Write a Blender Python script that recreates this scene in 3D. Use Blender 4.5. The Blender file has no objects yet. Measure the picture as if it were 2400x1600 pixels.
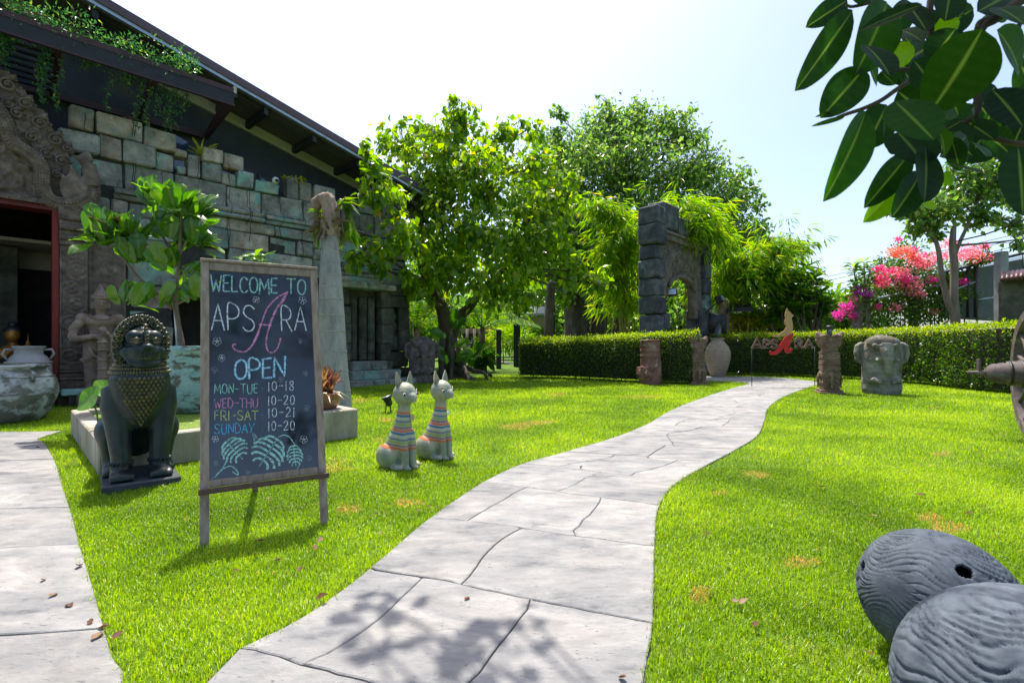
import bpy, bmesh, math, random
import numpy as np
from mathutils import Vector, Matrix, Quaternion, noise as mnoise
random.seed(7); rng = np.random.default_rng(11)
C = bpy.context.scene.collection
SC = bpy.context.scene
PI = math.pi
# ------------------------------------------------------------------ camera, sky, sun
F, EYE, HOR = 1133.0, 1.15, 808.0
cd = bpy.data.cameras.new('camera'); cam = bpy.data.objects.new('camera', cd); C.objects.link(cam)
cam.location = (0, 0, EYE); cam.rotation_euler = (PI/2, 0, 0)
cd.sensor_width = 36; cd.lens = 17.0; cd.shift_y = 8/2400.0
cd.clip_start = 0.05; cd.clip_end = 2000
cd.dof.use_dof = True; cd.dof.focus_distance = 4.2; cd.dof.aperture_fstop = 8
SC.camera = cam
SUNV = Vector((-0.13, 0.40, 1.0)).normalized()
elev = math.asin(SUNV.z); az = math.atan2(SUNV.x, SUNV.y)
w = bpy.data.worlds.new('World'); SC.world = w; w.use_nodes = True
nt = w.node_tree; nt.nodes.clear()
sk = nt.nodes.new('ShaderNodeTexSky'); sk.sky_type = 'NISHITA'; sk.sun_disc = False
sk.sun_elevation = elev; sk.sun_rotation = az
sk.air_density = 0.8; sk.dust_density = 2.8; sk.ozone_density = 1.5; sk.altitude = 0
bg = nt.nodes.new('ShaderNodeBackground'); bg.inputs[1].default_value = 0.122
ow = nt.nodes.new('ShaderNodeOutputWorld')
nt.links.new(sk.outputs[0], bg.inputs[0]); nt.links.new(bg.outputs[0], ow.inputs[0])
sd = bpy.data.lights.new('sun', 'SUN'); sun = bpy.data.objects.new('sun', sd); C.objects.link(sun)
sd.energy = 3.1; sd.angle = math.radians(0.53); sd.color = (1.0, 0.95, 0.87)
sun.rotation_euler = SUNV.to_track_quat('Z', 'Y').to_euler(); sun.location = (0, 0, 30)
SC.view_settings.view_transform = 'Standard'; SC.view_settings.look = 'None'
SC.view_settings.gamma = 1; SC.view_settings.use_curve_mapping = False
SC.view_settings.exposure = 1.34
SC.cycles.max_bounces = 8; SC.cycles.transparent_max_bounces = 8
SC.cycles.use_denoising = True

# ------------------------------------------------------------------ where things stand
def V(*a): return Vector(a)
def gp(px, py, z=0.0):
    """where the view ray through a photo pixel meets the level z"""
    Y = (EYE-z)*F/(py-HOR); return Vector(((px-1200)/F*Y, Y, z))
def pt(px, py, Y): return Vector(((px-1200)/F*Y, Y, EYE+(HOR-py)/F*Y))
ang = math.radians(44.15)
U = Vector((math.sin(ang), math.cos(ang), 0)); N = Vector((U.y, -U.x, 0)); P0 = Vector((-9.0, 9.5, 0))
def fac(s, d, z): return P0 + U*s + N*d + Vector((0, 0, z))
def fpx(px, py, d=0.0):
    """(s, z) on the facade plane at offset d"""
    r = (px-1200)/F; o = P0+N*d
    s = (r*o.y-o.x)/(U.x-r*U.y); Y = o.y+U.y*s
    return s, EYE+(HOR-py)/F*Y

# ------------------------------------------------------------------ materials
def newmat(name):
    m = bpy.data.materials.new(name); m.use_nodes = True; m.node_tree.nodes.clear(); return m, m.node_tree
def nd(t, typ, **kw):
    n = t.nodes.new(typ)
    for k, v in kw.items():
        if k in n.inputs: n.inputs[k].default_value = v
        else: setattr(n, k, v)
    return n
def ramp(t, stops, interp='LINEAR'):
    n = t.nodes.new('ShaderNodeValToRGB'); cr = n.color_ramp; cr.interpolation = interp
    while len(cr.elements) < len(stops): cr.elements.new(0.5)
    for e, (p, c) in zip(cr.elements, stops):
        e.position = p; e.color = (c[0], c[1], c[2], 1)
    return n
def pm(name, stops, scale=4, rough=0.8, bump=0.3, bscale=30, metal=0, rnd=0.25, stretch=(1, 1, 1), spec=0.4, detail=6,
       stops2=None, scale2=1.5, thr=(0.5, 0.62), bdist=0.02, coord='Object', coat=0):
    """procedural surface: noise ramp, optional second stain layer, per-object tint, bump"""
    m, t = newmat(name); L = t.links.new
    tc = nd(t, 'ShaderNodeTexCoord'); mp = nd(t, 'ShaderNodeMapping'); mp.inputs['Scale'].default_value = stretch
    oi = nd(t, 'ShaderNodeObjectInfo'); va = nd(t, 'ShaderNodeVectorMath', operation='ADD'); mu = nd(t, 'ShaderNodeMath', operation='MULTIPLY'); mu.inputs[1].default_value = 37.0
    L(oi.outputs['Random'], mu.inputs[0]); L(tc.outputs[coord], va.inputs[0]); L(mu.outputs[0], va.inputs[1]); L(va.outputs[0], mp.inputs['Vector'])
    n1 = nd(t, 'ShaderNodeTexNoise', Scale=scale, Detail=detail, Roughness=0.62); L(mp.outputs[0], n1.inputs['Vector'])
    r1 = ramp(t, stops); L(n1.outputs['Fac'], r1.inputs[0]); col = r1.outputs[0]
    if stops2:
        n2 = nd(t, 'ShaderNodeTexNoise', Scale=scale2, Detail=7, Roughness=0.68, Distortion=0.4); L(mp.outputs[0], n2.inputs['Vector'])
        r2 = ramp(t, [(thr[0], (0, 0, 0)), (thr[1], (1, 1, 1))]); L(n2.outputs['Fac'], r2.inputs[0])
        n3 = nd(t, 'ShaderNodeTexNoise', Scale=scale*1.7, Detail=5); L(mp.outputs[0], n3.inputs['Vector'])
        r3 = ramp(t, stops2); L(n3.outputs['Fac'], r3.inputs[0])
        mx = nd(t, 'ShaderNodeMix', data_type='RGBA'); L(r2.outputs[0], mx.inputs['Factor']); L(col, mx.inputs['A']); L(r3.outputs[0], mx.inputs['B']); col = mx.outputs['Result']
    hs = nd(t, 'ShaderNodeHueSaturation'); mr = nd(t, 'ShaderNodeMapRange'); mr.inputs['To Min'].default_value = 1-rnd; mr.inputs['To Max'].default_value = 1+rnd
    L(oi.outputs['Random'], mr.inputs['Value']); L(mr.outputs[0], hs.inputs['Value']); L(col, hs.inputs['Color'])
    b = nd(t, 'ShaderNodeBsdfPrincipled', Roughness=rough, Metallic=metal); b.inputs['Specular IOR Level'].default_value = spec
    if coat: b.inputs['Coat Weight'].default_value = coat; b.inputs['Coat Roughness'].default_value = 0.1
    L(hs.outputs[0], b.inputs['Base Color'])
    nb = nd(t, 'ShaderNodeTexNoise', Scale=bscale, Detail=8, Roughness=0.7); L(mp.outputs[0], nb.inputs['Vector'])
    bm = nd(t, 'ShaderNodeBump', Strength=bump, Distance=bdist); L(nb.outputs['Fac'], bm.inputs['Height']); L(bm.outputs[0], b.inputs['Normal'])
    o = nd(t, 'ShaderNodeOutputMaterial'); L(b.outputs[0], o.inputs[0]); return m
def leafmat(name, stops, trans=0.45, rough=0.35, tcol=None, gloss=0.5, vein=False):
    """leaf: colour by per-leaf attribute plus per-object random; light passes through"""
    m, t = newmat(name); L = t.links.new
    at = nd(t, 'ShaderNodeAttribute', attribute_name='rnd'); oi = nd(t, 'ShaderNodeObjectInfo')
    ad = nd(t, 'ShaderNodeMath', operation='ADD'); fr = nd(t, 'ShaderNodeMath', operation='FRACT')
    L(at.outputs['Fac'], ad.inputs[0]); L(oi.outputs['Random'], ad.inputs[1]); L(ad.outputs[0], fr.inputs[0])
    r = ramp(t, stops); L(fr.outputs[0], r.inputs[0]); col = r.outputs[0]
    if vein:
        tc = nd(t, 'ShaderNodeTexCoord'); nn = nd(t, 'ShaderNodeTexNoise', Scale=9, Detail=4)
        L(tc.outputs['Generated'], nn.inputs['Vector'])
        uvn = nd(t, 'ShaderNodeAttribute', attribute_name='rib'); rr = ramp(t, [(0.0, (0, 0, 0)), (1.0, (1, 1, 1))]); L(uvn.outputs['Fac'], rr.inputs[0])
        mx = nd(t, 'ShaderNodeMix', data_type='RGBA'); L(rr.outputs[0], mx.inputs['Factor']); L(col, mx.inputs['A']); mx.inputs['B'].default_value = (0.16, 0.24, 0.05, 1)
        hs0 = nd(t, 'ShaderNodeHueSaturation'); mr = nd(t, 'ShaderNodeMapRange'); mr.inputs['To Min'].default_value = 0.7; mr.inputs['To Max'].default_value = 1.35
        L(nn.outputs['Fac'], mr.inputs['Value']); L(mr.outputs[0], hs0.inputs['Value']); L(mx.outputs['Result'], hs0.inputs['Color']); col = hs0.outputs[0]
    b = nd(t, 'ShaderNodeBsdfPrincipled', Roughness=rough); b.inputs['Specular IOR Level'].default_value = gloss; L(col, b.inputs['Base Color'])
    tr = nd(t, 'ShaderNodeBsdfTranslucent'); hs = nd(t, 'ShaderNodeHueSaturation', Value=2.2, Saturation=1.12)
    if tcol: hs.inputs['Color'].default_value = (*tcol, 1); hs.inputs['Value'].default_value = 1
    else: L(col, hs.inputs['Color'])
    L(hs.outputs[0], tr.inputs['Color'])
    mx = nd(t, 'ShaderNodeMixShader', Fac=trans); L(b.outputs[0], mx.inputs[1]); L(tr.outputs[0], mx.inputs[2])
    o = nd(t, 'ShaderNodeOutputMaterial'); L(mx.outputs[0], o.inputs[0]); return m

# ------------------------------------------------------------------ objects and mesh building
def tag(o, label=None, cat=None, group=None, kind=None):
    for k, v in (('label', label), ('category', cat), ('group', group), ('kind', kind)):
        if v: o[k] = v
    return o
def thing(name, label, cat, loc=(0, 0, 0), rz=0.0, group=None):
    o = bpy.data.objects.new(name, None); C.objects.link(o); o.location = loc; o.rotation_euler = (0, 0, rz)
    o.empty_display_size = 0.1
    return tag(o, label, cat, group)
def copy_tree(o, parent=None):
    c = o.copy(); C.objects.link(c); c.parent = parent
    for ch in list(o.children): copy_tree(ch, c)
    return c
def link(name, me, m, parent=None, smooth=None):
    o = bpy.data.objects.new(name, me); C.objects.link(o)
    if m is not None and not me.materials: me.materials.append(m)
    elif m is not None and me.materials[0] != m: o.material_slots[0].link = 'OBJECT'; o.material_slots[0].material = m
    if parent is not None: o.parent = parent
    return o
class MB:
    def __init__(s): s.v = []; s.f = []; s.M = Matrix.Identity(4); s.sm = []
    def add(s, vs, fs, smooth=False):
        n = len(s.v); s.v += [s.M @ Vector(v) for v in vs]; s.f += [tuple(i+n for i in f) for f in fs]; s.sm += [smooth]*len(fs); return s
    def box(s, c, h, ax=None):
        ax = ax or (V(1, 0, 0), V(0, 1, 0), V(0, 0, 1)); c = Vector(c)
        vs = [c+ax[0]*h[0]*i+ax[1]*h[1]*j+ax[2]*h[2]*k for k in (-1, 1) for j in (-1, 1) for i in (-1, 1)]
        return s.add(vs, [(0, 2, 3, 1), (4, 5, 7, 6), (0, 1, 5, 4), (2, 6, 7, 3), (0, 4, 6, 2), (1, 3, 7, 5)])
    def chbox(s, c, h, ax=None, ch=0.01, jit=0.0):
        """box with chamfered edges (44 triangles); jit moves corners unevenly"""
        ax = ax or (V(1, 0, 0), V(0, 1, 0), V(0, 0, 1)); c = Vector(c); vs = []; idx = {}
        for k in (-1, 1):
            for j in (-1, 1):
                for i in (-1, 1):
                    jj = [random.uniform(-jit, jit) for _ in range(3)]
                    for a in range(3):
                        sg = (i, j, k); p = Vector(c)
                        for b in range(3):
                            e = h[b]+jj[b]*(1 if b else 1)
                            p += ax[b]*sg[b]*(e if b == a else e-ch)
                        idx[(i, j, k, a)] = len(vs); vs.append(p)
        fs = []
        for a in range(3):
            b, d = (a+1) % 3, (a+2) % 3
            for sg in (-1, 1):
                q = []
                for (p, r) in ((-1, -1), (1, -1), (1, 1), (-1, 1)):
                    t = [0, 0, 0]; t[a] = sg; t[b] = p; t[d] = r; q.append(idx[(*t, a)])
                fs.append(tuple(q if sg > 0 else q[::-1]))
            for sb in (-1, 1):
                for sd_ in (-1, 1):      # edges running along a
                    t0 = [0, 0, 0]; t0[b] = sb; t0[d] = sd_; t1 = list(t0); t0[a] = -1; t1[a] = 1
                    q = (idx[(*t0, b)], idx[(*t1, b)], idx[(*t1, d)], idx[(*t0, d)])
                    fs.append(q if sb*sd_ < 0 else q[::-1])
        for i in (-1, 1):
            for j in (-1, 1):
                for k in (-1, 1):
                    q = (idx[(i, j, k, 0)], idx[(i, j, k, 1)], idx[(i, j, k, 2)]); fs.append(q if i*j*k > 0 else q[::-1])
        return s.add(vs, fs)
    def tube(s, pts, rad, n=8, cap=True, smooth=True, sc=(1, 1)):
        pts = [Vector(p) for p in pts]; m = len(pts)
        if not hasattr(rad, '__len__'): rad = [rad]*m
        vs = []; up = None
        for i, p in enumerate(pts):
            d = (pts[min(i+1, m-1)]-pts[max(i-1, 0)]).normalized()
            if up is None: up = V(0, 0, 1) if abs(d.z) < 0.9 else V(0, 1, 0)
            x = d.cross(up); x = x.normalized() if x.length > 1e-6 else d.orthogonal().normalized(); y = x.cross(d).normalized(); up = y
            for k in range(n):
                a = 2*PI*k/n; vs.append(p+(x*math.cos(a)*sc[0]+y*math.sin(a)*sc[1])*rad[i])
        fs = [(i*n+k, i*n+(k+1) % n, (i+1)*n+(k+1) % n, (i+1)*n+k) for i in range(m-1) for k in range(n)]
        if cap: fs += [tuple(range(n))[::-1], tuple((m-1)*n+k for k in range(n))]
        return s.add(vs, fs, smooth)
    def lathe(s, prof, n=32, c=(0, 0, 0), smooth=True, arc=2*PI):
        c = Vector(c); vs = [c+V(r*math.cos(arc*k/n), r*math.sin(arc*k/n), z) for r, z in prof for k in range(n)]
        fs = [(i*n+k, i*n+(k+1) % n, (i+1)*n+(k+1) % n, (i+1)*n+k) for i in range(len(prof)-1) for k in range(n)]
        return s.add(vs, fs, smooth)
    def ell(s, c, r, rot=None, nu=16, nv=10, smooth=True):
        c = Vector(c); R = rot.to_matrix() if rot is not None else Matrix.Identity(3); vs = []; fs = []
        for i in range(nv+1):
            th = PI*i/nv
            for k in range(nu):
                a = 2*PI*k/nu; vs.append(c+R@V(r[0]*math.sin(th)*math.cos(a), r[1]*math.sin(th)*math.sin(a), r[2]*math.cos(th)))
        for i in range(nv):
            for k in range(nu):
                q = (i*nu+k, (i+1)*nu+k, (i+1)*nu+(k+1) % nu, i*nu+(k+1) % nu); fs.append(q)
        return s.add(vs, fs, smooth)
    def prism(s, poly, ext, smooth=False):
        """planar polygon (3d points) extruded by vector ext"""
        poly = [Vector(p) for p in poly]; n = len(poly); ext = Vector(ext)
        vs = poly+[p+ext for p in poly]
        fs = [tuple(range(n))[::-1], tuple(range(n, 2*n))]+[(i, (i+1) % n, n+(i+1) % n, n+i) for i in range(n)]
        return s.add(vs, fs, smooth)
    def quad(s, a, b, c, d): return s.add([a, b, c, d], [(0, 1, 2, 3)])
    def mesh(s, name='m', origin=None):
        me = bpy.data.meshes.new(name); o = Vector(origin) if origin is not None else Vector((0, 0, 0))
        me.from_pydata([v-o for v in s.v], [], s.f); me.polygons.foreach_set('use_smooth', s.sm)
        bm = bmesh.new(); bm.from_mesh(me)
        bmesh.ops.recalc_face_normals(bm, faces=bm.faces); bm.to_mesh(me); bm.free(); me.update(); return me
    def build(s, name, m, parent=None, world=True):
        """one mesh object; world=True: vertices are world coordinates and are made relative to the root thing"""
        off = V(0, 0, 0); rt = parent
        if world:
            while rt is not None: off += rt.location; rt = rt.parent
        ob = link(name, s.mesh(name, off), m, parent); return ob
def part_at(name, mb, m, parent, centre=None):
    """part whose own origin sits at its centre (so object-space textures differ from piece to piece)"""
    c = centre or sum((v for v in mb.v), V(0, 0, 0))/max(1, len(mb.v)); off = V(0, 0, 0); rt = parent
    while rt is not None: off += rt.location; rt = rt.parent
    me = mb.mesh(name, c); o = link(name, me, m, parent); o.location = c-off; return o
def sculpt(name, mb, voxel, m, parent=None, world=True, smooth=4, fn=None, keep=False):
    """union of overlapping rounded shapes remeshed to one continuous surface"""
    off = V(0, 0, 0); rt = parent
    if world:
        while rt is not None: off += rt.location; rt = rt.parent
    me = mb.mesh(name, off); ob = link(name, me, m, parent)
    md = ob.modifiers.new('r', 'REMESH'); md.mode = 'VOXEL'; md.voxel_size = voxel; md.use_smooth_shade = True
    if smooth: ms = ob.modifiers.new('s', 'SMOOTH'); ms.factor = 0.5; ms.iterations = smooth
    dg = bpy.context.evaluated_depsgraph_get(); dg.update()
    me2 = bpy.data.meshes.new_from_object(ob.evaluated_get(dg)); ob.modifiers.clear(); ob.data = me2; bpy.data.meshes.remove(me)
    if not me2.materials: me2.materials.append(m)
    if fn:
        n = len(me2.vertices); co = np.empty(n*3); me2.vertices.foreach_get('co', co); co = co.reshape(-1, 3)
        no = np.empty(n*3); me2.vertices.foreach_get('normal', no); no = no.reshape(-1, 3)
        h = fn(co); co = co+no*h[:, None]; me2.vertices.foreach_set('co', co.ravel())
    me2.polygons.foreach_set('use_smooth', [True]*len(me2.polygons)); me2.update(); return ob
def trimesh(name, verts, tris, rnd=None, smooth=False):
    me = bpy.data.meshes.new(name); nv, nf = len(verts), len(tris)
    me.vertices.add(nv); me.vertices.foreach_set('co', np.ascontiguousarray(verts, dtype=np.float32).ravel())
    me.loops.add(nf*3); me.loops.foreach_set('vertex_index', np.ascontiguousarray(tris, dtype=np.int32).ravel())
    me.polygons.add(nf); me.polygons.foreach_set('loop_start', np.arange(nf, dtype=np.int32)*3)
    me.polygons.foreach_set('use_smooth', np.full(nf, smooth))
    me.update(calc_edges=True)
    if rnd is not None:
        a = me.attributes.new('rnd', 'FLOAT', 'POINT'); a.data.foreach_set('value', rnd.astype(np.float32))
    return me
# leaf templates: x across, y along, z up
T_OVATE = (np.array([(0, 0, 0), (-.36, .36, .10), (.36, .36, .10), (0, .42, 0), (0, 1.0, -.10), (-.2, .72, .04), (.2, .72, .04)], float),
           np.array([(0, 3, 1), (0, 2, 3), (1, 3, 5), (3, 2, 6), (3, 4, 5), (3, 6, 4)]))
T_SMALL = (np.array([(0, 0, 0), (-.28, .5, .08), (.28, .5, .08), (0, 1, 0)], float), np.array([(0, 3, 1), (0, 2, 3)]))
T_LONG = (np.array([(0, 0, 0), (-.07, .4, .02), (.07, .4, .02), (0, 1, -.12)], float), np.array([(0, 3, 1), (0, 2, 3)]))
T_PETAL = (np.array([(0, 0, 0), (-.4, .6, .2), (.4, .6, .2), (0, 1, .1)], float), np.array([(0, 3, 1), (0, 2, 3)]))
def frames(D, Nn):
    D = D/np.linalg.norm(D, axis=1, keepdims=True); X = np.cross(D, Nn); X /= np.linalg.norm(X, axis=1, keepdims=True)+1e-9
    Z = np.cross(X, D); return X, D, Z
def leaf_arrays(P, D, Nn, S, tmpl):
    tv, tf = tmpl; X, Y, Z = frames(D, Nn)
    vs = P[:, None, :]+S[:, None, None]*(tv[None, :, 0:1]*X[:, None, :]+tv[None, :, 1:2]*Y[:, None, :]+tv[None, :, 2:3]*Z[:, None, :])
    fs = tf[None]+(np.arange(len(P))*len(tv))[:, None, None]
    return vs.reshape(-1, 3), fs.reshape(-1, 3), len(tv)
def leaf_obj(name, P, D, Nn, S, tmpl, m, parent=None, rnd=None, kind='stuff'):
    off = np.zeros(3); rt = parent
    while rt is not None: off += np.array(rt.location); rt = rt.parent
    vs, fs, k = leaf_arrays(P-off, D, Nn, S, tmpl)
    if rnd is None: rnd = rng.random(len(P))
    o = link(name, trimesh(name, vs, fs, np.repeat(rnd, k)), m, parent)
    if kind: o['kind'] = kind
    return o
def rdir(n): v = rng.normal(size=(n, 3)); return v/np.linalg.norm(v, axis=1, keepdims=True)
def inpoly(x, y, poly):
    c = np.zeros(x.shape, bool); n = len(poly)
    for i in range(n):
        x1, y1 = poly[i][0], poly[i][1]; x2, y2 = poly[(i+1) % n][0], poly[(i+1) % n][1]
        if y1 == y2: continue
        c ^= ((y1 > y) != (y2 > y)) & (x < (x2-x1)*(y-y1)/(y2-y1)+x1)
    return c
def smoothpts(pts, n):
    """Catmull-Rom through points, n per span"""
    pts = [Vector(p) for p in pts]; out = []
    for i in range(len(pts)-1):
        p0, p1, p2, p3 = pts[max(i-1, 0)], pts[i], pts[i+1], pts[min(i+2, len(pts)-1)]
        for k in range(n):
            t = k/n; out.append(0.5*((2*p1)+(p2-p0)*t+(2*p0-5*p1+4*p2-p3)*t*t+(3*p1-p0-3*p2+p3)*t**3))
    out.append(pts[-1]); return out
# ------------------------------------------------------------------ palette
M_soil = pm('soil and thatch', [(0.3, (0.05, 0.09, 0.012)), (0.55, (0.085, 0.15, 0.02)), (0.75, (0.16, 0.16, 0.05))], scale=3, bump=0.5, bscale=60, rough=0.95, spec=0.1)
M_pave = pm('stamped grey concrete', [(0.32, (0.125, 0.125, 0.13)), (0.42, (0.205, 0.204, 0.203)), (0.55, (0.255, 0.25, 0.243)), (0.68, (0.32, 0.31, 0.296))], scale=3.4, bump=0.9, bscale=11, rnd=0.10, rough=0.9,
            stops2=[(0.35, (0.25, 0.24, 0.225)), (0.6, (0.34, 0.325, 0.305))], scale2=1.4, thr=(0.47, 0.6), spec=0.15, stretch=(1, 1.9, 1), bdist=0.02, detail=13)
def speckle(m, sc=26, thr=(.63, .70), st=(1, 3.2, 1), col=(.07, .07, .08), amt=.75):
    """small dark pits and scratches over a finished material"""
    t = m.node_tree; b = [n for n in t.nodes if n.bl_idname == 'ShaderNodeBsdfPrincipled'][0]; src = b.inputs['Base Color'].links[0].from_socket
    mp = nd(t, 'ShaderNodeMapping'); mp.inputs['Scale'].default_value = st; mp.inputs['Rotation'].default_value = (0, 0, .6); tc = nd(t, 'ShaderNodeTexCoord'); n = nd(t, 'ShaderNodeTexNoise', Scale=sc, Detail=4, Roughness=.6, Distortion=.6); r = ramp(t, [(thr[0], (0, 0, 0)), (thr[1], (amt, amt, amt))]); mx = nd(t, 'ShaderNodeMix', data_type='RGBA')
    t.links.new(tc.outputs['Object'], mp.inputs[0]); t.links.new(mp.outputs[0], n.inputs['Vector']); t.links.new(n.outputs['Fac'], r.inputs[0]); t.links.new(r.outputs[0], mx.inputs['Factor']); t.links.new(src, mx.inputs['A']); mx.inputs['B'].default_value = (*col, 1); t.links.new(mx.outputs['Result'], b.inputs['Base Color'])
speckle(M_pave)
M_joint = pm('dark joint mortar', [(0.3, (0.05, 0.05, 0.05)), (0.7, (0.16, 0.15, 0.14))], scale=20, rough=0.95)
M_grass = leafmat('lawn grass blades', [(0.0, (0.10, 0.175, 0.006)), (0.45, (0.205, 0.325, 0.008)), (0.88, (0.35, 0.45, 0.03)), (0.93, (0.30, 0.32, 0.05)), (0.95, (0.46, 0.29, 0.08)), (1.0, (0.55, 0.36, 0.13))], trans=0.42, rough=0.4, gloss=0.35)
# the grass ramp is read straight from the attribute: no per-object shift
for n_ in list(M_grass.node_tree.nodes):
    if n_.bl_idname == 'ShaderNodeObjectInfo': M_grass.node_tree.nodes.remove(n_)
for n_ in M_grass.node_tree.nodes:
    if n_.bl_idname == 'ShaderNodeMath' and n_.operation == 'ADD': n_.inputs[1].default_value = 0.0
M_dry = leafmat('dry fallen leaf', [(0, (0.10, 0.045, 0.025)), (0.5, (0.18, 0.10, 0.055)), (1, (0.28, 0.19, 0.12))], trans=0.1, rough=0.7, gloss=0.2)
# ------------------------------------------------------------------ ground
gb = MB()
g = 24
xs = [-400, -120, -60]+[x*4 for x in range(-11, 12)]+[60, 120, 400]
ys = [-60, -20]+[y*4 for y in range(-2, 16)]+[90, 160, 400]
vs = [(x, y, 0) for y in ys for x in xs]; nx = len(xs)
gb.add(vs, [(j*nx+i, j*nx+i+1, (j+1)*nx+i+1, (j+1)*nx+i) for j in range(len(ys)-1) for i in range(nx-1)])
o = gb.build('ground', M_soil); o['kind'] = 'structure'
# ------------------------------------------------------------------ the winding path (photo pixels of its two edges, walked from near to far)
K = 1.0204
Ledge = [(400, 1690), (480, 1568), (550, 1498), (700, 1420), (850, 1310), (990, 1192), (1110, 1110), (1200, 1068), (1310, 1037), (1400, 1010), (1480, 979), (1545, 942), (1610, 916), (1680, 893), (1724, 882)]
Redge = [(1470, 1900), (1476, 1740), (1480, 1568), (1500, 1440), (1505, 1250), (1515, 1165), (1555, 1112), (1625, 1070), (1690, 1035), (1740, 1002), (1757, 965), (1764, 940), (1795, 915), (1845, 895), (1890, 880)]
Lw = [gp(x*K, y*K) for x, y in Ledge]; Rw = [gp(x*K, y*K) for x, y in Redge]
Lw = [V(-.75, .3, 0), V(-.75, 1.0, 0)]+Lw; Rw = [V(.40, .3, 0), V(.40, .9, 0)]+Rw
Ls = smoothpts(Lw, 12); Rs = smoothpts(Rw, 12)
def arcs(P):
    a = [0.0]
    for i in range(1, len(P)): a.append(a[-1]+(P[i]-P[i-1]).length)
    return a
La, Ra = arcs(Ls), arcs(Rs)
def at_arc(P, A, a):
    a = min(max(a, 0), A[-1]-1e-6); i = max(k for k in range(len(A)) if A[k] <= a); i = min(i, len(P)-2)
    t = (a-A[i])/(A[i+1]-A[i]); return P[i].lerp(P[i+1], t)
def nearest_arc(P, A, q): return A[min(range(len(P)), key=lambda i: (P[i]-q).length)]
ztop = 0.018
path = thing('garden_path', 'pale grey stamped concrete path winding between the lawns', 'path', (0, 3, 0)); path['kind'] = 'structure'; del path['category']
bed = MB(); k = 90
pl = [at_arc(Ls, La, La[-1]*i/k) for i in range(k+1)]; pr = [at_arc(Rs, Ra, Ra[-1]*i/k) for i in range(k+1)]
bed.add([p+V(0, 0, .006) for p in pl]+[p+V(0, 0, .006) for p in pr], [(i, k+1+i, k+2+i, i+1) for i in range(k)])
bed.build('path_bed', M_joint, path)
def slab(poly, parent, thick=0.03, ztop=ztop, gap=0.0035):
    """one paving stone from a 2d outline: shrunk for the joint, its edge rounded by a chamfer ring"""
    n = len(poly); c = sum((p for p in poly), V(0, 0, 0))/n; vs = []; z0 = ztop+random.uniform(-.002, .002)
    area = sum(poly[i].x*poly[(i+1) % n].y-poly[(i+1) % n].x*poly[i].y for i in range(n))
    sg = 1 if area > 0 else -1
    def inset(d):
        out = []
        for i in range(n):
            a, b, e = poly[i-1], poly[i], poly[(i+1) % n]
            t = ((b-a).normalized()+(e-b).normalized()); t = t.normalized() if t.length > 1e-5 else (b-a).normalized()
            out.append(b+V(-t.y, t.x, 0)*sg*d)
        return out
    r1 = inset(gap); r2 = inset(gap+.005)
    vs = [V(p.x, p.y, z0-thick) for p in r1]+[V(p.x, p.y, z0-.004) for p in r1]+[V(p.x, p.y, z0) for p in r2]
    fs = [(i, (i+1) % n, n+(i+1) % n, n+i) for i in range(n)]+[(n+i, n+(i+1) % n, 2*n+(i+1) % n, 2*n+i) for i in range(n)]+[tuple(range(2*n, 3*n))]
    b = MB(); b.add(vs, fs); o = part_at('paving_stone', b, M_pave, parent, V(c.x, c.y, 0)); return o
def wob(p, s=0.03, f=1.7): return V(p.x+s*mnoise.noise(V(p.x*f, p.y*f, 3.1))+.012*mnoise.noise(V(p.x*9, p.y*9, 1)), p.y+s*mnoise.noise(V(p.x*f, p.y*f, 9.7))+.012*mnoise.noise(V(p.x*9, p.y*9, 4)), 0)
def line(p, q, n=12, s=0.035): 
    return [wob(p.lerp(q, i/n), s*min(1, 1.0)) if 0 < i < n else (V(p.x, p.y, 0) if i == 0 else V(q.x, q.y, 0)) for i in range(n+1)]
# cross joints: (left pixel, right pixel, [splits up to the next joint as (u at this joint, u at the next)])
J = [(None, None, [(.5, .45)]),
     ((548, 1497), (1477, 1720), [(.20, .22), (.60, .62)]),
     ((850, 1310), (1490, 1445), [(.37, .44)]),
     ((990, 1192), (1503, 1256), [(.18, .28), (.68, .70)]),
     ((1110, 1110), (1515, 1165), [(.46, .58)]),
     ((1200, 1070), (1560, 1108), [(.25, .35), (.72, .78)]),
     ((1300, 1038), (1640, 1063), [(.55, .5)])]
rows = []
for lp, rp, sp in J:
    if lp is None: rows.append((0.0, 0.0, sp)); continue
    rows.append((nearest_arc(Ls, La, gp(lp[0]*K, lp[1]*K)), nearest_arc(Rs, Ra, gp(rp[0]*K, rp[1]*K)), sp))
a, b = rows[-1][0], rows[-1][1]; nrow = 15
for i in range(1, nrow+1):
    t = i/nrow; jl = random.uniform(-.012, .012) if i < nrow else 0; jr = random.uniform(-.012, .012) if i < nrow else 0
    sp = [(random.uniform(.3, .7), random.uniform(.3, .7))] if i % 3 else [(random.uniform(.25, .35), random.uniform(.3, .4)), (random.uniform(.6, .75), random.uniform(.6, .7))]
    rows.append((a+(La[-1]-a)*min(1, t+jl), b+(Ra[-1]-b)*min(1, t+jr), sp))
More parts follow.
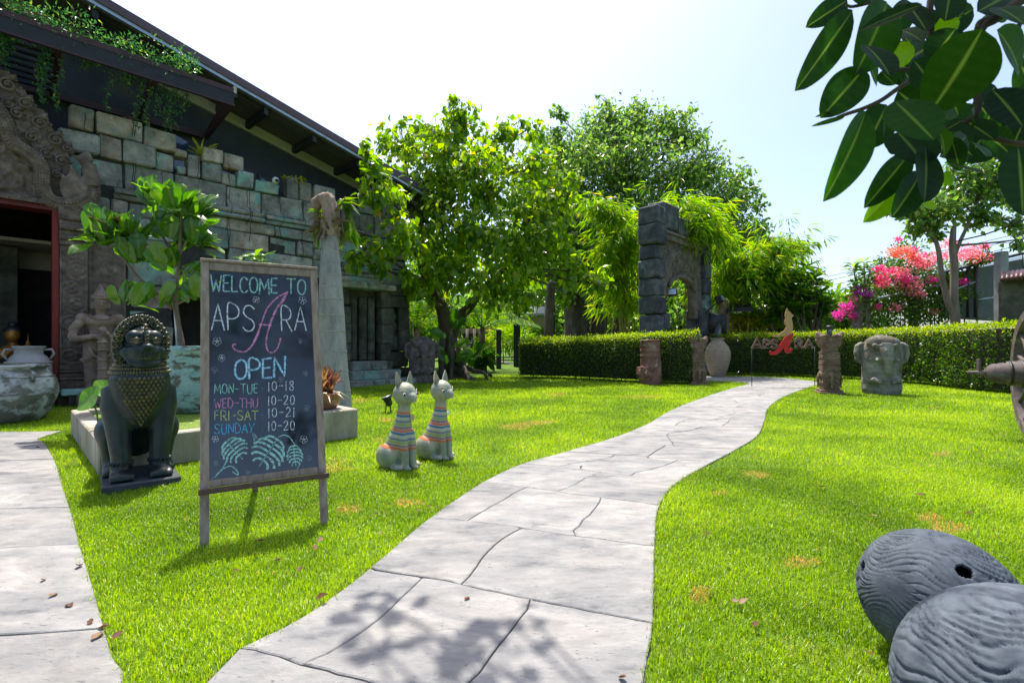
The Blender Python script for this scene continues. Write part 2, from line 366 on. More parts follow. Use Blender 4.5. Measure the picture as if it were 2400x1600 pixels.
for i in range(len(rows)-1):
    l0, r0_, sp = rows[i]; l1, r1_, _ = rows[i+1]
    A0, B0 = at_arc(Ls, La, l0), at_arc(Rs, Ra, r0_); A1, B1 = at_arc(Ls, La, l1), at_arc(Rs, Ra, r1_)
    us = [(0, 0)]+sp+[(1, 1)]
    def edge(side, u0, u1, n=8):
        out = []
        for k_ in range(n+1):
            t = k_/n; p = at_arc(Ls, La, l0+(l1-l0)*t); q = at_arc(Rs, Ra, r0_+(r1_-r0_)*t); u = u0+(u1-u0)*t
            r = p.lerp(q, u); out.append(wob(r, .07, 1.3) if 0 < u0 < 1 and 0 < k_ < n else V(r.x, r.y, 0))
        return out
    for j in range(len(us)-1):
        (ua0, ua1), (ub0, ub1) = us[j], us[j+1]
        bot = line(A0.lerp(B0, ua0), A0.lerp(B0, ub0)); top = line(A1.lerp(B1, ua1), A1.lerp(B1, ub1))
        right = edge(1, ub0, ub1); left = edge(0, ua0, ua1)
        poly = bot[:-1]+right[:-1]+top[::-1][:-1]+left[::-1][:-1]
        slab(poly, path)
path_poly = [(p.x, p.y) for p in Ls]+[(p.x, p.y) for p in Rs[::-1]]
# the cross path that runs along the far hedge and away behind the near one
cross = thing('cross_path', 'pale concrete path running behind the trimmed hedge', 'path', (8, 15.5, 0)); cross['kind'] = 'structure'; del cross['category']
ca = [gp(1724*K, 882*K), gp(1680*K, 877*K), gp(1560*K, 873*K), gp(1400*K, 862*K), gp(1250*K, 850*K), gp(1130*K, 829*K)]
cb = [gp(1890*K, 880*K), gp(1800*K, 869*K), gp(1660*K, 864*K), gp(1400*K, 853*K), gp(1250*K, 843*K), gp(1120*K, 824*K)]
cas, cbs = smoothpts(ca, 4), smoothpts(cb, 4)
bb = MB(); n_ = len(cas); bb.add([p+V(0, 0, .006) for p in cas]+[p+V(0, 0, .006) for p in cbs], [(i, n_+i, n_+1+i, i+1) for i in range(n_-1)]); bb.build('path_bed', M_joint, cross)
for i in range(0, n_-1):
    slab([cas[i], cbs[i], cbs[i+1], cas[i+1]], cross)
cross_poly = [(p.x, p.y) for p in cas]+[(p.x, p.y) for p in cbs[::-1]]
# the paved court at the left, in front of the portal
court = thing('paved_court', 'pale grey stamped concrete paving in front of the carved portal', 'paving', (-5, 4, 0)); court['kind'] = 'structure'; del court['category']
CE = [V(-1.22, .3, 0), V(-1.25, .75, 0), V(-1.28, 1.2, 0)]+[gp(x, y) for x, y in [(280, 1620), (262, 1540), (240, 1460), (215, 1370), (190, 1290), (172, 1220), (150, 1150), (130, 1085), (104, 1040), (92, 1030), (145, 1012)]]
CEs = smoothpts(CE, 8); CEa = arcs(CEs)
rowsY = [.3, 1.15, 1.95, 2.75, 3.35, 4.0, 4.8, 5.7, 6.5]
cb0 = MB(); cb0.add([V(-16, .3, .006), V(-1.3, .3, .006), V(-2.2, 2.2, .006), V(-6.5, 6.6, .006), V(-16, 9.0, .006)], [(0, 1, 2, 3, 4)]); 
bl = [(p.x, p.y, .006) for p in CEs]
cb0 = MB(); cb0.add([V(-13, .3, .006)]+[V(*p) for p in bl]+[V(-13, bl[-1][1], .006)], [tuple(range(len(bl)+2))]); cb0.build('court_bed', M_joint, court)
def ce_at(y):
    return min(CEs, key=lambda p: abs(p.y-y))
for i in range(len(rowsY)-1):
    y0, y1 = rowsY[i], rowsY[i+1]; e0 = ce_at(y0); e1 = ce_at(y1)
    if i == len(rowsY)-2: e1 = CEs[-1]
    xs0 = [0]; x = 0
    while x < 12: x += random.uniform(1.3, 2.3); xs0.append(x)
    slope = 0.30
    for j in range(len(xs0)-1):
        sh = random.uniform(-.15, .15)
        p00 = V(e0.x-xs0[j], e0.y-xs0[j]*slope*.45, 0); p01 = V(e1.x-xs0[j], e1.y-xs0[j]*slope*.45, 0)
        p10 = V(e0.x-xs0[j+1], e0.y-xs0[j+1]*slope*.45, 0); p11 = V(e1.x-xs0[j+1], e1.y-xs0[j+1]*slope*.45, 0)
        if j == 0:
            rt = [p for p in CEs if e0.y < p.y < e1.y]
            if i == len(rowsY)-2: rt = [p for k_, p in enumerate(CEs) if p.y > e0.y and k_ < len(CEs)-1]
        else: rt = line(p00, p01, 6, .05)[1:-1]
        poly = line(p10, p00, 6, .04)[:-1]+[V(p00.x, p00.y, 0)]+rt+line(p01, p11, 6, .04)[:-1]+[V(p11.x, p11.y, 0)]+line(p11, p10, 6, .05)[1:-1]
        slab(poly, court)
court_poly = [(-30, .2)]+[(p.x, p.y) for p in CEs]+[(-30, CEs[-1].y)]
# planter footprint (facade axes), used to keep grass out
PC = gp(230, 1116); PL = 3.3; PWd = 2.9      # near corner, length along U, width along -N
plan_poly = [(PC.x, PC.y), tuple((PC+U*2.42)[:2]), tuple((PC+U*2.42-N*.75)[:2]), tuple((PC+U*2.42-N*PWd)[:2]), tuple((PC-N*PWd)[:2])]
# ------------------------------------------------------------------ grass
dryp = [(1225, 992, 70, 9), (1200, 1003, 40, 5), (810, 1090, 62, 20), (780, 1100, 30, 12), (825, 1197, 40, 15), (955, 1182, 55, 12), (1770, 1113, 40, 12), (1680, 1159, 32, 9), (2180, 1212, 45, 17), (2215, 1240, 50, 17),
        (2190, 958, 22, 5), (2210, 1063, 26, 7), (905, 985, 30, 7), (1870, 1320, 60, 18), (920, 1030, 60, 9), (1310, 925, 40, 5), (1500, 930, 40, 5), (1640, 1400, 30, 25), (850, 940, 40, 6)]
def grass(y0, y1, dens, hgt, wid, two, cap=400000):
    """blades scattered over lawn; dens per square metre"""
    nn = int(((y1*y1-y0*y0)*1.12)*dens); nn = min(nn, cap)
    y = np.sqrt(rng.random(nn)*(y1*y1-y0*y0)+y0*y0); x = (rng.random(nn)*2-1)*y*1.13
    jx, jy = x+rng.normal(size=nn)*.016, y+rng.normal(size=nn)*.016
    keep = ~inpoly(jx, jy, path_poly) & ~inpoly(jx, jy, court_poly) & ~inpoly(x, y, plan_poly) & ~inpoly(x, y, cross_poly)
    keep &= ((x-P0.x)*N.x+(y-P0.y)*N.y) > 0.15
    x, y = x[keep], y[keep]; n = len(x)
    P = np.stack([x, y, np.zeros(n)], 1)
    # patches
    d = np.zeros(n); Px = x/y*F+1200; Py = HOR+EYE*F/y
    nz = np.array([mnoise.noise(V(a*2.3, b*2.3, 0)) for a, b in zip(x, y)])
    for cx, cy, rx, ry in dryp:
        q = 1-((Px-cx)/rx)**2-((Py-cy)/ry)**2; d = np.maximum(d, np.clip(q*1.0+nz*1.6, 0, 1)*(q > -1.6))
    big = np.array([mnoise.noise(V(a*.7, b*.7, 5)) for a, b in zip(x, y)])
    isdry = rng.random(n) < np.clip(d, 0, .8)
    isdry |= rng.random(n) < .02+.05*np.clip(big+nz*.5, 0, 1)
    H = hgt*(.6+.8*rng.random(n))*(1+.35*big)*np.where(isdry, .6, 1)
    Wd = wid*(.7+.6*rng.random(n))
    a = rng.random(n)*2*PI; lean = rng.random(n)*.75+.1
    wx, wy = np.cos(a), np.sin(a); fx, fy = -wy, wx
    tip = P+np.stack([fx*lean*H, fy*lean*H, H*np.sqrt(np.clip(1-lean**2*.5, .1, 1))], 1)
    l0 = P+np.stack([wx*Wd/2, wy*Wd/2, np.zeros(n)], 1); r0 = P-np.stack([wx*Wd/2, wy*Wd/2, np.zeros(n)], 1)
    rv = np.clip(.45+.62*big+.35*nz+rng.normal(size=n)*.22, 0, .88); rv[isdry] = .94+rng.random(isdry.sum())*.06
    if two:
        mid = P+np.stack([fx*lean*H*.35, fy*lean*H*.35, H*.62], 1)
        l1 = mid+np.stack([wx*Wd*.4, wy*Wd*.4, np.zeros(n)], 1); r1 = mid-np.stack([wx*Wd*.4, wy*Wd*.4, np.zeros(n)], 1)
        vs = np.stack([l0, r0, l1, r1, tip], 1).reshape(-1, 3); b = (np.arange(n)*5)[:, None, None]
        fs = (np.array([(0, 1, 3), (0, 3, 2), (2, 3, 4)])[None]+b).reshape(-1, 3); return vs, fs, np.repeat(rv, 5)
    vs = np.stack([l0, r0, tip], 1).reshape(-1, 3); fs = np.arange(n*3).reshape(-1, 3); return vs, fs, np.repeat(rv, 3)
lawn = thing('lawn', 'bright green lawn grass with a few straw coloured dry patches', 'lawn', (0, 0, 0)); lawn['kind'] = 'stuff'
AV, AF, AR, off = [], [], [], 0
GD = 1.0
for args in ((1.35, 2.6, 16000*GD, .029, .0036, True), (2.6, 4.5, 11000*GD, .030, .0042, True), (4.5, 8, 3400*GD, .034, .0075, False), (8, 14, 1250*GD, .044, .013, False), (14, 26, 330*GD, .05, .026, False)):
    v, f, r = grass(*args); AV.append(v); AF.append(f+off); AR.append(r); off += len(v)
me = trimesh('grass', np.concatenate(AV), np.concatenate(AF), np.concatenate(AR))
gr = link('grass_blades', me, M_grass, lawn); gr['kind'] = 'stuff'
print('grass tris', len(me.polygons))
# ------------------------------------------------------------------ stone facade of the shop
M_stone = pm('weathered carved concrete stone', [(0.3, (0.13, 0.13, 0.115)), (0.5, (0.25, 0.245, 0.215)), (0.68, (0.40, 0.385, 0.33))], scale=3.2, bump=1.0, bscale=7, rough=0.9, rnd=0.3, spec=0.2,
             stops2=[(0.35, (0.14, 0.30, 0.25)), (0.65, (0.28, 0.43, 0.37))], scale2=1.3, thr=(0.50, 0.62), bdist=0.07)
M_stone_rust = pm('rust stained stone', [(0.3, (0.17, 0.115, 0.07)), (0.5, (0.33, 0.27, 0.21)), (0.68, (0.47, 0.42, 0.36))], scale=3.5, bump=1.0, bscale=12, rough=0.9, rnd=0.2, spec=0.2,
             stops2=[(0.35, (0.12, 0.16, 0.14)), (0.65, (0.22, 0.23, 0.20))], scale2=1.3, thr=(0.48, 0.62), bdist=0.04)
speckle(M_stone, 5, (.56, .66), (1, 1, .35), (.05, .05, .04), .6)
speckle(M_stone_rust, 5, (.56, .66), (1, 1, .35), (.05, .045, .03), .6)
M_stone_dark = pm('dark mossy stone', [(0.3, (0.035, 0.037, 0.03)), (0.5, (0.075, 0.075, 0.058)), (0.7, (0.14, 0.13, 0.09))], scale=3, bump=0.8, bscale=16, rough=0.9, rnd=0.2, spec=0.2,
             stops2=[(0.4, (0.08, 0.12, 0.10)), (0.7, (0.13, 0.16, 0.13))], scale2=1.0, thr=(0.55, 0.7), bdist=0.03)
M_mortar = pm('dark stone joint', [(0.3, (0.02, 0.02, 0.018)), (0.7, (0.05, 0.05, 0.042))], scale=12, rough=0.95)
M_carve = pm('carved brown sandstone', [(0.3, (0.075, 0.055, 0.043)), (0.55, (0.145, 0.11, 0.086)), (0.75, (0.25, 0.20, 0.165))], scale=6, bump=0.6, bscale=40, rough=0.8, rnd=0.08, spec=0.3, bdist=0.008)
M_wall = pm('dark blue grey rendered wall', [(0.35, (0.028, 0.036, 0.046)), (0.6, (0.042, 0.05, 0.06)), (0.75, (0.075, 0.07, 0.062))], scale=1.6, bump=0.25, bscale=20, rough=0.8, rnd=0.02, detail=10)
M_beam = pm('cream painted beam', [(0.3, (0.40, 0.37, 0.30)), (0.7, (0.52, 0.49, 0.41))], scale=2, rough=0.7, bump=.1)
M_roof = pm('plum coloured roof sheet', [(0.3, (0.085, 0.05, 0.065)), (0.7, (0.12, 0.075, 0.09))], scale=1, rough=0.35, bump=.03)
M_soff = pm('grey ribbed soffit sheet', [(0.3, (0.06, 0.058, 0.056)), (0.7, (0.10, 0.095, 0.09))], scale=0.8, rough=0.5, bump=.1, stretch=(1, 1, 1))
M_galv = pm('galvanised steel', [(0.3, (0.30, 0.34, 0.38)), (0.7, (0.45, 0.49, 0.53))], scale=8, rough=0.35, metal=0.7, bump=.05)
M_rafter = pm('dark steel', [(0.3, (0.012, 0.012, 0.015)), (0.7, (0.022, 0.022, 0.026))], scale=5, rough=0.5, bump=.05)
M_maroon = pm('maroon painted steel', [(0.3, (0.035, 0.014, 0.016)), (0.7, (0.055, 0.022, 0.024))], scale=3, rough=0.45, bump=.05)
M_red = pm('red painted timber', [(0.3, (0.12, 0.008, 0.006)), (0.7, (0.17, 0.014, 0.009))], scale=3, rough=0.5, bump=.1)
M_glass = pm('dark blue window glass', [(0.3, (0.012, 0.05, 0.10)), (0.7, (0.02, 0.07, 0.13))], scale=.6, rough=0.06, bump=0.0, spec=1.0)
M_frame = pm('black window frame', [(0.3, (0.012, 0.014, 0.018)), (0.7, (0.02, 0.022, 0.028))], scale=4, rough=0.4)
M_dark = pm('interior wall darkened for shade', [(0.3, (0.012, 0.010, 0.010)), (0.7, (0.035, 0.028, 0.026))], scale=4, rough=0.9)  # near-black colour stands in for the darkness inside the rooms
M_black = pm('black painted metal', [(0.3, (0.015, 0.016, 0.018)), (0.7, (0.03, 0.031, 0.034))], scale=8, rough=0.45)
M_wire = pm('black cable', [(0.3, (0.01, 0.01, 0.012)), (0.7, (0.02, 0.02, 0.024))], scale=8, rough=0.6)
M_white = pm('white painted', [(0.3, (0.68, 0.68, 0.66)), (0.7, (0.78, 0.78, 0.76))], scale=6, rough=0.4, bump=.05)

shop = thing('stone_shopfront', 'grey green weathered stone block wall with broken battlements and dark doorways', 'shop building', tuple(fac(4, 0, 0)))
AX = (U, N, V(0, 0, 1))
def fbox(b, s0, s1, d0, d1, z0, z1, ch=0, jit=0):
    c = fac((s0+s1)/2, (d0+d1)/2, (z0+z1)/2); h = (abs(s1-s0)/2, abs(d1-d0)/2, abs(z1-z0)/2)
    if ch: b.chbox(c, h, AX, ch, jit)
    else: b.box(c, h, AX)
def stone_block(s0, s1, z0, z1, d1=0.0, d0=-.32, m=None, nm='stone_block', gap=.012, par=None):
    b = MB(); e = random.uniform(-.06, .07)
    fbox(b, s0+gap, s1-gap, d0, d1+e, z0+gap*.8, z1-gap*.8, ch=random.uniform(.012, .035), jit=.018)
    return part_at(nm, b, m or random.choice([M_stone, M_stone, M_stone, M_stone_rust]), par or shop)
SE = 8.15
# joint core behind the blocks (with the doorways left open)
core = MB()
D1 = (1.95, 4.35, 2.45); D2 = (fpx(812, 700)[0], fpx(880, 700)[0], 2.75)
fbox(core, 1.17, D1[0]-.02, -.40, -.06, 0, 4.6); fbox(core, D1[0]-.02, D1[1]+.02, -.40, -.06, D1[2]+.02, 4.6)
fbox(core, D1[1]+.02, 5.2, -.40, -.06, 0, 4.6); fbox(core, .05, 1.17, -.40, -.06, 0, 5.3)
fbox(core, 5.2, SE-.05, -.40, -.06, 3.0, 4.6)
fbox(core, 1.17, 5.0, -.38, -.08, 4.6, 5.0)
core.build('joint_core', M_mortar, shop)
# rows between ground and ledge
zr = [0, .52, 1.02, 1.50, 1.98, 2.47, 2.98, 3.46, 3.90, 4.22]
def zrows(k):
    rr = random.Random(k); return [z if z in (0, 2.47, 4.22) or (k == 3 and z == 2.98) else z+rr.uniform(-.11, .11) for z in zr]
for i, k_ in [(i, k) for i in range(len(zr)-1) for k in (1, 2, 3)]:
    rw = zrows(k_); z0, z1 = rw[i], rw[i+1]
    if k_ == 1: segs = [(1.15, D1[0] if i < 5 else 3.05)]
    elif k_ == 2: segs = [(D1[1] if i < 5 else 3.05, 5.15)]
    else: segs = [(5.15, SE)] if i >= 6 else []
    for a, e in segs:
        s = a
        while s < e-.02:
            w_ = random.uniform(.62, 1.15); t = s+w_
            if e-t < .4: t = e
            stone_block(s, t, z0, z1); s = t
# ledge course: two moulded bands
s = 0.9
while s < SE:
    t = min(SE, s+random.uniform(1.1, 1.7)); t = SE if SE-t < .5 else t
    stone_block(s, t, 4.22, 4.34, .10, m=M_stone, nm='ledge_stone'); stone_block(s, t, 4.34, 4.46, .17, m=M_stone, nm='ledge_stone'); s = t
s = D1[0]-.25
while s < D1[1]+.2:
    t = min(D1[1]+.25, s+.9); stone_block(s, t, 2.42, 2.62, .14, m=M_stone, nm='lintel_stone'); s = t
for z0, z1 in ((3.90, 4.22), (3.5, 3.90)):
    stone_block(.5, .85, z0, z1); stone_block(.85, 1.15, z0, z1)
# upper rows and broken skyline, from the photograph
for z0, z1, a, e in ((4.46, 5.02, .05, SE),):
    s = a
    while s < e-.02:
        t = s+random.uniform(.7, 1.1); t = e if e-t < .45 else t
        stone_block(s, t, z0, z1); s = t
def pb(x0, y0, x1, y1, d=0.0, m=None):
    """block whose front face covers the photo box; left/right and top/bottom at its own column"""
    s0, za = fpx(x0, y0, d); s1, zb = fpx(x1, y1, d); zm = fpx(x0, y1, d)[1]; zt = fpx((x0+x1)/2, (y0), d)[1]
    return s0, s1, zm, za
for (s0, s1, z0, z1, m) in [(.05, .68, 5.02, 5.45, M_stone), (.68, 1.05, 5.02, 5.5, M_stone_rust), (1.05, 1.62, 5.02, 5.5, M_stone), (1.62, 1.98, 5.02, 5.42, M_stone),
        (.22, .62, 5.50, 6.0, M_stone_rust), (.62, 1.42, 5.52, 5.98, M_stone_rust), (1.42, 2.02, 5.50, 5.92, M_stone_rust),
        (2.02, 2.22, 5.02, 5.22, M_stone), (2.22, 2.5, 5.02, 5.55, M_stone), (1.98, 2.22, 5.42, 5.60, M_stone_rust),
        (2.5, 2.92, 5.02, 5.46, M_stone), (2.92, 3.25, 5.02, 5.30, M_stone), (2.50, 2.95, 5.46, 5.80, M_stone_rust), (2.95, 3.42, 5.42, 5.82, M_stone_rust), (3.25, 3.62, 5.02, 5.42, M_stone),
        (3.66, 4.25, 5.02, 5.32, M_stone), (4.45, 4.78, 5.02, 5.62, M_stone), (4.80, 5.15, 5.02, 5.58, M_stone_rust), (5.17, 5.80, 5.02, 5.55, M_stone), (5.80, 6.1, 5.02, 5.2, M_stone),
        (6.1, 6.45, 4.9, 5.35, M_stone_dark), (6.5, 7.0, 5.02, 5.42, M_stone), (7.25, 7.9, 5.02, 5.5, M_stone)]:
    stone_block(s0, s1, z0, z1, d1=random.uniform(-.02, .06), m=m)
# first doorway: near-black back sheet and floor, painted in place of shade
room = MB()
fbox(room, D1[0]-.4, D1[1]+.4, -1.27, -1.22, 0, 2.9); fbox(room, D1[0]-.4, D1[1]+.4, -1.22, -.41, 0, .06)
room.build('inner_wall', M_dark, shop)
# right porch: steps, jambs, false door, niche with a figure
a0, a1 = D2[0], D2[1]
steps = thing
for k, (e0, e1, z, dd) in enumerate(((a0-.35, a1+.85, .17, 1.05), (a0-.2, a1+.42, .42, .75), (a0-.05, a1+.12, .68, .5))):
    b = MB(); fbox(b, e0, e1, -.05, dd, 0 if k == 0 else (.17, .42)[k-1], z, ch=.025, jit=.006); part_at('step', b, M_stone, shop)
for z0, z1 in ((.68, 1.2), (1.2, 1.75), (1.75, 2.25), (2.25, 2.75)):
    stone_block(a0-.45, a0-.02, z0, z1, .34, -.05, M_stone_dark, 'jamb_stone'); stone_block(a1, a1+.34, z0, z1, .38, -.05, M_stone_dark, 'jamb_stone')
stone_block(a0-.45, a0-.02, 0, .68, .36, -.05, M_stone_dark, 'jamb_stone'); stone_block(a1, a1+.34, .0, .68, .40, -.05, M_stone_dark, 'jamb_stone')
for s0, s1, z0, z1, d in ((a0-.55, a1+.42, 2.75, 2.93, .52), (a0-.5, a1+.2, 2.93, 3.08, .42), (a0-.4, a1-.1, 3.08, 3.22, .34), (a0-.3, a1-.3, 3.22, 3.34, .26), (a0-.15, a0+.3, 3.34, 3.5, .2)):
    stone_block(s0, s1, z0, z1, d, -.05, M_stone, 'lintel_stone')
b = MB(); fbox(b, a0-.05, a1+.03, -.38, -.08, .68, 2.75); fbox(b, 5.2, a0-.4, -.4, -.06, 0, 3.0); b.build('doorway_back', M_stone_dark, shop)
for q, (f0, f1, dd) in enumerate(((.06, .30, .12), (.36, .62, .16), (.68, .93, .12))):
    b = MB(); w_ = a1-a0; fbox(b, a0+w_*f0, a0+w_*f1, -.1, dd, .70, 2.55, ch=.03, jit=.004)
    fbox(b, a0+w_*f0+.04, a0+w_*f1-.04, dd-.01, dd+.03, .9, 2.35, ch=.02); b.build('door_leaf', M_stone_dark, shop)
n0 = a1+.34
for (s0, s1, z0, z1, d) in ((n0, SE, 0, .45, .2), (n0, SE, .45, .95, .12), (n0, n0+.22, .95, 2.3, .10), (SE-.42, SE, .95, 1.6, .16), (SE-.42, SE, 1.6, 2.3, .14), (n0, SE, 2.3, 2.65, .14), (n0, SE, 2.65, 3.0, .1)):
    stone_block(s0, s1, z0, z1, d, -.4, M_stone_dark)
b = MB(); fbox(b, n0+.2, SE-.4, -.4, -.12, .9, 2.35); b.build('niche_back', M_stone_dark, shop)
b = MB(); nc = (n0+.22+SE-.42)/2
def F3(s, d, z): return fac(s, d, z)
rU = Quaternion((0, 0, 1), PI/2-ang)
b.ell(F3(nc, -.02, 2.0), (.09, .07, .11), rU); b.ell(F3(nc, -.02, 2.14), (.05, .05, .12), rU); b.ell(F3(nc, -.04, 1.72), (.17, .08, .17), rU); b.ell(F3(nc, -.04, 1.5), (.11, .07, .14), rU)
b.tube([F3(nc, -.04, 1.42), F3(nc, -.04, 1.2), F3(nc, -.04, .98)], [.15, .14, .17], 12); b.tube([F3(nc-.17, -.03, 1.78), F3(nc-.2, 0, 1.52), F3(nc-.14, .02, 1.4)], [.04, .035, .03], 8)
b.tube([F3(nc+.17, -.03, 1.78), F3(nc+.2, .02, 1.6), F3(nc+.12, .06, 1.75)], [.04, .035, .03], 8)
sculpt('niche_figure', b, .02, M_stone_dark, shop)
# side return of the facade
s_ = 0
for z0, z1 in zip(zr[:-1], zr[1:]):
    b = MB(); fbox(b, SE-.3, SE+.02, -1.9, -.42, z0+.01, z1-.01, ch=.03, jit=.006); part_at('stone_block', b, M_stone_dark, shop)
# hanging light wires on the facade
for i, (x, y0, y1) in enumerate([(200, 262, 400), (313, 285, 460), (318, 300, 462), (382, 400, 480), (467, 360, 440), (540, 405, 590), (582, 425, 540), (588, 428, 600), (660, 450, 560), (655, 430, 470), (712, 470, 610), (720, 470, 500), (845, 500, 540)]):
    s0, z0 = fpx(x, y0, .12); z1 = fpx(x, y1, .12)[1]; b = MB()
    b.tube([fac(s0+.015*math.sin(k*1.7+i), .05+.19*(1 if 4.2 < z0+(z1-z0)*k/12 < 4.5 else .0)+.03*math.sin(k+i), z0+(z1-z0)*k/12) for k in range(13)], .007, 5)
    b.build('light_wire', M_wire, shop)
# ------------------------------------------------------------------ the hall behind, with its sloping roof
hall = thing('dark_hall', 'dark blue grey hall with a long sloping plum edged roof above the stone front', 'building', tuple(fac(3, -2, 0)))
WD, FD = -1.3, 0.35
def zline(p, q, d):
    (s0, z0), (s1, z1) = fpx(*p, d), fpx(*q, d); return lambda s: z0+(z1-z0)*(s-s0)/(s1-s0)
zf = zline((245, 0), (914, 395), FD); zb = zline((422, 200), (840, 425), WD)
sA = -2.2; sC = fpx(863, 500, WD)[0]; sZ = 9.6
print('roof z at s=2', zf(2), zb(2), 's=6', zf(6), zb(6), 'corner', sC)
b = MB(); top = lambda s: zb(s)+.02
# wall with a polygonal outline
b.prism([fac(.45, WD, 0), fac(sC, WD, 0), fac(sC, WD, top(sC)), fac(sA, WD, top(sA)), fac(sA, WD, 4.3), fac(.45, WD, 4.3)], -N*.25); b.build('wall', M_wall, hall)
b = MB(); b.prism([fac(sC, WD-.25, 0), fac(sC, WD-.25, top(sC)), fac(sC, WD-8, top(sC)), fac(sC, WD-8, 0)], -U*.2); b.build('end_wall', M_wall, hall)
def slope_prism(b, s0, s1, d0, d1, lo, hi, fa=None, fb=None):
    fa = fa or zf; fb = fb or zf
    vs = []
    for s in (s0, s1):
        for (d, f) in ((d0, fa), (d1, fb)):
            for h in (lo, hi): vs.append(fac(s, d, f(s)+h))
    b.add(vs, [(0, 1, 3, 2), (4, 6, 7, 5), (0, 4, 5, 1), (2, 3, 7, 6), (0, 2, 6, 4), (1, 5, 7, 3)])
b = MB(); slope_prism(b, sA, sZ, WD-.02, FD-.12, -.02, .0, zb, lambda s: zf(s)-.16); b.build('soffit', M_soff, hall)
nrib = 9
for k in range(nrib):
    d0 = WD+.08+(FD-.2-WD)*k/nrib; t = (d0-WD)/(FD-.12-WD); f = lambda s, t=t: zb(s)*(1-t)+(zf(s)-.16)*t
    b = MB(); slope_prism(b, sA, sZ, d0, d0+.035, -.032, -.018, f, f); b.build('soffit_rib', M_soff, hall)
b = MB(); slope_prism(b, sA, sZ, WD+.005, WD+.09, -.30, -.04, zb, zb); b.build('eave_beam', M_beam, hall)
b = MB(); slope_prism(b, sA, sZ, FD-.14, FD-.02, -.20, -.10); b.build('gutter', M_galv, hall)
b = MB(); slope_prism(b, sA, sZ, FD-.02, FD+.02, -.12, .05); b.build('fascia', M_roof, hall)
b = MB(); slope_prism(b, sA, sZ, FD-.6, FD+.0, .05, .07); slope_prism(b, sA, sZ, WD-8, FD-.6, .05, .07, lambda s: zf(s)+.5, zf); b.build('roof', M_roof, hall)
for px in (508, 577, 685, 782, 880):
    s0 = fpx(px, 300, WD)[0]; b = MB(); slope_prism(b, s0-.05, s0+.05, WD+.09, FD-.14, -.20, -.03, lambda s: zb(s)-.05, lambda s: zf(s)-.2); b.build('rafter', M_rafter, hall)
for s0 in (-.7, .6):
    b = MB(); slope_prism(b, s0-.05, s0+.05, WD+.09, FD-.14, -.20, -.03, lambda s: zb(s)-.05, lambda s: zf(s)-.2); b.build('rafter', M_rafter, hall)
# windows in the hall wall behind the battlements
for (x0, x1, yt0, yt1) in ((400, 452, 305, 330), (452, 600, 330, 405), (605, 640, 408, 425)):
    s0, z0 = fpx(x0, yt0, WD); s1, z1 = fpx(x1, yt1, WD); b = MB()
    b.prism([fac(s0, WD+.01, 4.9), fac(s1, WD+.01, 4.9), fac(s1, WD+.01, z1), fac(s0, WD+.01, z0)], N*.03); wf = b.build('window', M_frame, hall)
    b = MB(); b.prism([fac(s0+.07, WD+.04, 4.9), fac(s1-.07, WD+.04, 4.9), fac(s1-.07, WD+.04, z1-.1), fac(s0+.07, WD+.04, z0-.1)], N*.008); b.build('pane', M_glass, wf)
# lean-to roof beyond the corner, seen through the tree
b = MB(); b.prism([fac(sC+.1, WD-.3, 4.4), fac(sC+.1, WD-.3, 6.0), fac(sC+3.2, WD-.3, 4.9), fac(sC+3.2, WD-.3, 4.4)], -N*.1); b.build('side_gable', M_beam, hall)
# ------------------------------------------------------------------ planted canopy frame over the door
can = thing('steel_canopy', 'dark maroon steel canopy frame overgrown with hanging vines', 'canopy', tuple(fac(0, .8, 6)))
CD = 1.0
s0, z0 = fpx(551, 214, CD); sa, za = fpx(89, 67, CD); zc = (z0+za)/2
print('canopy', s0, z0, sa, za)
zc = z0
fs0 = -2.6
b = MB(); fbox(b, fs0, s0, CD-.06, CD, zc-.05, zc+.06); b.build('front_beam', M_maroon, can)
b = MB(); fbox(b, fs0, s0, WD+.1, WD+.18, zc-.45, zc-.3); b.build('rear_beam', M_maroon, can)
b = MB(); fbox(b, fs0, s0-.02, CD-.05, CD-.01, zc-.30, zc-.05); b.build('front_panel', M_rafter, can)
b = MB(); fbox(b, fs0, s0, CD-.07, CD+.0, zc-.34, zc-.30); b.build('lower_beam', M_maroon, can)
b = MB(); fbox(b, s0-.03, s0+.03, CD-.08, CD+.02, zc-.05, zc+.10); b.build('beam_cap', M_beam, can)
for s in (s0-.04, s0-1.45, s0-2.9, s0-4.3, s0-5.7):
    if s > fs0:
        b = MB(); b.prism([fac(s-.04, CD-.06, zc-.34), fac(s-.04, CD-.06, zc+.04), fac(s-.04, WD+.1, zc-.3), fac(s-.04, WD+.1, zc-.45)], U*.08); b.build('side_arm', M_maroon, can)
for k in range(7):
    b = MB(); d0 = CD-.3-k*.26; fbox(b, fs0, s0-2.9, d0-.09, d0, zc-.33-k*.012, zc-.30-k*.012); b.build('louvre_slat', M_rafter, can)
# cctv camera on the battlement
cc = fac(4.6, .1, 0); s1, z1 = fpx(646, 423, .12); cct = thing('security_camera', 'small white round security camera fixed on top of the stone wall', 'camera', tuple(fac(s1, .12, z1)))
b = MB(); b.ell(fac(s1, .12, z1), (.085, .085, .085)); b.build('housing', M_white, cct)
b = MB(); b.tube([fac(s1, .17, z1-.01), fac(s1+.01, .22, z1-.03)], [.045, .04], 14); b.build('lens', M_black, cct)
b = MB(); b.tube([fac(s1+.06, .1, z1), fac(s1+.14, .06, z1-.1), fac(s1+.12, .04, z1-.4)], .012, 6); b.build('cable', M_wire, cct)
# rail between the battlements
rl = thing('steel_rail', 'thin steel rail behind the broken battlements', 'rail', tuple(fac(3.5, -.5, 5.4)))
b = MB(); b.tube([fac(2.0, -.5, 5.75), fac(4.6, -.5, 5.2)], .022, 6); b.build('rail', M_galv, rl)
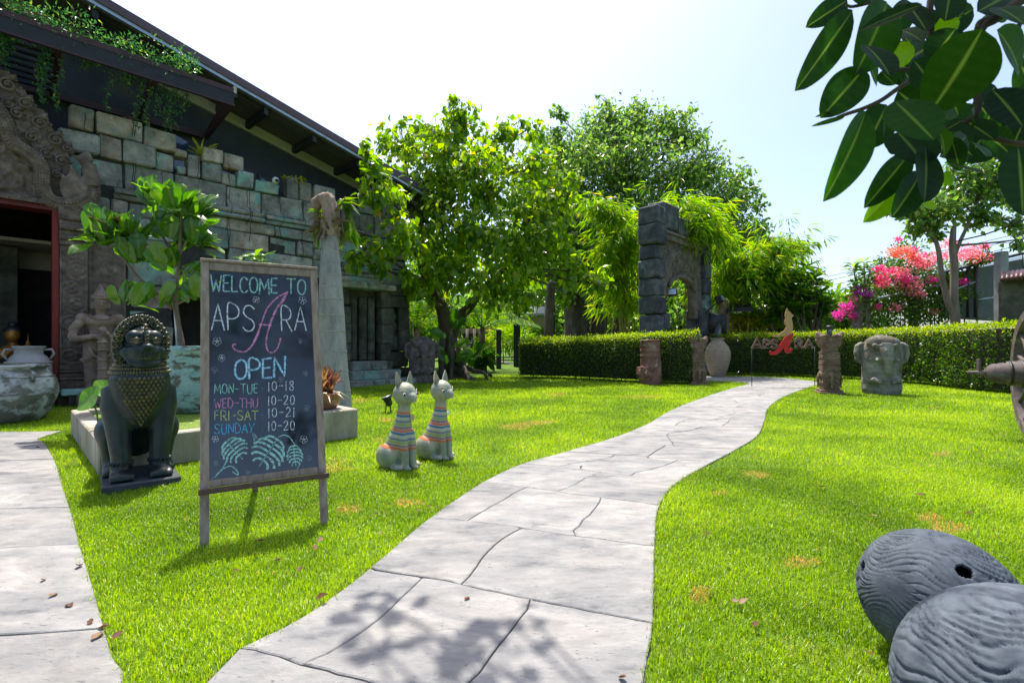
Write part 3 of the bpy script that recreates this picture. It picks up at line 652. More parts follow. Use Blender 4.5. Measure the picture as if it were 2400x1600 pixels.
# ------------------------------------------------------------------ carved portal
def relief(b, o, du, dv, dn, w, h, nu, nv, fn):
    """grid panel standing proud of o by fn(u, v) metres (u, v in metres), closed at the rim"""
    vs = []; 
    for j in range(nv+1):
        for i in range(nu+1):
            u, v = w*i/nu, h*j/nv; e = 0 if i in (0, nu) or j in (0, nv) else fn(u, v)
            vs.append(o+du*u+dv*v+dn*e)
    b.add(vs, [(j*(nu+1)+i, j*(nu+1)+i+1, (j+1)*(nu+1)+i+1, (j+1)*(nu+1)+i) for j in range(nv) for i in range(nu)], True)
def scroll(w, cell, dep=.03):
    def f(u, v):
        k = int(v//cell); cx = w*(.5+.10*(1 if k % 2 else -1)); cy = (k+.5)*cell; dx, dy = (u-cx)*(1 if k % 2 else -1), v-cy
        r = math.hypot(dx, dy)/(cell*.5); th = math.atan2(dy, dx)
        if r < .2: return dep*(1.0-.8*(r/.2)**2)+.008
        if r < 1.0: return dep*(.35+.45*math.sin(th+r*9.0)+.2*math.sin(th*5-r*8))
        return dep*(.35+.4*math.sin(u*130+2*math.sin(v*70))*math.sin(v*120+k))
    return f
def edged(fn, w, h, m=.03, lift=.03):
    return lambda u, v: lift if (u < m or u > w-m) else fn(u, v)
def leafy(dep, sc):
    def f(u, v):
        a = mnoise.noise(V(u*sc, v*sc, 1.3)); c = mnoise.noise(V(u*sc*2.3, v*sc*2.3, 7.7))
        return dep*(1-abs(a)*2.4)+dep*.35*c
    return f
PD = .45
s_j = fpx(140, 700, PD)[0]; s_p = fpx(207, 700, PD)[0]; s_q = fpx(300, 500, PD)[0]
z_l0 = fpx(142, 515, PD)[1]; z_l1 = fpx(142, 482, PD)[1]; z_cap = fpx(142, 573, PD)[1]; z_b = fpx(142, 855, PD)[1]
sM = s_j-1.30          # door centre
port = thing('carved_portal', 'carved brown sandstone doorway with serpent gable, scroll pillars and a red inner frame', 'doorway', tuple(fac(sM, PD, 0)))
def half(sgn):
    """one pillar; sgn=+1 the right one, -1 mirrored about the door centre"""
    X = lambda s: sM+sgn*(s-sM)
    def bx(b, s0, s1, *r, **k): fbox(b, min(X(s0), X(s1)), max(X(s0), X(s1)), *r, **k)
    b = MB(); bx(b, s_j, s_p, .0, PD-.03, z_b, z_cap); 
    s0 = min(X(s_j), X(s_p)); w_ = s_p-s_j
    relief(b, fac(s0, PD-.03, z_b), U, V(0, 0, 1), N, w_, z_cap-z_b, 34, 190, edged(scroll(w_, (z_cap-z_b)/7), w_, 1))
    b.build('pillar', M_carve, port)
    b = MB(); z = z_b; hh = [(.10, .03), (.05, .07), (.09, .04), (.05, .09), (.14, .06), (.06, .12)]; 
    for h_, o_ in hh:
        bx(b, s_j-.01, s_q+.02, 0, PD+o_, z-h_, z-.004, ch=.012); z -= h_
    bx(b, s_j-.03, s_q+.06, 0, PD+.16, 0.0, z-.004, ch=.02); b.build('pillar_base', M_carve, port)
    b = MB(); z = z_cap
    n = 5; hs = (z_l0-z_cap)/n
    for k in range(n):
        o_ = (.03, .08, .02, .10, .05)[k]; bx(b, s_j-.005, s_p+.03, 0, PD+o_, z+.004, z+hs, ch=.01)
        if k in (1, 3):
            m_ = 12
            for q in range(m_):
                sx = s_j+(s_p+.02-s_j)*(q+.5)/m_; b.ell(fac(X(sx), PD+o_, z+hs*.5), (.022, .022, hs*.42), None, 8, 6)
        z += hs
    b.build('capital', M_carve, port)
    b = MB(); bx(b, s_j-.02, s_q+.02, 0, PD+.10, z_l0+.004, z_l1, ch=.02)
    s0 = min(X(s_j), X(s_q)); relief(b, fac(s0, PD+.10, z_l0+.02), U, V(0, 0, 1), N, s_q-s_j, z_l1-z_l0-.04, 60, 14, leafy(.02, 28)); b.build('abacus', M_carve, port)
    # recessed band behind the guardian
    b = MB(); bx(b, s_p+.004, s_q, 0, .22, z_b, z_l0); s0 = min(X(s_p), X(s_q)); w2 = s_q-s_p
    relief(b, fac(s0, .22, z_b), U, V(0, 0, 1), N, w2, z_l0-z_b, 40, 160, edged(scroll(w2, .55, .025), w2, 1, .05)); b.build('side_band', M_carve, port)
half(1); half(-1)
# red frame and lintel
zt = fpx(137, 495, PD)[1]; zt1 = fpx(137, 478, PD)[1]
b = MB(); fbox(b, s_j-.10, s_j-.012, .05, PD-.02, 0.02, zt1); b.build('door_jamb', M_red, port)
b = MB(); fbox(b, 2*sM-s_j+.012, 2*sM-s_j+.10, .05, PD-.02, 0.02, zt1); b.build('door_jamb', M_red, port)
b = MB(); fbox(b, 2*sM-s_j+.10, s_j-.10, .05, PD-.02, zt, zt1); b.build('door_head', M_red, port)
b = MB(); fbox(b, 2*sM-s_j-.0, s_j, .0, PD+.06, zt1+.004, z_l1-.0, ch=.02)
relief(b, fac(2*sM-s_j, PD+.06, zt1+.03), U, V(0, 0, 1), N, 2*(s_j-sM), z_l1-zt1-.06, 150, 18, leafy(.02, 26)); b.build('lintel', M_carve, port)
# room behind the door
b = MB(); s0, s1 = 2*sM-s_j-.4, s_j+.35
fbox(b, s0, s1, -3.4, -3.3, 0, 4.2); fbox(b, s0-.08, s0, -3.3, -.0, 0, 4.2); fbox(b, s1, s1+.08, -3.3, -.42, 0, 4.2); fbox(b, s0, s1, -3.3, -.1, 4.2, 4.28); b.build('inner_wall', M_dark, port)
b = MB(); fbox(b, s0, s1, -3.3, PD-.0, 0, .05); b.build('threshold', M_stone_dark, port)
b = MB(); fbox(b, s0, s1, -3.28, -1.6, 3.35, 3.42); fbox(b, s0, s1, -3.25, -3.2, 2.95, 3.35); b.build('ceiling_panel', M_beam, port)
M_redp = pm('deep red lacquer', [(0.3, (0.05, 0.004, 0.005)), (0.7, (0.085, 0.008, 0.008))], scale=2, rough=0.4)
for k, sx in enumerate((sM-.55, sM-.02)):
    b = MB(); fbox(b, sx-.26, sx+.24, -1.9, -1.84, .06, 3.3, ch=.01); fbox(b, sx-.18, sx+.16, -1.84, -1.82, .3, 3.0, ch=.01); b.build('door_leaf', M_redp, port)
b = MB(); fbox(b, sM+.3, sM+.75, -2.3, -2.2, .06, 3.3, ch=.01); b.build('inner_pillar', M_stone_dark, port)
# cut the hall wall and joint core do not reach the door: the hall wall has its own opening in the dark
# gable: naga body, flames and tympanum
GZ = z_l1
tym = MB()
OUT = [(160, 478), (178, 430), (160, 372), (150, 330), (120, 290), (104, 252), (75, 242), (60, 205), (35, 196), (22, 160), (0, 156)]
out = [fpx(x, y, PD) for x, y in OUT]
pl_ = [(s, z) for s, z in out]+[(2*sM-s, z) for s, z in out[::-1]]
sp_, zp_ = out[-1]; apex = (sM, zp_+.45)
pl_ = [(s, z) for s, z in out]+[apex]+[(2*sM-s, z) for s, z in out[::-1]]
pl_ = [(s, z) for s, z in pl_]
tym.prism([fac(s, .30, z) for s, z in pl_], -N*.28); tym.build('tympanum', M_carve, port)
def lobes():
    for sgn in (1, -1):
        for i in range(len(out)-1):
            pass
flame_pts = [((20, 195), 36), ((62, 240), 30), ((40, 262), 26), ((95, 285), 34), ((75, 318), 26), ((132, 325), 32), ((110, 358), 28), ((147, 375), 30), ((135, 405), 22), ((160, 345), 22), ((20, 240), 26)]
def curl(b, c, r, sgn, d=PD-.12, turns=1.6, th0=0.0):
    """spiral ridge of a carved curl with a boss"""
    pts = []; rad = []
    for k in range(26):
        t = k/25; a = th0+sgn*t*turns*2*PI; rr = r*(1-.80*t); pts.append(fac(c[0]+rr*math.cos(a), d+.06*t, c[1]+rr*math.sin(a))); rad.append(r*.17*(1-.45*t)+.006)
    b.tube(pts, rad, 7); b.ell(fac(c[0], d+.06, c[1]), (r*.22,)*3, None, 10, 7)
for sgn in (1, -1):
    for (xy, rp) in flame_pts:
        s, z = fpx(*xy, PD); r = rp/F*9.3*.60; c = (sM+sgn*(s-sM), z)
        b = MB(); b.ell(fac(c[0], PD-.22, c[1]), (r*.95, r*.35, r*1.15), rU, 18, 12); 
        b.tube([fac(c[0]-sgn*r*.1, PD-.14, c[1]+r*.6), fac(c[0]+sgn*r*.4, PD-.12, c[1]+r*1.05), fac(c[0]+sgn*r*.55, PD-.12, c[1]+r*1.35)], [r*.42, r*.3, r*.08], 9)
        curl(b, (c[0], c[1]), r*.72, sgn, PD-.10, 1.5, 1.2)
        for q in range(5):
            a = -.6+q*.75; b.ell(fac(c[0]+r*.88*math.cos(a)*sgn, PD-.14, c[1]+r*.95*math.sin(a)), (r*.17, r*.17, r*.2), None, 8, 6)
        b.build('flame_scroll', M_carve, port)
    # serpent body
    bp = [(-60, 205), (-25, 232), (0, 262), (18, 300), (32, 335), (58, 352), (85, 372), (100, 400), (100, 432), (112, 462), (140, 478), (180, 476), (208, 455), (212, 420), (205, 395)]
    P_ = [fpx(*q, PD) for q in bp]; P_ = smoothpts([fac(sM+sgn*(s-sM), PD-.04, z) for s, z in P_], 5)
    nP = len(P_); b = MB(); R_ = [.125+.0*k for k in range(nP)]; 
    for k in range(nP):
        t = k/(nP-1); R_[k] = .12+.07*math.exp(-((t-.82)/.10)**2)-.02*(t > .97)
    b.tube(P_, R_, 14)
    for k in range(2, nP-2, 1):
        d_ = (P_[k+1]-P_[k-1]).normalized(); x_ = d_.cross(N).normalized(); 
        for e in (-.62, 0, .62):
            b.ell(P_[k]+x_*R_[k]*e+N*R_[k]*(.78 if e else 1.0), (.03, .03, .03), None, 6, 4)
    b.build('serpent_body', M_carve, port)
    # serpent heads
    b = MB()
    def q(x, y, d=PD+.04): s, z = fpx(x, y, PD); return fac(sM+sgn*(s-sM), d, z)
    b.tube([q(215, 440), q(214, 415), q(208, 398), q(212, 385)], [.14, .13, .12, .10], 12); b.tube([q(200, 388), q(212, 392), q(222, 394)], [.11, .085, .045], 10); b.tube([q(205, 402), q(218, 404)], [.07, .035], 8)
    b.tube([q(208, 380), q(205, 366), q(202, 352)], [.10, .075, .01], 10, sc=(1, .5)); b.tube([q(200, 384), q(185, 374), q(206, 354)], [.09, .07, .015], 10)
    b.tube([q(185, 470), q(170, 440), q(168, 415), q(176, 402)], [.09, .08, .07, .05], 10); b.tube([q(172, 404), q(184, 406)], [.06, .03], 8); b.tube([q(170, 402), q(164, 386)], [.06, .01], 8)
    b.tube([q(165, 474), q(152, 450), q(148, 430), q(156, 420)], [.08, .07, .06, .04], 10); b.tube([q(152, 424), q(164, 426)], [.05, .025], 8); b.tube([q(150, 420), q(145, 408)], [.05, .01], 8)
    b.ell(q(207, 388, PD+.13), (.03, .03, .03)); b.ell(q(190, 445), (.17, .10, .26), rU)
    sculpt('serpent_head', b, .018, M_carve, port, smooth=3)
b = MB(); z0_ = GZ+.02; relief(b, fac(2*sM-s_j+.25, .30, z0_), U, V(0, 0, 1), N, 2*(s_j-sM)-.5, 1.5, 110, 70, leafy(.06, 7)); b.build('gable_relief', M_carve, port)
# low stone shelf beside the portal
b = MB(); q0 = fac(s_q-.6, PD+.2, 0)
b = MB(); fbox(b, s_j-.0, s_q+.3, PD+.18, PD+.62, .22, .32, ch=.02, jit=.01); sh = tag(b.build('stone_bench', M_stone), 'low rough stone bench at the foot of the carved pillar', 'bench')
b = MB(); fbox(b, s_j+.1, s_q+.15, PD+.22, PD+.55, 0, .22, ch=.02); b.build('bench_base', M_stone_dark, sh)

# ------------------------------------------------------------------ guardian statue
gs_, _ = fpx(236, 880, .85); gb_ = fac(gs_, .85, 0)
M_guard = pm('lighter worn sandstone figure', [(0.3, (0.15, 0.10, 0.078)), (0.55, (0.26, 0.19, 0.145)), (0.75, (0.38, 0.30, 0.24))], scale=6, bump=0.5, bscale=40, rough=0.8, rnd=0.03, spec=0.3, bdist=0.006)
def guardian():
    t = thing('guardian_statue', 'carved brown stone guardian figure with pointed crown holding a club before the pillar', 'statue', tuple(gb_))
    R = Matrix.Rotation(PI/2-ang+math.radians(-2), 4, 'Z'); b = MB(); b.M = Matrix.Translation(gb_) @ Matrix.Rotation(math.atan2(U.y, U.x), 4, 'Z')
    # local: x along the wall, -y towards the viewer, z up; height 2.3
    e, tb = b.ell, b.tube
    for x in (-.14, .14):
        tb([V(x, 0, .28), V(x*1.05, -.02, .62), V(x*1.0, .0, .95), V(x*.75, 0, 1.2)], [.085, .10, .125, .15], 14); e(V(x, -.06, .29), (.08, .14, .05))
    e(V(0, 0, 1.18), (.235, .16, .16)); tb([V(0, 0, 1.15), V(0, 0, 1.35), V(0, -.01, 1.55), V(0, 0, 1.68)], [.20, .165, .21, .20], 18, sc=(1, .7))
    e(V(0, -.06, 1.60), (.24, .13, .13)); tb([V(0, 0, 1.68), V(0, -.01, 1.82)], [.08, .075], 12)
    e(V(0, -.03, 1.92), (.115, .125, .145)); e(V(0, -.03, 2.05), (.15, .15, .045)); tb([V(0, -.01, 2.06), V(0, 0, 2.14), V(0, 0, 2.22), V(0, 0, 2.33)], [.13, .10, .06, .01], 14)
    for z, r in ((2.13, .105), (2.19, .08), (2.25, .055)): e(V(0, 0, z), (r, r, .018))
    for x in (-1, 1):
        tb([V(.23*x, 0, 1.66), V(.37*x, .02, 1.47), V(.42*x, -.02, 1.27)], [.095, .085, .07], 12); tb([V(.42*x, -.02, 1.27), V(.28*x, -.16, 1.27), V(.09*x, -.24, 1.32)], [.07, .06, .05], 12)
        e(V(.26*x, 0, 1.66), (.11, .11, .10)); e(V(.05*x, -.25, 1.34+.03*x), (.075, .06, .05)); e(V(.125*x, -.03, 1.9), (.025, .04, .07))
        e(V(.11*x, .05, 1.45), (.06, .05, .08))
    # club
    tb([V(0, -.27, .27), V(0, -.27, .6), V(0, -.26, 1.0), V(0, -.26, 1.28)], [.085, .075, .07, .06], 14); 
    for z in (.3, .42, .54, .7, .86, 1.05, 1.2): e(V(0, -.265, z), (.095, .095, .018))
    e(V(0, -.26, 1.44), (.07, .06, .06))
    # skirt folds, belt, sash
    e(V(0, -.02, 1.24), (.245, .175, .035)); tb([V(-.2, -.1, 1.2), V(-.12, -.17, .95), V(0, -.19, .88), V(.12, -.17, .95), V(.2, -.1, 1.2)], .03, 8)
    tb([V(-.18, -.02, .92), V(-.16, -.02, .84)], [.14, .12], 12); tb([V(.18, -.02, .92), V(.16, -.02, .84)], [.14, .12], 12)
    sculpt('body', b, .016, M_guard, t, smooth=3)
    d = MB(); d.M = b.M
    for x in (-1, 1): d.ell(V(.045*x, -.143, 1.94), (.026, .014, .010)); d.tube([V(.015*x, -.15, 1.965), V(.05*x, -.15, 1.975), V(.085*x, -.125, 1.96)], .008, 6)
    d.tube([V(0, -.145, 1.96), V(0, -.165, 1.92), V(0, -.17, 1.895)], [.012, .016, .022], 8); d.ell(V(0, -.15, 1.862), (.04, .018, .010)); d.ell(V(0, -.147, 1.848), (.034, .016, .009))
    d.build('face', M_guard, t)
    d = MB(); d.M = b.M
    for k in range(22):
        a = PI*(k+.5)/22; d.ell(V(.17*math.cos(a), -.15-.03*math.sin(a), 1.73-.10*math.sin(a)), (.016, .016, .016), None, 8, 6)
    d.build('necklace', M_guard, t); d = MB(); d.M = b.M
    for k in range(9):
        a = PI*(k+.5)/9; d.ell(V(.13*math.cos(a), -.03-.125*math.sin(a), 2.07), (.022, .02, .035), None, 8, 6)
    d.build('crown_beads', M_guard, t)
    for x in (-1, 1):
        d = MB(); d.M = b.M
        for k in range(10): a = 2*PI*k/10; d.ell(V(.37*x+.085*math.cos(a), .02+.085*math.sin(a), 1.47+.03*math.cos(a)), (.02, .02, .02), None, 6, 5)
        d.build('armlet', M_guard, t)
    d = MB(); d.M = b.M
    for s_ in (-1, 1):
        for k in range(4): d.tube([V(.03*s_+.02, -.325+.0*k, 1.30+.04*s_+.022*k), V(.03*s_-.05, -.315, 1.305+.04*s_+.022*k)], .012, 6)
    d.build('fingers', M_guard, t)
    d = MB(); d.M = b.M; d.chbox(V(0, -.1, .12), (.36, .32, .12), None, .015); d.chbox(V(0, -.1, .255), (.32, .28, .013), None, .005); d.build('plinth', M_carve, t)
guardian()
# ------------------------------------------------------------------ things in and before the doorway
def jar_body(b, prof, c, n=40): b.lathe(prof, n, c)
M_jar = pm('whitewashed grey glazed pottery', [(0.3, (0.07, 0.075, 0.06)), (0.5, (0.13, 0.13, 0.11)), (0.7, (0.18, 0.18, 0.15))], scale=5, bump=0.3, bscale=18, rough=0.6, rnd=0.05,
           stops2=[(0.3, (0.32, 0.35, 0.34)), (0.7, (0.46, 0.49, 0.48))], scale2=3.2, thr=(0.46, 0.56), stretch=(1, 1, 1.6), bdist=.01)
jc = gp(15, 960); jc = V(jc.x, jc.y, 0.02)
jc = V(-7.55, 7.25, .02); jw = .56
jar = thing('storage_jar', 'big grey green storage jar with patches of flaking whitewash by the portal', 'jar', tuple(jc))
b = MB(); h = .82
prof = [(.36, 0), (.40, .02), (.47, .14), (.545, .34), (.56, .48), (.535, .60), (.47, .70), (.43, .745), (.425, .79), (.455, .80), (.46, .825), (.435, .835), (.40, .81), (.40, .74), (.44, .66), (.50, .5), (.42, .1), (0, .06)]
jar_body(b, prof, jc, 56); b.build('body', M_jar, jar)
for z, r in ((.40, .562), (.415, .562), (.66, .513)):
    b = MB(); b.lathe([(r-.01, z-.008), (r+.008, z), (r-.01, z+.008)], 56, jc); b.build('groove_ring', M_jar, jar)
for a in (-.3, PI-.3):
    b = MB(); c_ = jc+V(math.cos(a), math.sin(a), 0)*.50; b.tube([c_+V(0, 0, .74), c_+V(math.cos(a)*.07, math.sin(a)*.07, .72), c_+V(math.cos(a)*.07, math.sin(a)*.07, .64), c_+V(math.cos(a)*.03, 0, .60)], .025, 8); b.build('lug', M_jar, jar)
M_amph = pm('cream glazed pottery', [(0.3, (0.30, 0.28, 0.26)), (0.7, (0.42, 0.40, 0.38))], scale=5, bump=0.1, bscale=18, rough=0.5, rnd=.05)
ac = fac(s_j-.42, PD+.35, .02); ac = V(ac.x, ac.y, .02)
amp = thing('amphora', 'cream coloured ribbed amphora with loop handles standing in the doorway', 'jar', tuple(ac))
b = MB(); b.lathe([(.22, 0), (.25, .05), (.30, .35), (.31, .6), (.30, .80), (.24, .92), (.19, .97), (.19, 1.05), (.225, 1.09), (.225, 1.11), (.18, 1.11), (.17, .98), (0, .9)], 40, ac); b.build('body', M_amph, amp)
for z in (.35, .62, .82): 
    b = MB(); b.lathe([(.30, z-.02), (.322, z), (.30, z+.02)], 40, ac); b.build('rib', M_amph, amp)
for sg in (-1, 1):
    b = MB(); b.tube([ac+U*.19*sg+V(0, 0, 1.04), ac+U*.30*sg+V(0, 0, 1.05), ac+U*.33*sg+V(0, 0, .97), ac+U*.27*sg+V(0, 0, .87)], .02, 8); b.build('handle', M_amph, amp)
# seated gold figure and ornaments in the dark
M_gold = pm('aged gilded wood', [(0.3, (0.16, 0.07, 0.01)), (0.7, (0.34, 0.17, 0.03))], scale=6, rough=0.4, bump=.1, metal=.3)
M_blue = pm('blue lacquered cloth', [(0.3, (0.01, 0.02, 0.25)), (0.7, (0.03, 0.05, 0.4))], scale=6, rough=0.4)
_q = fpx(30, 800, -.7)[0]; sc_ = fac(_q, -.7, .05); st = thing('praying_figure', 'small gilded praying figure with black topknot in the dark doorway', 'statue', tuple(sc_))
b = MB(); b.M = Matrix.Translation(sc_+V(0, 0, 0)) @ Matrix.Rotation(math.atan2(U.y, U.x), 4, 'Z')
b.tube([V(0, 0, .0), V(0, 0, .5), V(0, 0, .75)], [.26, .22, .17], 14); b.ell(V(0, 0, .95), (.2, .13, .17)); b.tube([V(0, 0, 1.05), V(0, 0, 1.2)], .06, 10); b.ell(V(0, -.01, 1.30), (.12, .13, .15))
for x in (-1, 1): b.tube([V(.2*x, 0, 1.02), V(.25*x, -.05, .85), V(.13*x, -.17, .86), V(.015*x, -.21, 1.0)], [.055, .05, .04, .03], 10)
sculpt('body', b, .022, M_gold, st)
d = MB(); d.M = b.M; d.ell(V(0, .02, 1.39), (.135, .13, .09)); d.ell(V(0, .02, 1.5), (.07, .07, .07)); d.build('hair', M_black, st)
d = MB(); d.M = b.M; d.tube([V(-.1, -.1, .70), V(0, -.22, .72), V(.1, -.1, .70)], .05, 8); d.build('sash', M_blue, st)
_q = fpx(66, 800, -.5)[0]; cc_ = fac(_q, -.5, .05)
t2 = thing('ornament_bust', 'white porcelain bust with golden spire headdress on a stand in the dark doorway', 'ornament', tuple(cc_))
b = MB(); b.tube([cc_, cc_+V(0, 0, .62)], [.16, .13], 12); b.build('stand', M_rafter, t2)
b = MB(); b.ell(cc_+V(0, 0, .68), (.13, .1, .09)); b.tube([cc_+V(0, 0, .7), cc_+V(0, 0, .8)], .05, 10); b.ell(cc_+V(0, 0, .88), (.085, .095, .11)); b.ell(cc_+V(-.05, -.08, .87), (.02, .03, .02)); sculpt('bust', b, .015, M_white, t2)
b = MB(); b.lathe([(.10, .96), (.09, 1.0), (.06, 1.04), (.07, 1.07), (.035, 1.11), (.04, 1.14), (.012, 1.2), (.0, 1.34)], 14, cc_); b.build('headdress', M_gold, t2)
# ------------------------------------------------------------------ concrete pond planter
M_conc = pm('cream cast concrete', [(0.3, (0.20, 0.175, 0.125)), (0.5, (0.33, 0.30, 0.23)), (0.7, (0.45, 0.42, 0.35))], scale=3.0, bump=0.35, bscale=14, rough=0.85, rnd=0.05, stretch=(1, 1, .5),
            stops2=[(0.3, (0.14, 0.12, 0.08)), (0.7, (0.25, 0.22, 0.16))], scale2=2.2, thr=(0.55, 0.7), bdist=.008)
M_weed = pm('duckweed', [(0.35, (0.10, 0.17, 0.012)), (0.5, (0.17, 0.26, 0.02)), (0.7, (0.27, 0.37, 0.04))], scale=90, bump=0.9, bscale=120, rough=0.6, rnd=0)
pond = thing('pond_planter', 'low cream concrete pond planter covered with bright green duckweed', 'planter', tuple(PC))
def pbox(b, u0, u1, v0, v1, z0, z1, ch=.012):
    """box in planter axes: u along the facade, v away from the lawn"""
    c = PC+U*(u0+u1)/2-N*(v0+v1)/2+V(0, 0, (z0+z1)/2); b.chbox(c, ((u1-u0)/2, (v1-v0)/2, (z1-z0)/2), AX, ch)
tk = .16
b = MB(); pbox(b, 0, 1.95, 0, tk, 0, .31); b.build('front_wall', M_conc, pond)
b = MB(); pbox(b, 0, tk, tk+.002, PWd, 0, .31); b.build('side_wall', M_conc, pond)
b = MB(); pbox(b, tk+.002, 2.42, PWd-tk, PWd, 0, .31); b.build('back_wall', M_conc, pond)
b = MB(); pbox(b, 2.26, 2.42, .64, PWd-tk-.002, 0, .31); b.build('end_wall', M_conc, pond)
b = MB(); pbox(b, 1.952, 2.46, 0.0, .62, 0, .36); b.build('pedestal', M_conc, pond)
b = MB(); pbox(b, tk+.002, 2.258, tk+.002, PWd-tk-.002, 0.02, .24, .002); b.build('duckweed_cover', M_weed, pond)
# a scum of tiny fronds over the water
n = 9000; uu = rng.uniform(tk+.01, 2.25, n); vv = rng.uniform(tk+.01, PWd-tk-.01, n)
P = np.array(PC)[None]+np.array(U)[None]*uu[:, None]-np.array(N)[None]*vv[:, None]; P[:, 2] = .243
M_frond = leafmat('duckweed frond', [(0, (0.10, 0.18, 0.01)), (.5, (0.18, 0.28, 0.02)), (1, (0.30, 0.38, 0.05))], .2)
D_ = rdir(n); D_[:, 2] = .15; leaf_obj('duckweed_fronds', P, D_, np.tile([0, 0, 1.0], (n, 1)), rng.uniform(.012, .022, n), T_SMALL, M_frond, pond)
# ------------------------------------------------------------------ round big pots in the pond
M_pot = pm('flaking turquoise painted pot', [(0.3, (0.16, 0.30, 0.29)), (0.5, (0.24, 0.40, 0.38)), (0.7, (0.34, 0.48, 0.45))], scale=6, bump=0.5, bscale=20, rough=0.7, rnd=0.05,
           stops2=[(0.3, (0.055, 0.065, 0.045)), (0.6, (0.12, 0.12, 0.07)), (0.8, (0.30, 0.29, 0.15))], scale2=4.0, thr=(0.50, 0.56), stretch=(1, 1, 2.2), bdist=.012)
pc1 = pt(474, 965, 6.75); pc1.z = .24
pot = thing('turquoise_pot', 'large pot with flaking turquoise paint holding a tree, standing in the pond', 'pot', tuple(pc1))
b = MB(); b.lathe([(.33, 0), (.40, .02), (.45, .12), (.47, .35), (.475, .62), (.475, .82), (.49, .84), (.49, .88), (.465, .895), (.44, .86), (.44, .80), (0, .78)], 56, pc1); b.build('body', M_pot, pot)
b = MB(); b.lathe([(.39, .775), (.2, .80), (0, .80)], 30, pc1); b.build('soil', M_mortar, pot)
# ------------------------------------------------------------------ fiddle leaf fig
M_fig = leafmat('broad glossy fig leaf', [(0, (0.035, 0.11, 0.010)), (.5, (0.06, 0.165, 0.012)), (.8, (0.10, 0.22, 0.015)), (1, (0.17, 0.28, 0.02))], .42, rough=.22, gloss=.6, vein=True)
M_bark = pm('pale ringed bark', [(0.3, (0.12, 0.085, 0.06)), (0.7, (0.26, 0.20, 0.15))], scale=9, bump=0.5, bscale=30, rough=0.85, stretch=(1, 1, .4))
def leaf_mesh(name, ln, wd, nu=6, nv=8, fold=.12, droop=.25, wave=.0, shape=lambda t: math.sin(PI*min(1, t**.8))**.7):
    """one broad leaf as a curved sheet; attribute rib marks the veins"""
    vs = []; ribs = []; fs = []
    for j in range(nv+1):
        t = j/nv; w_ = max(.015, shape(t))*wd/2
        for i in range(-nu//2, nu//2+1):
            u = i/(nu/2); x = u*w_; z = abs(u)*w_*fold*2-droop*ln*t*t+wave*ln*math.sin(t*9+u*2)*abs(u)
            vs.append((x, t*ln, z)); ribs.append(.8 if i == 0 else (.03 if (j % 2 == 0) else 0))
    k = nu+1
    fs = [(j*k+i, j*k+i+1, (j+1)*k+i+1, (j+1)*k+i) for j in range(nv) for i in range(nu)]
    me = bpy.data.meshes.new(name); me.from_pydata(vs, [], fs); me.polygons.foreach_set('use_smooth', [True]*len(fs))
    a = me.attributes.new('rib', 'FLOAT', 'POINT'); a.data.foreach_set('value', ribs); me.update(); return me
def place(me, name, m, parent, P, D, Nn, sc=1.0):
    D = Vector(D).normalized(); X = D.cross(Vector(Nn)); X = X.normalized() if X.length > 1e-4 else D.orthogonal().normalized(); Z = X.cross(D)
    off = V(0, 0, 0); rt = parent
    while rt is not None: off += rt.location; rt = rt.parent
    o = link(name, me, m, parent); M = Matrix((X, D, Z)).transposed().to_4x4(); o.matrix_local = Matrix.Translation(Vector(P)-off) @ M @ Matrix.Scale(sc, 4); return o
fig_shape = lambda t: (.25+.9*t**.7*(1.25-t)**.3 if t < .8 else (.25+.9*.8**.7*.45**.3)*math.sqrt(max(0, (1-t)/.2)))*.85
figl = [leaf_mesh('fig_leaf', 1, .78, 6, 8, .10, .18+.1*k, .03, fig_shape) for k in range(3)]
def px3(x, y, Y): return pt(x, y, Y)
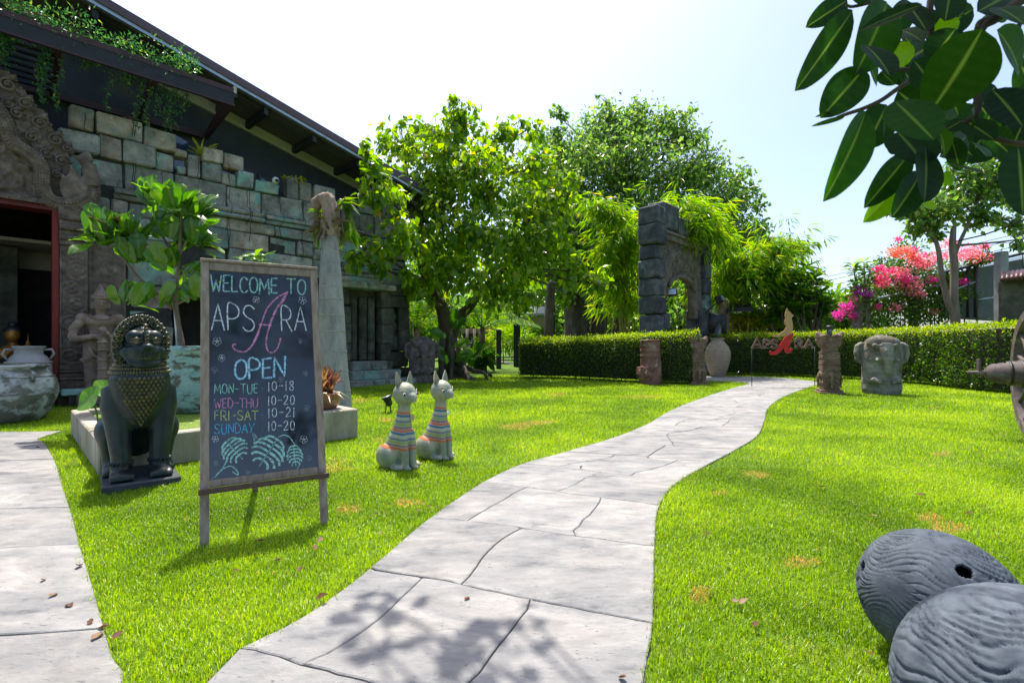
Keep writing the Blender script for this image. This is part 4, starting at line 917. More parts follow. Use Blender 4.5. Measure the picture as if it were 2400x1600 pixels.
def fig_tree():
    base = V(pc1.x, pc1.y, pc1.z+.8)
    t = thing('fiddle_leaf_fig', 'fiddle leaf fig with glossy broad leaves growing in the turquoise pot', 'plant', tuple(base))
    q = lambda x, y, dy=0: pt(x, y, pc1.y+dy)
    stems = [([q(428, 812), q(420, 770), q(411, 708), q(408, 690)], [.035, .03, .028, .026]), ([q(408, 700), q(415, 670), q(420, 600), q(424, 540), q(425, 500)], [.026, .022, .018, .015, .012]),
             ([q(405, 725), q(370, 690, -.05), q(330, 655, -.1), (q(300, 620, -.15)), q(275, 570, -.15)], [.022, .02, .018, .014, .010]), ([q(410, 715), q(440, 700, -.1), q(470, 690, -.15), q(500, 680, -.1)], [.018, .015, .012, .01]),
             ([q(420, 600), q(450, 540, .1), q(462, 510, .15)], [.015, .012, .01]), ([q(420, 620), q(385, 560, .1), (q(360, 505, .15))], [.015, .012, .01]), ([q(330, 655, -.1), q(310, 690, -.2), q(300, 715, -.2)], [.012, .01, .008]),
             ([q(275, 570, -.15), q(240, 545, -.15)], [.01, .008]), ([q(290, 600, -.15), q(320, 540, -.1)], [.01, .008])]
    for p_, r_ in stems:
        b = MB(); b.tube(smoothpts(p_, 4), [r_[min(len(r_)-1, int(i/4))] for i in range((len(p_)-1)*4+1)], 8); b.build('stem', M_bark, t)
    b = MB(); b.tube([q(417, 812), q(409, 700)], .022, 10); b.build('support_pole', M_galv, t)
    cl = [(425, 480, 52, 0, 46), (455, 500, 38, .15, 26), (372, 470, 42, .15, 34), (395, 540, 55, 0, 30), (455, 560, 45, .1, 24), (265, 545, 60, -.15, 44), (235, 560, 36, -.15, 18), (310, 545, 40, -.1, 22), (330, 600, 42, -.1, 18), (300, 700, 40, -.2, 12), (470, 690, 40, -.1, 12), (420, 620, 60, 0, 12), (345, 455, 20, .15, 8), (360, 710, 40, -.1, 7)]
    n = 0
    for (x, y, r, dy, k) in cl:
        c = q(x, y, dy); rr = r/F*pc1.y
        for i in range(int(k*.97)):
            a = random.uniform(0, 2*PI); e = random.uniform(-.35, 1.0); d = V(math.cos(a)*math.sqrt(max(0, 1-e*e)), math.sin(a)*math.sqrt(max(0, 1-e*e)), e)
            P_ = c+d*rr*random.uniform(.05, .72)-V(0, 0, rr*.35)
            up = random.random() < .72
            D_ = (d*(.55 if up else 1.0)+V(0, 0, .75 if up else -.1)).normalized()
            Nn_ = V(random.uniform(-.9, .9), -1, random.uniform(-.1, .5)) if up else V(random.uniform(-.3, .3), random.uniform(-.5, .1), 1)
            place(random.choice(figl), 'leaf', M_fig, t, P_, D_, Nn_, random.uniform(.21, .36)); n += 1
    o = t.children; lab = place(figl[0], 'leaf', M_dry, t, q(262, 535, -.2), V(-.3, -.3, .3), V(0, -.2, 1), .28); lab['label'] = 'withered brown leaf'
    for k in range(2): place(figl[k], 'leaf', M_dry, t, q(278+k*15, 528, -.2), V(.3-.5*k, -.4, .35), V(0, -.3, 1), .18)
    return n
fig_tree()
t = thing('young_fig', 'small bright fig plant peeping over the top of the chalkboard', 'plant', tuple(V(pt(590, 620, 7.2).x, 7.2, .24)))
b = MB(); b0 = t.location; b.tube([b0, b0+V(.02, 0, 1.0), pt(590, 620, 7.2)], [.03, .025, .012], 8); b.build('stem', M_bark, t)
for i in range(26):
    a = random.uniform(0, 2*PI); e = random.uniform(-.2, 1); d = V(math.cos(a), math.sin(a), e).normalized(); c = pt(592+random.uniform(-22, 26), 608+random.uniform(-8, 14), 7.2)
    place(random.choice(figl), 'leaf', M_fig, t, c+d*.03, d, V(0, -.3, 1), random.uniform(.15, .24))
# lotus leaf
M_lotus = leafmat('lotus leaf', [(0, (0.06, 0.17, 0.012)), (1, (0.09, 0.22, 0.02))], .45, vein=True)
lc = pt(213, 935, 4.75); t = thing('lotus_leaf', 'round green lotus leaf rising from the pond beside the lion', 'plant', tuple(V(lc.x, lc.y, .24)))
b = MB(); b.tube([V(lc.x+.05, lc.y+.05, .24), V(lc.x+.03, lc.y+.03, .5), lc], .008, 6); b.build('stalk', M_fig, t)
for (c_, r_, nn_) in ((lc, .125, V(-.25, -.8, .45)), (pt(243, 912, 4.9), .10, V(.8, -.3, .6))):
    vs = [V(0, 0, 0)]; rb = [1.0]; K_ = 28
    for j in (1, 2, 3):
        for k in range(K_): a = 2*PI*k/K_; r = r_*j/3; vs.append(V(r*math.cos(a), r*math.sin(a)*1.1, .5*r*r/r_*(.4+.25*math.sin(3*a))+.004*math.sin(a*14)*j)); rb.append(.8 if k % 3 == 0 else 0)
    fs = [(0, 1+k, 1+(k+1) % K_) for k in range(K_)]+[(1+j*K_+k, 1+(j+1)*K_+k, 1+(j+1)*K_+(k+1) % K_, 1+j*K_+(k+1) % K_) for j in range(2) for k in range(K_)]
    me = bpy.data.meshes.new('lotus'); me.from_pydata([tuple(v) for v in vs], [], fs); me.polygons.foreach_set('use_smooth', [True]*len(fs)); at_ = me.attributes.new('rib', 'FLOAT', 'POINT'); at_.data.foreach_set('value', rb)
    o = link('leaf_blade', me, M_lotus, t); q_ = nn_.normalized().to_track_quat('Z', 'Y'); o.matrix_local = Matrix.Translation(c_-t.location) @ q_.to_matrix().to_4x4()
# ------------------------------------------------------------------ red leaved plant in a copper pot on the pedestal
M_copper = pm('worn copper glazed pot', [(0.3, (0.16, 0.07, 0.04)), (0.5, (0.28, 0.15, 0.09)), (0.7, (0.22, 0.22, 0.16))], scale=8, bump=0.5, bscale=14, rough=0.35, rnd=0.0, metal=.2)
M_rhoeo = leafmat('purple and orange strap leaf', [(0, (0.14, 0.03, 0.05)), (.35, (0.26, 0.09, 0.09)), (.6, (0.32, 0.15, 0.07)), (.85, (0.33, 0.21, 0.08)), (1, (0.12, 0.15, 0.06))], .25, rough=.3)
rc = PC+U*2.16-N*.30; rc = V(rc.x, rc.y, .362)
t = thing('red_leaved_plant', 'spiky plant with orange and purple leaves in a worn copper pot', 'potted plant', tuple(rc))
b = MB(); b.lathe([(.10, 0), (.15, .01), (.19, .07), (.205, .13), (.20, .17), (.215, .185), (.205, .2), (.185, .18), (0, .16)], 32, rc); b.build('pot', M_copper, t)
def strap_mesh(ln, wd, droop, nv=7):
    vs = []; fs = []; rb = []
    for j in range(nv+1):
        t_ = j/nv; w_ = wd*(.5+.5*math.sin(PI*min(1, t_+.25))) * (1-t_**4)+.002
        for i in (-1, 0, 1): vs.append((i*w_/2, ln*(t_-.25*droop*t_*t_), abs(i)*wd*.3-droop*ln*t_*t_*.6)); rb.append(0)
    fs = [(j*3+i, j*3+i+1, j*3+i+4, j*3+i+3) for j in range(nv) for i in range(2)]
    me = bpy.data.meshes.new('strap'); me.from_pydata(vs, [], fs); me.polygons.foreach_set('use_smooth', [True]*len(fs)); return me
straps = [strap_mesh(1, .17, .15), strap_mesh(1, .15, .45), strap_mesh(1, .16, .9)]
for hx, hy, k in ((-.13, .02, 42), (.09, -.02, 52), (-.02, .1, 26), (.0, -.1, 18)):
    c = rc+V(hx, hy, .18)
    for i in range(k):
        a = random.uniform(0, 2*PI); e = abs(random.gauss(.2, .35)); e = min(e, 1.25); d = V(math.sin(e)*math.cos(a), math.sin(e)*math.sin(a), math.cos(e))
        place(straps[0 if e < .5 else 1], 'leaf', M_rhoeo, t, c+d*.01, d, V(d.y*.0, 0, 1)-d*d.z+V(math.cos(a), math.sin(a), 0)*-.5, random.uniform(.21, .36))
for a, L_ in ((-1.0, .34), (-.4, .30), (-2.4, .26), (.1, .28)):
    d = V(math.cos(a)*.8, math.sin(a)*.8, .25); place(straps[2], 'leaf', M_rhoeo, t, rc+V(d.x*.1, d.y*.1, .18), d, V(0, 0, 1), L_)
# ------------------------------------------------------------------ thatch palm trunk with dead crown
M_palm = pm('pale grey palm trunk', [(0.3, (0.20, 0.195, 0.185)), (0.5, (0.32, 0.31, 0.295)), (0.7, (0.42, 0.405, 0.38))], scale=5, bump=0.5, bscale=25, rough=0.85, rnd=.03, stretch=(1, 1, .35),
            stops2=[(0.3, (0.12, 0.11, 0.09)), (0.7, (0.2, 0.18, 0.15))], scale2=2.5, thr=(.58, .7))
M_thatch = pm('dead palm sheath', [(0.3, (0.12, 0.075, 0.055)), (0.5, (0.24, 0.165, 0.12)), (0.7, (0.36, 0.28, 0.22))], scale=7, bump=1.0, bscale=20, rough=0.9, rnd=.2, stretch=(1, 1, .25))
YP = 8.6; pbase = pt(792, 950, YP); pbase.z = 0
t = thing('palm_tree', 'tall pale grey ringed palm trunk with a dried brown crown', 'palm', tuple(pbase))
ax_ = [(pt(x, y, YP), r/F*YP) for x, y, r in ((790, 960, 34), (788, 925, 33), (785, 885, 31), (781, 820, 30), (778, 750, 29), (776, 690, 27), (775, 640, 24), (774, 600, 21), (774, 560, 19), (773, 555, 17))]
ax_[0][0].z = 0
b = MB(); pts = []; rad = []
for i in range(len(ax_)-1):
    for k in range(6):
        u = k/6; pts.append(ax_[i][0].lerp(ax_[i+1][0], u)); rad.append(ax_[i][1]*(1-u)+ax_[i+1][1]*u)
b.tube(pts, rad, 28); b.build('trunk', M_palm, t)
L0 = [960, 915, 868, 823, 776, 738, 702, 672, 645, 615, 590, 563]
for y in L0[1:]:
    for i in range(len(pts)-1):
        p = pt(0, y, YP).z
        if pts[i].z <= p < pts[i+1].z:
            u = (p-pts[i].z)/(pts[i+1].z-pts[i].z); c = pts[i].lerp(pts[i+1], u); r = rad[i]*(1-u)+rad[i+1]*u
            b = MB(); b.lathe([(r-.01, -.03), (r+.006, -.008), (r+.010, .0), (r-.01, .012)], 32, c); b.build('leaf_scar', M_palm, t)
q = lambda x, y, dy=0: pt(x, y, YP+dy)
b = MB(); b.tube(smoothpts([q(773, 556), q(775, 520), q(775, 490), q(765, 470), q(745, 470)], 4), [.145]*5+[.15]*4+[.13]*4+[.11]*3+[.07], 14); b.ell(q(765, 470), (.17, .16, .14)); b.ell(q(742, 478), (.10, .09, .11)); sculpt('crown_stub', b, .03, M_thatch, t, smooth=2, fn=lambda co: np.array([.03*mnoise.noise(V(c[0]*16, c[1]*16, c[2]*5))+.012*mnoise.noise(V(c[0]*40, c[1]*40, c[2]*12)) for c in co]))
for i in range(40):
    a = random.uniform(0, 2*PI); z = random.uniform(0, 1); c = q(774, 545-z*65); r = .13; p = c+V(math.cos(a)*r, math.sin(a)*r, 0)
    d = V(math.cos(a)*.6, math.sin(a)*.6, random.uniform(-1.2, .5)); place(straps[random.randint(0, 1)], 'dead_sheath', M_thatch, t, p, d, V(math.cos(a), math.sin(a), .3), random.uniform(.2, .42))
for i in range(26):
    c = q(random.uniform(728, 752), random.uniform(505, 540)); d = V(random.uniform(-1, .1), random.uniform(-.5, .5), random.uniform(-1, .5)); place(random.choice(straps), 'dead_sheath', M_thatch, t, q(758, 520)*.4+c*.6, d, V(0, -1, .4), random.uniform(.1, .3))
M_pfrond = leafmat('palm frond', [(0, (0.05, 0.13, 0.02)), (.7, (0.10, 0.22, 0.02)), (1, (0.3, 0.26, 0.03))], .4)
def frond(t, pts, m, ln, n=46, nm='frond', spread=1.0, wid=None):
    """arching rib with leaflets on both sides, one part"""
    pts = smoothpts(pts, 8); P = []; D = []; Nn = []; S = []; tot = len(pts)-1
    for i in range(n):
        u = .12+.88*i/(n-1); k = min(int(u*tot), tot-1); p = pts[k].lerp(pts[k+1], u*tot-k); d = (pts[k+1]-pts[k]).normalized(); x = d.cross(V(0, 0, 1)).normalized()
        for sg in (-1, 1):
            dd = (x*sg*spread+d*(.5+u*.6)+V(0, 0, -.25-.3*random.random())).normalized(); P.append(p); D.append(dd); Nn.append(V(0, 0, 1)+d*.1); S.append(ln*(.55+.45*math.sin(PI*(.15+u*.75)))*random.uniform(.85, 1.1))
    o = leaf_obj(nm, np.array(P), np.array(D), np.array(Nn), np.array(S), T_LONG if wid is None else wid, m, t, kind=None)
    b = MB(); b.tube(pts, [.02*(1-.8*i/len(pts))+.003 for i in range(len(pts))], 5); ob = b.build('rib', m, None, world=False); ob.parent = o; rt = t; off = V(0, 0, 0)
    while rt is not None: off += rt.location; rt = rt.parent
    ob.location = -off; return o
frond(t, [q(782, 490), q(800, 468, .1), q(815, 500, .15), (q(818, 550, .2))], M_pfrond, .5, 40)
frond(t, [q(772, 510, .1), q(760, 490, .2), q(745, 520, .2), q(742, 560, .2)], M_pfrond, .35, 30)
# ------------------------------------------------------------------ bronze green lion statue
M_lion = pm('green black bronze patina with gold rub', [(0.3, (0.003, 0.009, 0.009)), (0.5, (0.007, 0.020, 0.019)), (0.72, (0.016, 0.042, 0.037))], scale=5, bump=0.25, bscale=40, rough=0.42, rnd=.03, spec=.4,
            stops2=[(0.3, (0.05, 0.04, 0.008)), (0.7, (0.12, 0.095, 0.02))], scale2=4.5, thr=(.60, .72), bdist=.005)
M_liong = pm('gold rubbed bronze relief', [(0.3, (0.02, 0.03, 0.018)), (0.5, (0.06, 0.055, 0.015)), (0.7, (0.16, 0.13, 0.03))], scale=14, bump=0.2, bscale=40, rough=0.35, rnd=.25, spec=.6, bdist=.004)
M_slate = pm('dark slate plinth', [(0.3, (0.03, 0.04, 0.05)), (0.7, (0.07, 0.085, 0.10))], scale=6, bump=0.3, bscale=30, rough=0.6)
def lion():
    c0 = V(-3.14, 4.08, 0); t = thing('lion_statue', 'green black bronze guardian lion with a flame mane sitting on a slate plinth', 'statue', tuple(c0))
    yaw = math.atan2(.80, .60)   # facing (.80,-.60)
    W_ = Matrix.Translation(c0) @ Matrix.Rotation(yaw-math.radians(12), 4, 'Z') @ Matrix.Diagonal(V(.90, .94, 1.0, 1))      # body: local -y is forward
    # local frame: x to the lion's left side seen from front right, y backwards
    b = MB(); b.M = W_; e, tb = b.ell, b.tube
    # chest and back
    tb([V(0, -.03, .46), V(0, -.05, .58), V(0, -.06, .72), V(0, -.05, .87), V(0, -.02, 1.0)], [.09, .155, .215, .235, .18], 20, sc=(1, .85))
    tb([V(0, .05, .60), V(0, .28, .42), V(0, .42, .28)], [.19, .19, .17], 18); e(V(0, .08, .68), (.19, .20, .24))
    tb([V(0, 0, .95), V(0, -.03, 1.04)], [.175, .165], 18)
    for x in (-1, 1):
        tb([V(.165*x, .0, .80), V(.175*x, -.02, .64), V(.155*x, -.06, .42), V(.14*x, -.09, .24), V(.14*x, -.10, .12)], [.115, .115, .092, .078, .08], 16)
        e(V(.14*x, -.15, .10), (.09, .135, .055)); e(V(.14*x, -.10, .17), (.09, .09, .03))
        for k in range(4): tb([V(.14*x+(k-1.5)*.042, -.19, .115), V(.14*x+(k-1.5)*.046, -.26, .10), V(.14*x+(k-1.5)*.047, -.29, .078)], [.024, .027, .016], 8)
        # hind leg: haunch, knee forward, shank, foot
        e(V(.19*x, .32, .36), (.12, .20, .19)); e(V(.225*x, .18, .42), (.105, .14, .13)); tb([V(.225*x, .14, .42), V(.215*x, .20, .26), V(.205*x, .22, .12)], [.09, .07, .06], 12); e(V(.205*x, .14, .10), (.07, .13, .055))
        for k in range(3): e(V(.205*x+(k-1)*.045, .03, .085), (.026, .04, .03))
    tb([V(0, .44, .25), V(0, .50, .35), V(0, .47, .6), V(0, .38, .75)], [.07, .06, .05, .03], 10)
    sculpt('body', b, .014, M_lion, t, smooth=4)
    # head turned a little further
    Hh = W_ @ Matrix.Translation(V(0, -.05, 1.12)) @ Matrix.Rotation(math.radians(10), 4, 'Z') @ Matrix.Diagonal(V(.90, .95, .98, 1))
    b = MB(); b.M = Hh; e, tb = b.ell, b.tube
    e(V(0, -.02, .02), (.165, .17, .185)); e(V(0, -.10, -.06), (.145, .14, .07)); e(V(0, -.11, -.135), (.12, .11, .05)); e(V(0, -.14, .0), (.15, .10, .03))
    for x in (-1, 1):
        e(V(.085*x, -.125, .095), (.075, .055, .06)); e(V(.15*x, -.09, -.03), (.05, .07, .05)); tb([V(.02*x, -.165, .055), V(.08*x, -.185, .045), V(.145*x, -.14, .06)], [.014, .018, .012], 8)
        tb([V(.03*x, -.235, -.02), V(.09*x, -.205, -.03), V(.14*x, -.14, -.02), V(.155*x, -.10, -.065), V(.12*x, -.15, -.125), V(.04*x, -.20, -.13)], [.018, .02, .02, .018, .018, .018], 8)
    e(V(0, -.215, .012), (.06, .045, .034)); e(V(.035, -.225, .005), (.028, .028, .022)); e(V(-.035, -.225, .005), (.028, .028, .022))
    tb([V(0, -.17, .17), V(0, -.19, .11), V(0, -.20, .04)], [.018, .022, .02], 8)
    sculpt('head', b, .009, M_lion, t, smooth=3)
    d = MB(); d.M = Hh
    for x in (-1, 1):
        d.ell(V(.08*x, -.175, .066), (.03, .018, .022)); d.tube([V(.04*x, -.185, .072), V(.08*x, -.198, .088), V(.125*x, -.17, .075)], .006, 6); d.tube([V(.04*x, -.188, .055), V(.08*x, -.199, .046), V(.125*x, -.172, .058)], .006, 6)
    d.build('eyes', M_liong, t)
    d = MB(); d.M = Hh
    for k in range(11):
        a = (k-5)/5; d.chbox(V(.105*a, -.225+.065*a*a, -.072), (.009, .010, .02), None, .003)
    d.build('teeth', M_liong, t)
    d = MB(); d.M = Hh
    for k in range(6): d.ell(V(0, -.165-.012*k if k < 4 else -.21, .19-.028*k), (.022, .02, .016), None, 8, 6)
    d.build('brow_ridge', M_liong, t)
    # flame mane: a tall ring round the face with curls
    d = MB(); d.M = Hh; prof = []
    ring = []
    for k in range(41):
        a = -math.radians(52)+(PI+2*math.radians(52))*k/40; ring.append((a, V(.235*math.cos(a)*1.0, .0, .03+.245*math.sin(a) if math.sin(a) > 0 else .03+.29*math.sin(a))))
    out_ = [p for a, p in ring]; inn = [V(p.x*.70, 0, .03+(p.z-.03)*.70) for p in out_]; n = len(out_)
    vs = []
    for y in (-.07, .06): vs += [V(p.x, y+(.02 if y < 0 else -.02), p.z) for p in out_]+[V(p.x, y, p.z) for p in inn]
    fs = []
    for i in range(n-1): fs += [(i, i+1, n+i+1, n+i), (2*n+i, 3*n+i, 3*n+i+1, 2*n+i+1), (i, 2*n+i, 2*n+i+1, i+1), (n+i, n+i+1, 3*n+i+1, 3*n+i)]
    fs += [(0, n, 3*n, 2*n), (n-1, 3*n-1, 4*n-1, 2*n-1)]
    d.add(vs, fs); d.build('mane', M_lion, t)
    d = MB(); d.M = Hh
    for row, (rf, nn, sz) in enumerate(((.93, 25, .024), (.79, 19, .027))):
        for k in range(nn):
            u = (k+.5)/nn; a = -math.radians(52)+(PI+2*math.radians(52))*u; sn = math.sin(a); p = V(.235*math.cos(a)*rf, -.075+.01*row, .03+(.245 if sn > 0 else .29)*sn*rf); pts = []
            for q in range(12):
                th = a+q*.55; rr = sz*(1-q/15); pts.append(p+V(rr*math.cos(th), -.006-.001*q, rr*math.sin(th)))
            d.tube(pts, [.0085-.0003*q for q in range(12)], 6)
    for k in range(56):
        u = (k+.5)/56; a = -math.radians(52)+(PI+2*math.radians(52))*u; sn = math.sin(a); d.ell(V(.237*math.cos(a), -.045, .03+(.247 if sn > 0 else .292)*sn), (.011, .011, .011), None, 6, 5)
    d.build('mane_curls', M_liong, t)['kind'] = 'stuff'
    # collar beads and the scaled bib
    d = MB(); d.M = W_
    for row in range(3):
        for k in range(30):
            a = -PI*.98+PI*.96*(k+.5)/30; r = (.19, .212, .228)[row]; d.ell(V(r*1.0*math.cos(a), -.03+r*.88*math.sin(a), .985-.03*row), (.013, .012, .014), None, 6, 5)
    d.build('collar', M_liong, t)
    d = MB(); d.M = W_; rows_ = 16
    prof_ = [(.46, .09, -.03), (.58, .145, -.05), (.72, .203, -.06), (.87, .222, -.05), (1.0, .175, -.02)]
    def chest(z):
        for (a0_, r0__, y0_), (a1_, r1__, y1_) in zip(prof_[:-1], prof_[1:]):
            if z <= a1_: f_ = (z-a0_)/(a1_-a0_); return r0__+(r1__-r0__)*f_, y0_+(y1_-y0_)*f_
        return .175, -.02
    for r in range(rows_):
        f = r/(rows_-1); half_ = .185*(1-f)**.75+.008; z = .905-.029*r; k = int(half_/.017)+1; R0, yc = chest(z)
        for i in range(-k, k+1):
            x = (i+(.5 if r % 2 else 0))*.034
            if abs(x) > half_: continue
            a_ = math.asin(max(-.97, min(.97, x/R0)))
            d.M = W_ @ Matrix.Translation(V(R0*math.sin(a_), yc-.85*R0*math.cos(a_)-.012, z)) @ Matrix.Rotation(a_, 4, 'Z'); d.add([V(0, -.014, 0), V(.0165, 0, 0), V(0, .0, .02), V(-.0165, 0, 0), V(0, 0, -.024), V(0, .02, 0)], [(0, 1, 2), (0, 2, 3), (0, 3, 4), (0, 4, 1), (5, 2, 1), (5, 3, 2), (5, 4, 3), (5, 1, 4)])
    d.build('bib_scales', M_liong, t)['kind'] = 'stuff'
    for x in (-1, 1):
        d = MB(); d.M = W_
        for z, n_, r in ((.185, 16, .083), (.20, 20, .084)):
            for k in range(n_): a = 2*PI*k/n_; d.ell(V(.14*x+r*math.cos(a), -.10+r*math.sin(a), z), (.012, .012, .008), None, 6, 4)
        d.build('anklet', M_lion, t)
    d = MB(); d.M = W_; d.chbox(V(.0, .02, .03), (.28, .36, .035), None, .008); d.build('plinth', M_slate, t)
lion()
# ------------------------------------------------------------------ chalkboard easel
M_wood = pm('weathered grey brown timber', [(0.3, (0.16, 0.11, 0.08)), (0.5, (0.26, 0.20, 0.155)), (0.7, (0.33, 0.27, 0.22))], scale=6, bump=0.35, bscale=30, rough=0.75, rnd=.12, stretch=(6, 6, .7), bdist=.003)
M_woodd = pm('dark brown timber', [(0.3, (0.06, 0.03, 0.02)), (0.7, (0.12, 0.065, 0.045))], scale=6, bump=0.3, bscale=30, rough=0.6, rnd=.05, stretch=(1, 6, 6), bdist=.003)
M_slateb, _t = newmat('glossy dusty blackboard'); _b = nd(_t, 'ShaderNodeBsdfPrincipled'); _n = nd(_t, 'ShaderNodeTexNoise', Scale=3.0, Detail=8); _tc = nd(_t, 'ShaderNodeTexCoord'); _r = ramp(_t, [(0.3, (0.010, 0.013, 0.022)), (0.55, (0.022, 0.027, 0.038)), (0.72, (0.05, 0.056, 0.068))]); _rr = ramp(_t, [(0.3, (.05, .05, .05)), (0.8, (.13, .13, .13))]); _o = nd(_t, 'ShaderNodeOutputMaterial')
_t.links.new(_tc.outputs['Object'], _n.inputs['Vector']); _t.links.new(_n.outputs['Fac'], _r.inputs[0]); _t.links.new(_r.outputs[0], _b.inputs['Base Color']); _t.links.new(_n.outputs['Fac'], _rr.inputs[0]); _t.links.new(_rr.outputs[0], _b.inputs['Roughness']); _t.links.new(_b.outputs[0], _o.inputs[0]); _b.inputs['Specular IOR Level'].default_value = .85
def chalk(name, c):
    m, t = newmat('chalk '+name); L = t.links.new; tc = nd(t, 'ShaderNodeTexCoord'); n = nd(t, 'ShaderNodeTexNoise', Scale=420, Detail=2); n2 = nd(t, 'ShaderNodeTexNoise', Scale=60, Detail=3); r = ramp(t, [(0.40, (0, 0, 0)), (0.56, (1, 1, 1))]); L(tc.outputs['Object'], n.inputs['Vector']); L(tc.outputs['Object'], n2.inputs['Vector'])
    ad = nd(t, 'ShaderNodeMath', operation='ADD'); ml = nd(t, 'ShaderNodeMath', operation='MULTIPLY'); ml.inputs[1].default_value = .55; L(n.outputs['Fac'], ml.inputs[0]); m2 = nd(t, 'ShaderNodeMath', operation='MULTIPLY'); m2.inputs[1].default_value = .5; L(n2.outputs['Fac'], m2.inputs[0]); L(ml.outputs[0], ad.inputs[0]); L(m2.outputs[0], ad.inputs[1]); L(ad.outputs[0], r.inputs[0])
    b = nd(t, 'ShaderNodeBsdfDiffuse'); b.inputs['Color'].default_value = (*c, 1); tr = nd(t, 'ShaderNodeBsdfTransparent'); mx = nd(t, 'ShaderNodeMixShader'); L(r.outputs[0], mx.inputs[0]); L(tr.outputs[0], mx.inputs[1]); L(b.outputs[0], mx.inputs[2]); o = nd(t, 'ShaderNodeOutputMaterial'); L(mx.outputs[0], o.inputs[0]); return m
CH = {'white': chalk('white', (.72, .76, .78)), 'yellow': chalk('yellow', (.62, .62, .18)), 'blue': chalk('blue', (.10, .48, .72)), 'pink': chalk('pink', (.68, .28, .50)), 'green': chalk('green', (.30, .66, .52)), 'lime': chalk('lime', (.55, .62, .20)), 'mint': chalk('mint', (.36, .66, .58)), 'faint': chalk('faint', (.30, .33, .36))}
FL = gp(478, 1281); FR = gp(762, 1228); BX = (FR-FL).normalized(); BB = V(-BX.y, BX.x, 0)     # BB: away from the camera
lean = math.radians(13.5); BU = (V(0, 0, 1)*math.cos(lean)+BB*math.sin(lean)).normalized(); BN = BX.cross(BU)*1.0
if BN.y > 0: BN = -BN
BO = FL-BX*.02; BW = (FR-FL).length+.04
def bray(px, py):
    """board coordinates (x along, y up the board) of the view ray through a photo pixel"""
    d = V((px-1200)/F, 1, (HOR-py)/F); o = V(0, 0, EYE); k = (BO-o).dot(BN)/d.dot(BN); p = o+d*k-BO; return p.dot(BX), p.dot(BU)
cr = lambda x, y: bray(440+x/2.178, 600+y/2.178)
tl, tr_, bl_, br_ = cr(60, 30), cr(662, 60), cr(65, 1190), cr(715, 1120)
print('board', tl, tr_, bl_, br_, BW)
easel = thing('chalkboard_easel', 'tall wooden framed chalkboard sign with coloured chalk opening hours standing on the grass', 'chalkboard', tuple((FL+FR)/2))
topz = (tl[1]+tr_[1])/2; botz = (bl_[1]+br_[1])/2; st_w = .046
bp = lambda x, y, n=0.0: BO+BX*x+BU*y+BN*n
def bbox(b, x0, x1, y0, y1, n0, n1, ch=.003): b.chbox(bp((x0+x1)/2, (y0+y1)/2, (n0+n1)/2), ((x1-x0)/2, (y1-y0)/2, abs(n1-n0)/2), (BX, BU, BN), ch)
for x0 in (0, BW-st_w):
    b = MB(); bbox(b, x0, x0+st_w, -.02, topz-.012, -.016, .016); b.build('stile', M_wood, easel)
b = MB(); bbox(b, st_w+.001, BW-st_w-.001, topz-.065, topz-.013, -.014, .014); b.build('top_rail', M_wood, easel)
b = MB(); bbox(b, -.004, BW+.004, topz-.011, topz+.008, -.02, .024); b.build('top_cap', M_wood, easel)
b = MB(); bbox(b, st_w+.001, BW-st_w-.001, botz+.012, botz+.055, -.014, .014); b.build('bottom_rail', M_wood, easel)
b = MB(); bbox(b, -.008, BW+.012, botz-.022, botz+.010, .0, .045); b.build('chalk_ledge', M_woodd, easel)
b = MB(); bbox(b, st_w-.002, BW-st_w+.002, botz+.05, topz-.06, -.006, .004, .001); brd = b.build('blackboard', M_slateb, easel)
ft = gp(598, 1152); b = MB(); topm = bp(BW/2, topz-.12, -.05); d = (topm-ft); X_ = BX; L_ = d.length; dn = d.normalized(); nn = dn.cross(X_).normalized()
b.chbox((ft+topm)/2, (.02, L_/2, .012), (X_, dn, nn), .003); b.build('rear_leg', M_wood, easel)
b = MB(); bbox(b, .1, BW-.1, topz-.15, topz-.11, -.05, -.017); b.build('hinge_rail', M_wood, easel)
for x in (.02, BW-.02):
    b = MB(); b.ell(bp(x, topz-.2, .016), (.005, .005, .005)); b.build('screw', M_galv, easel)
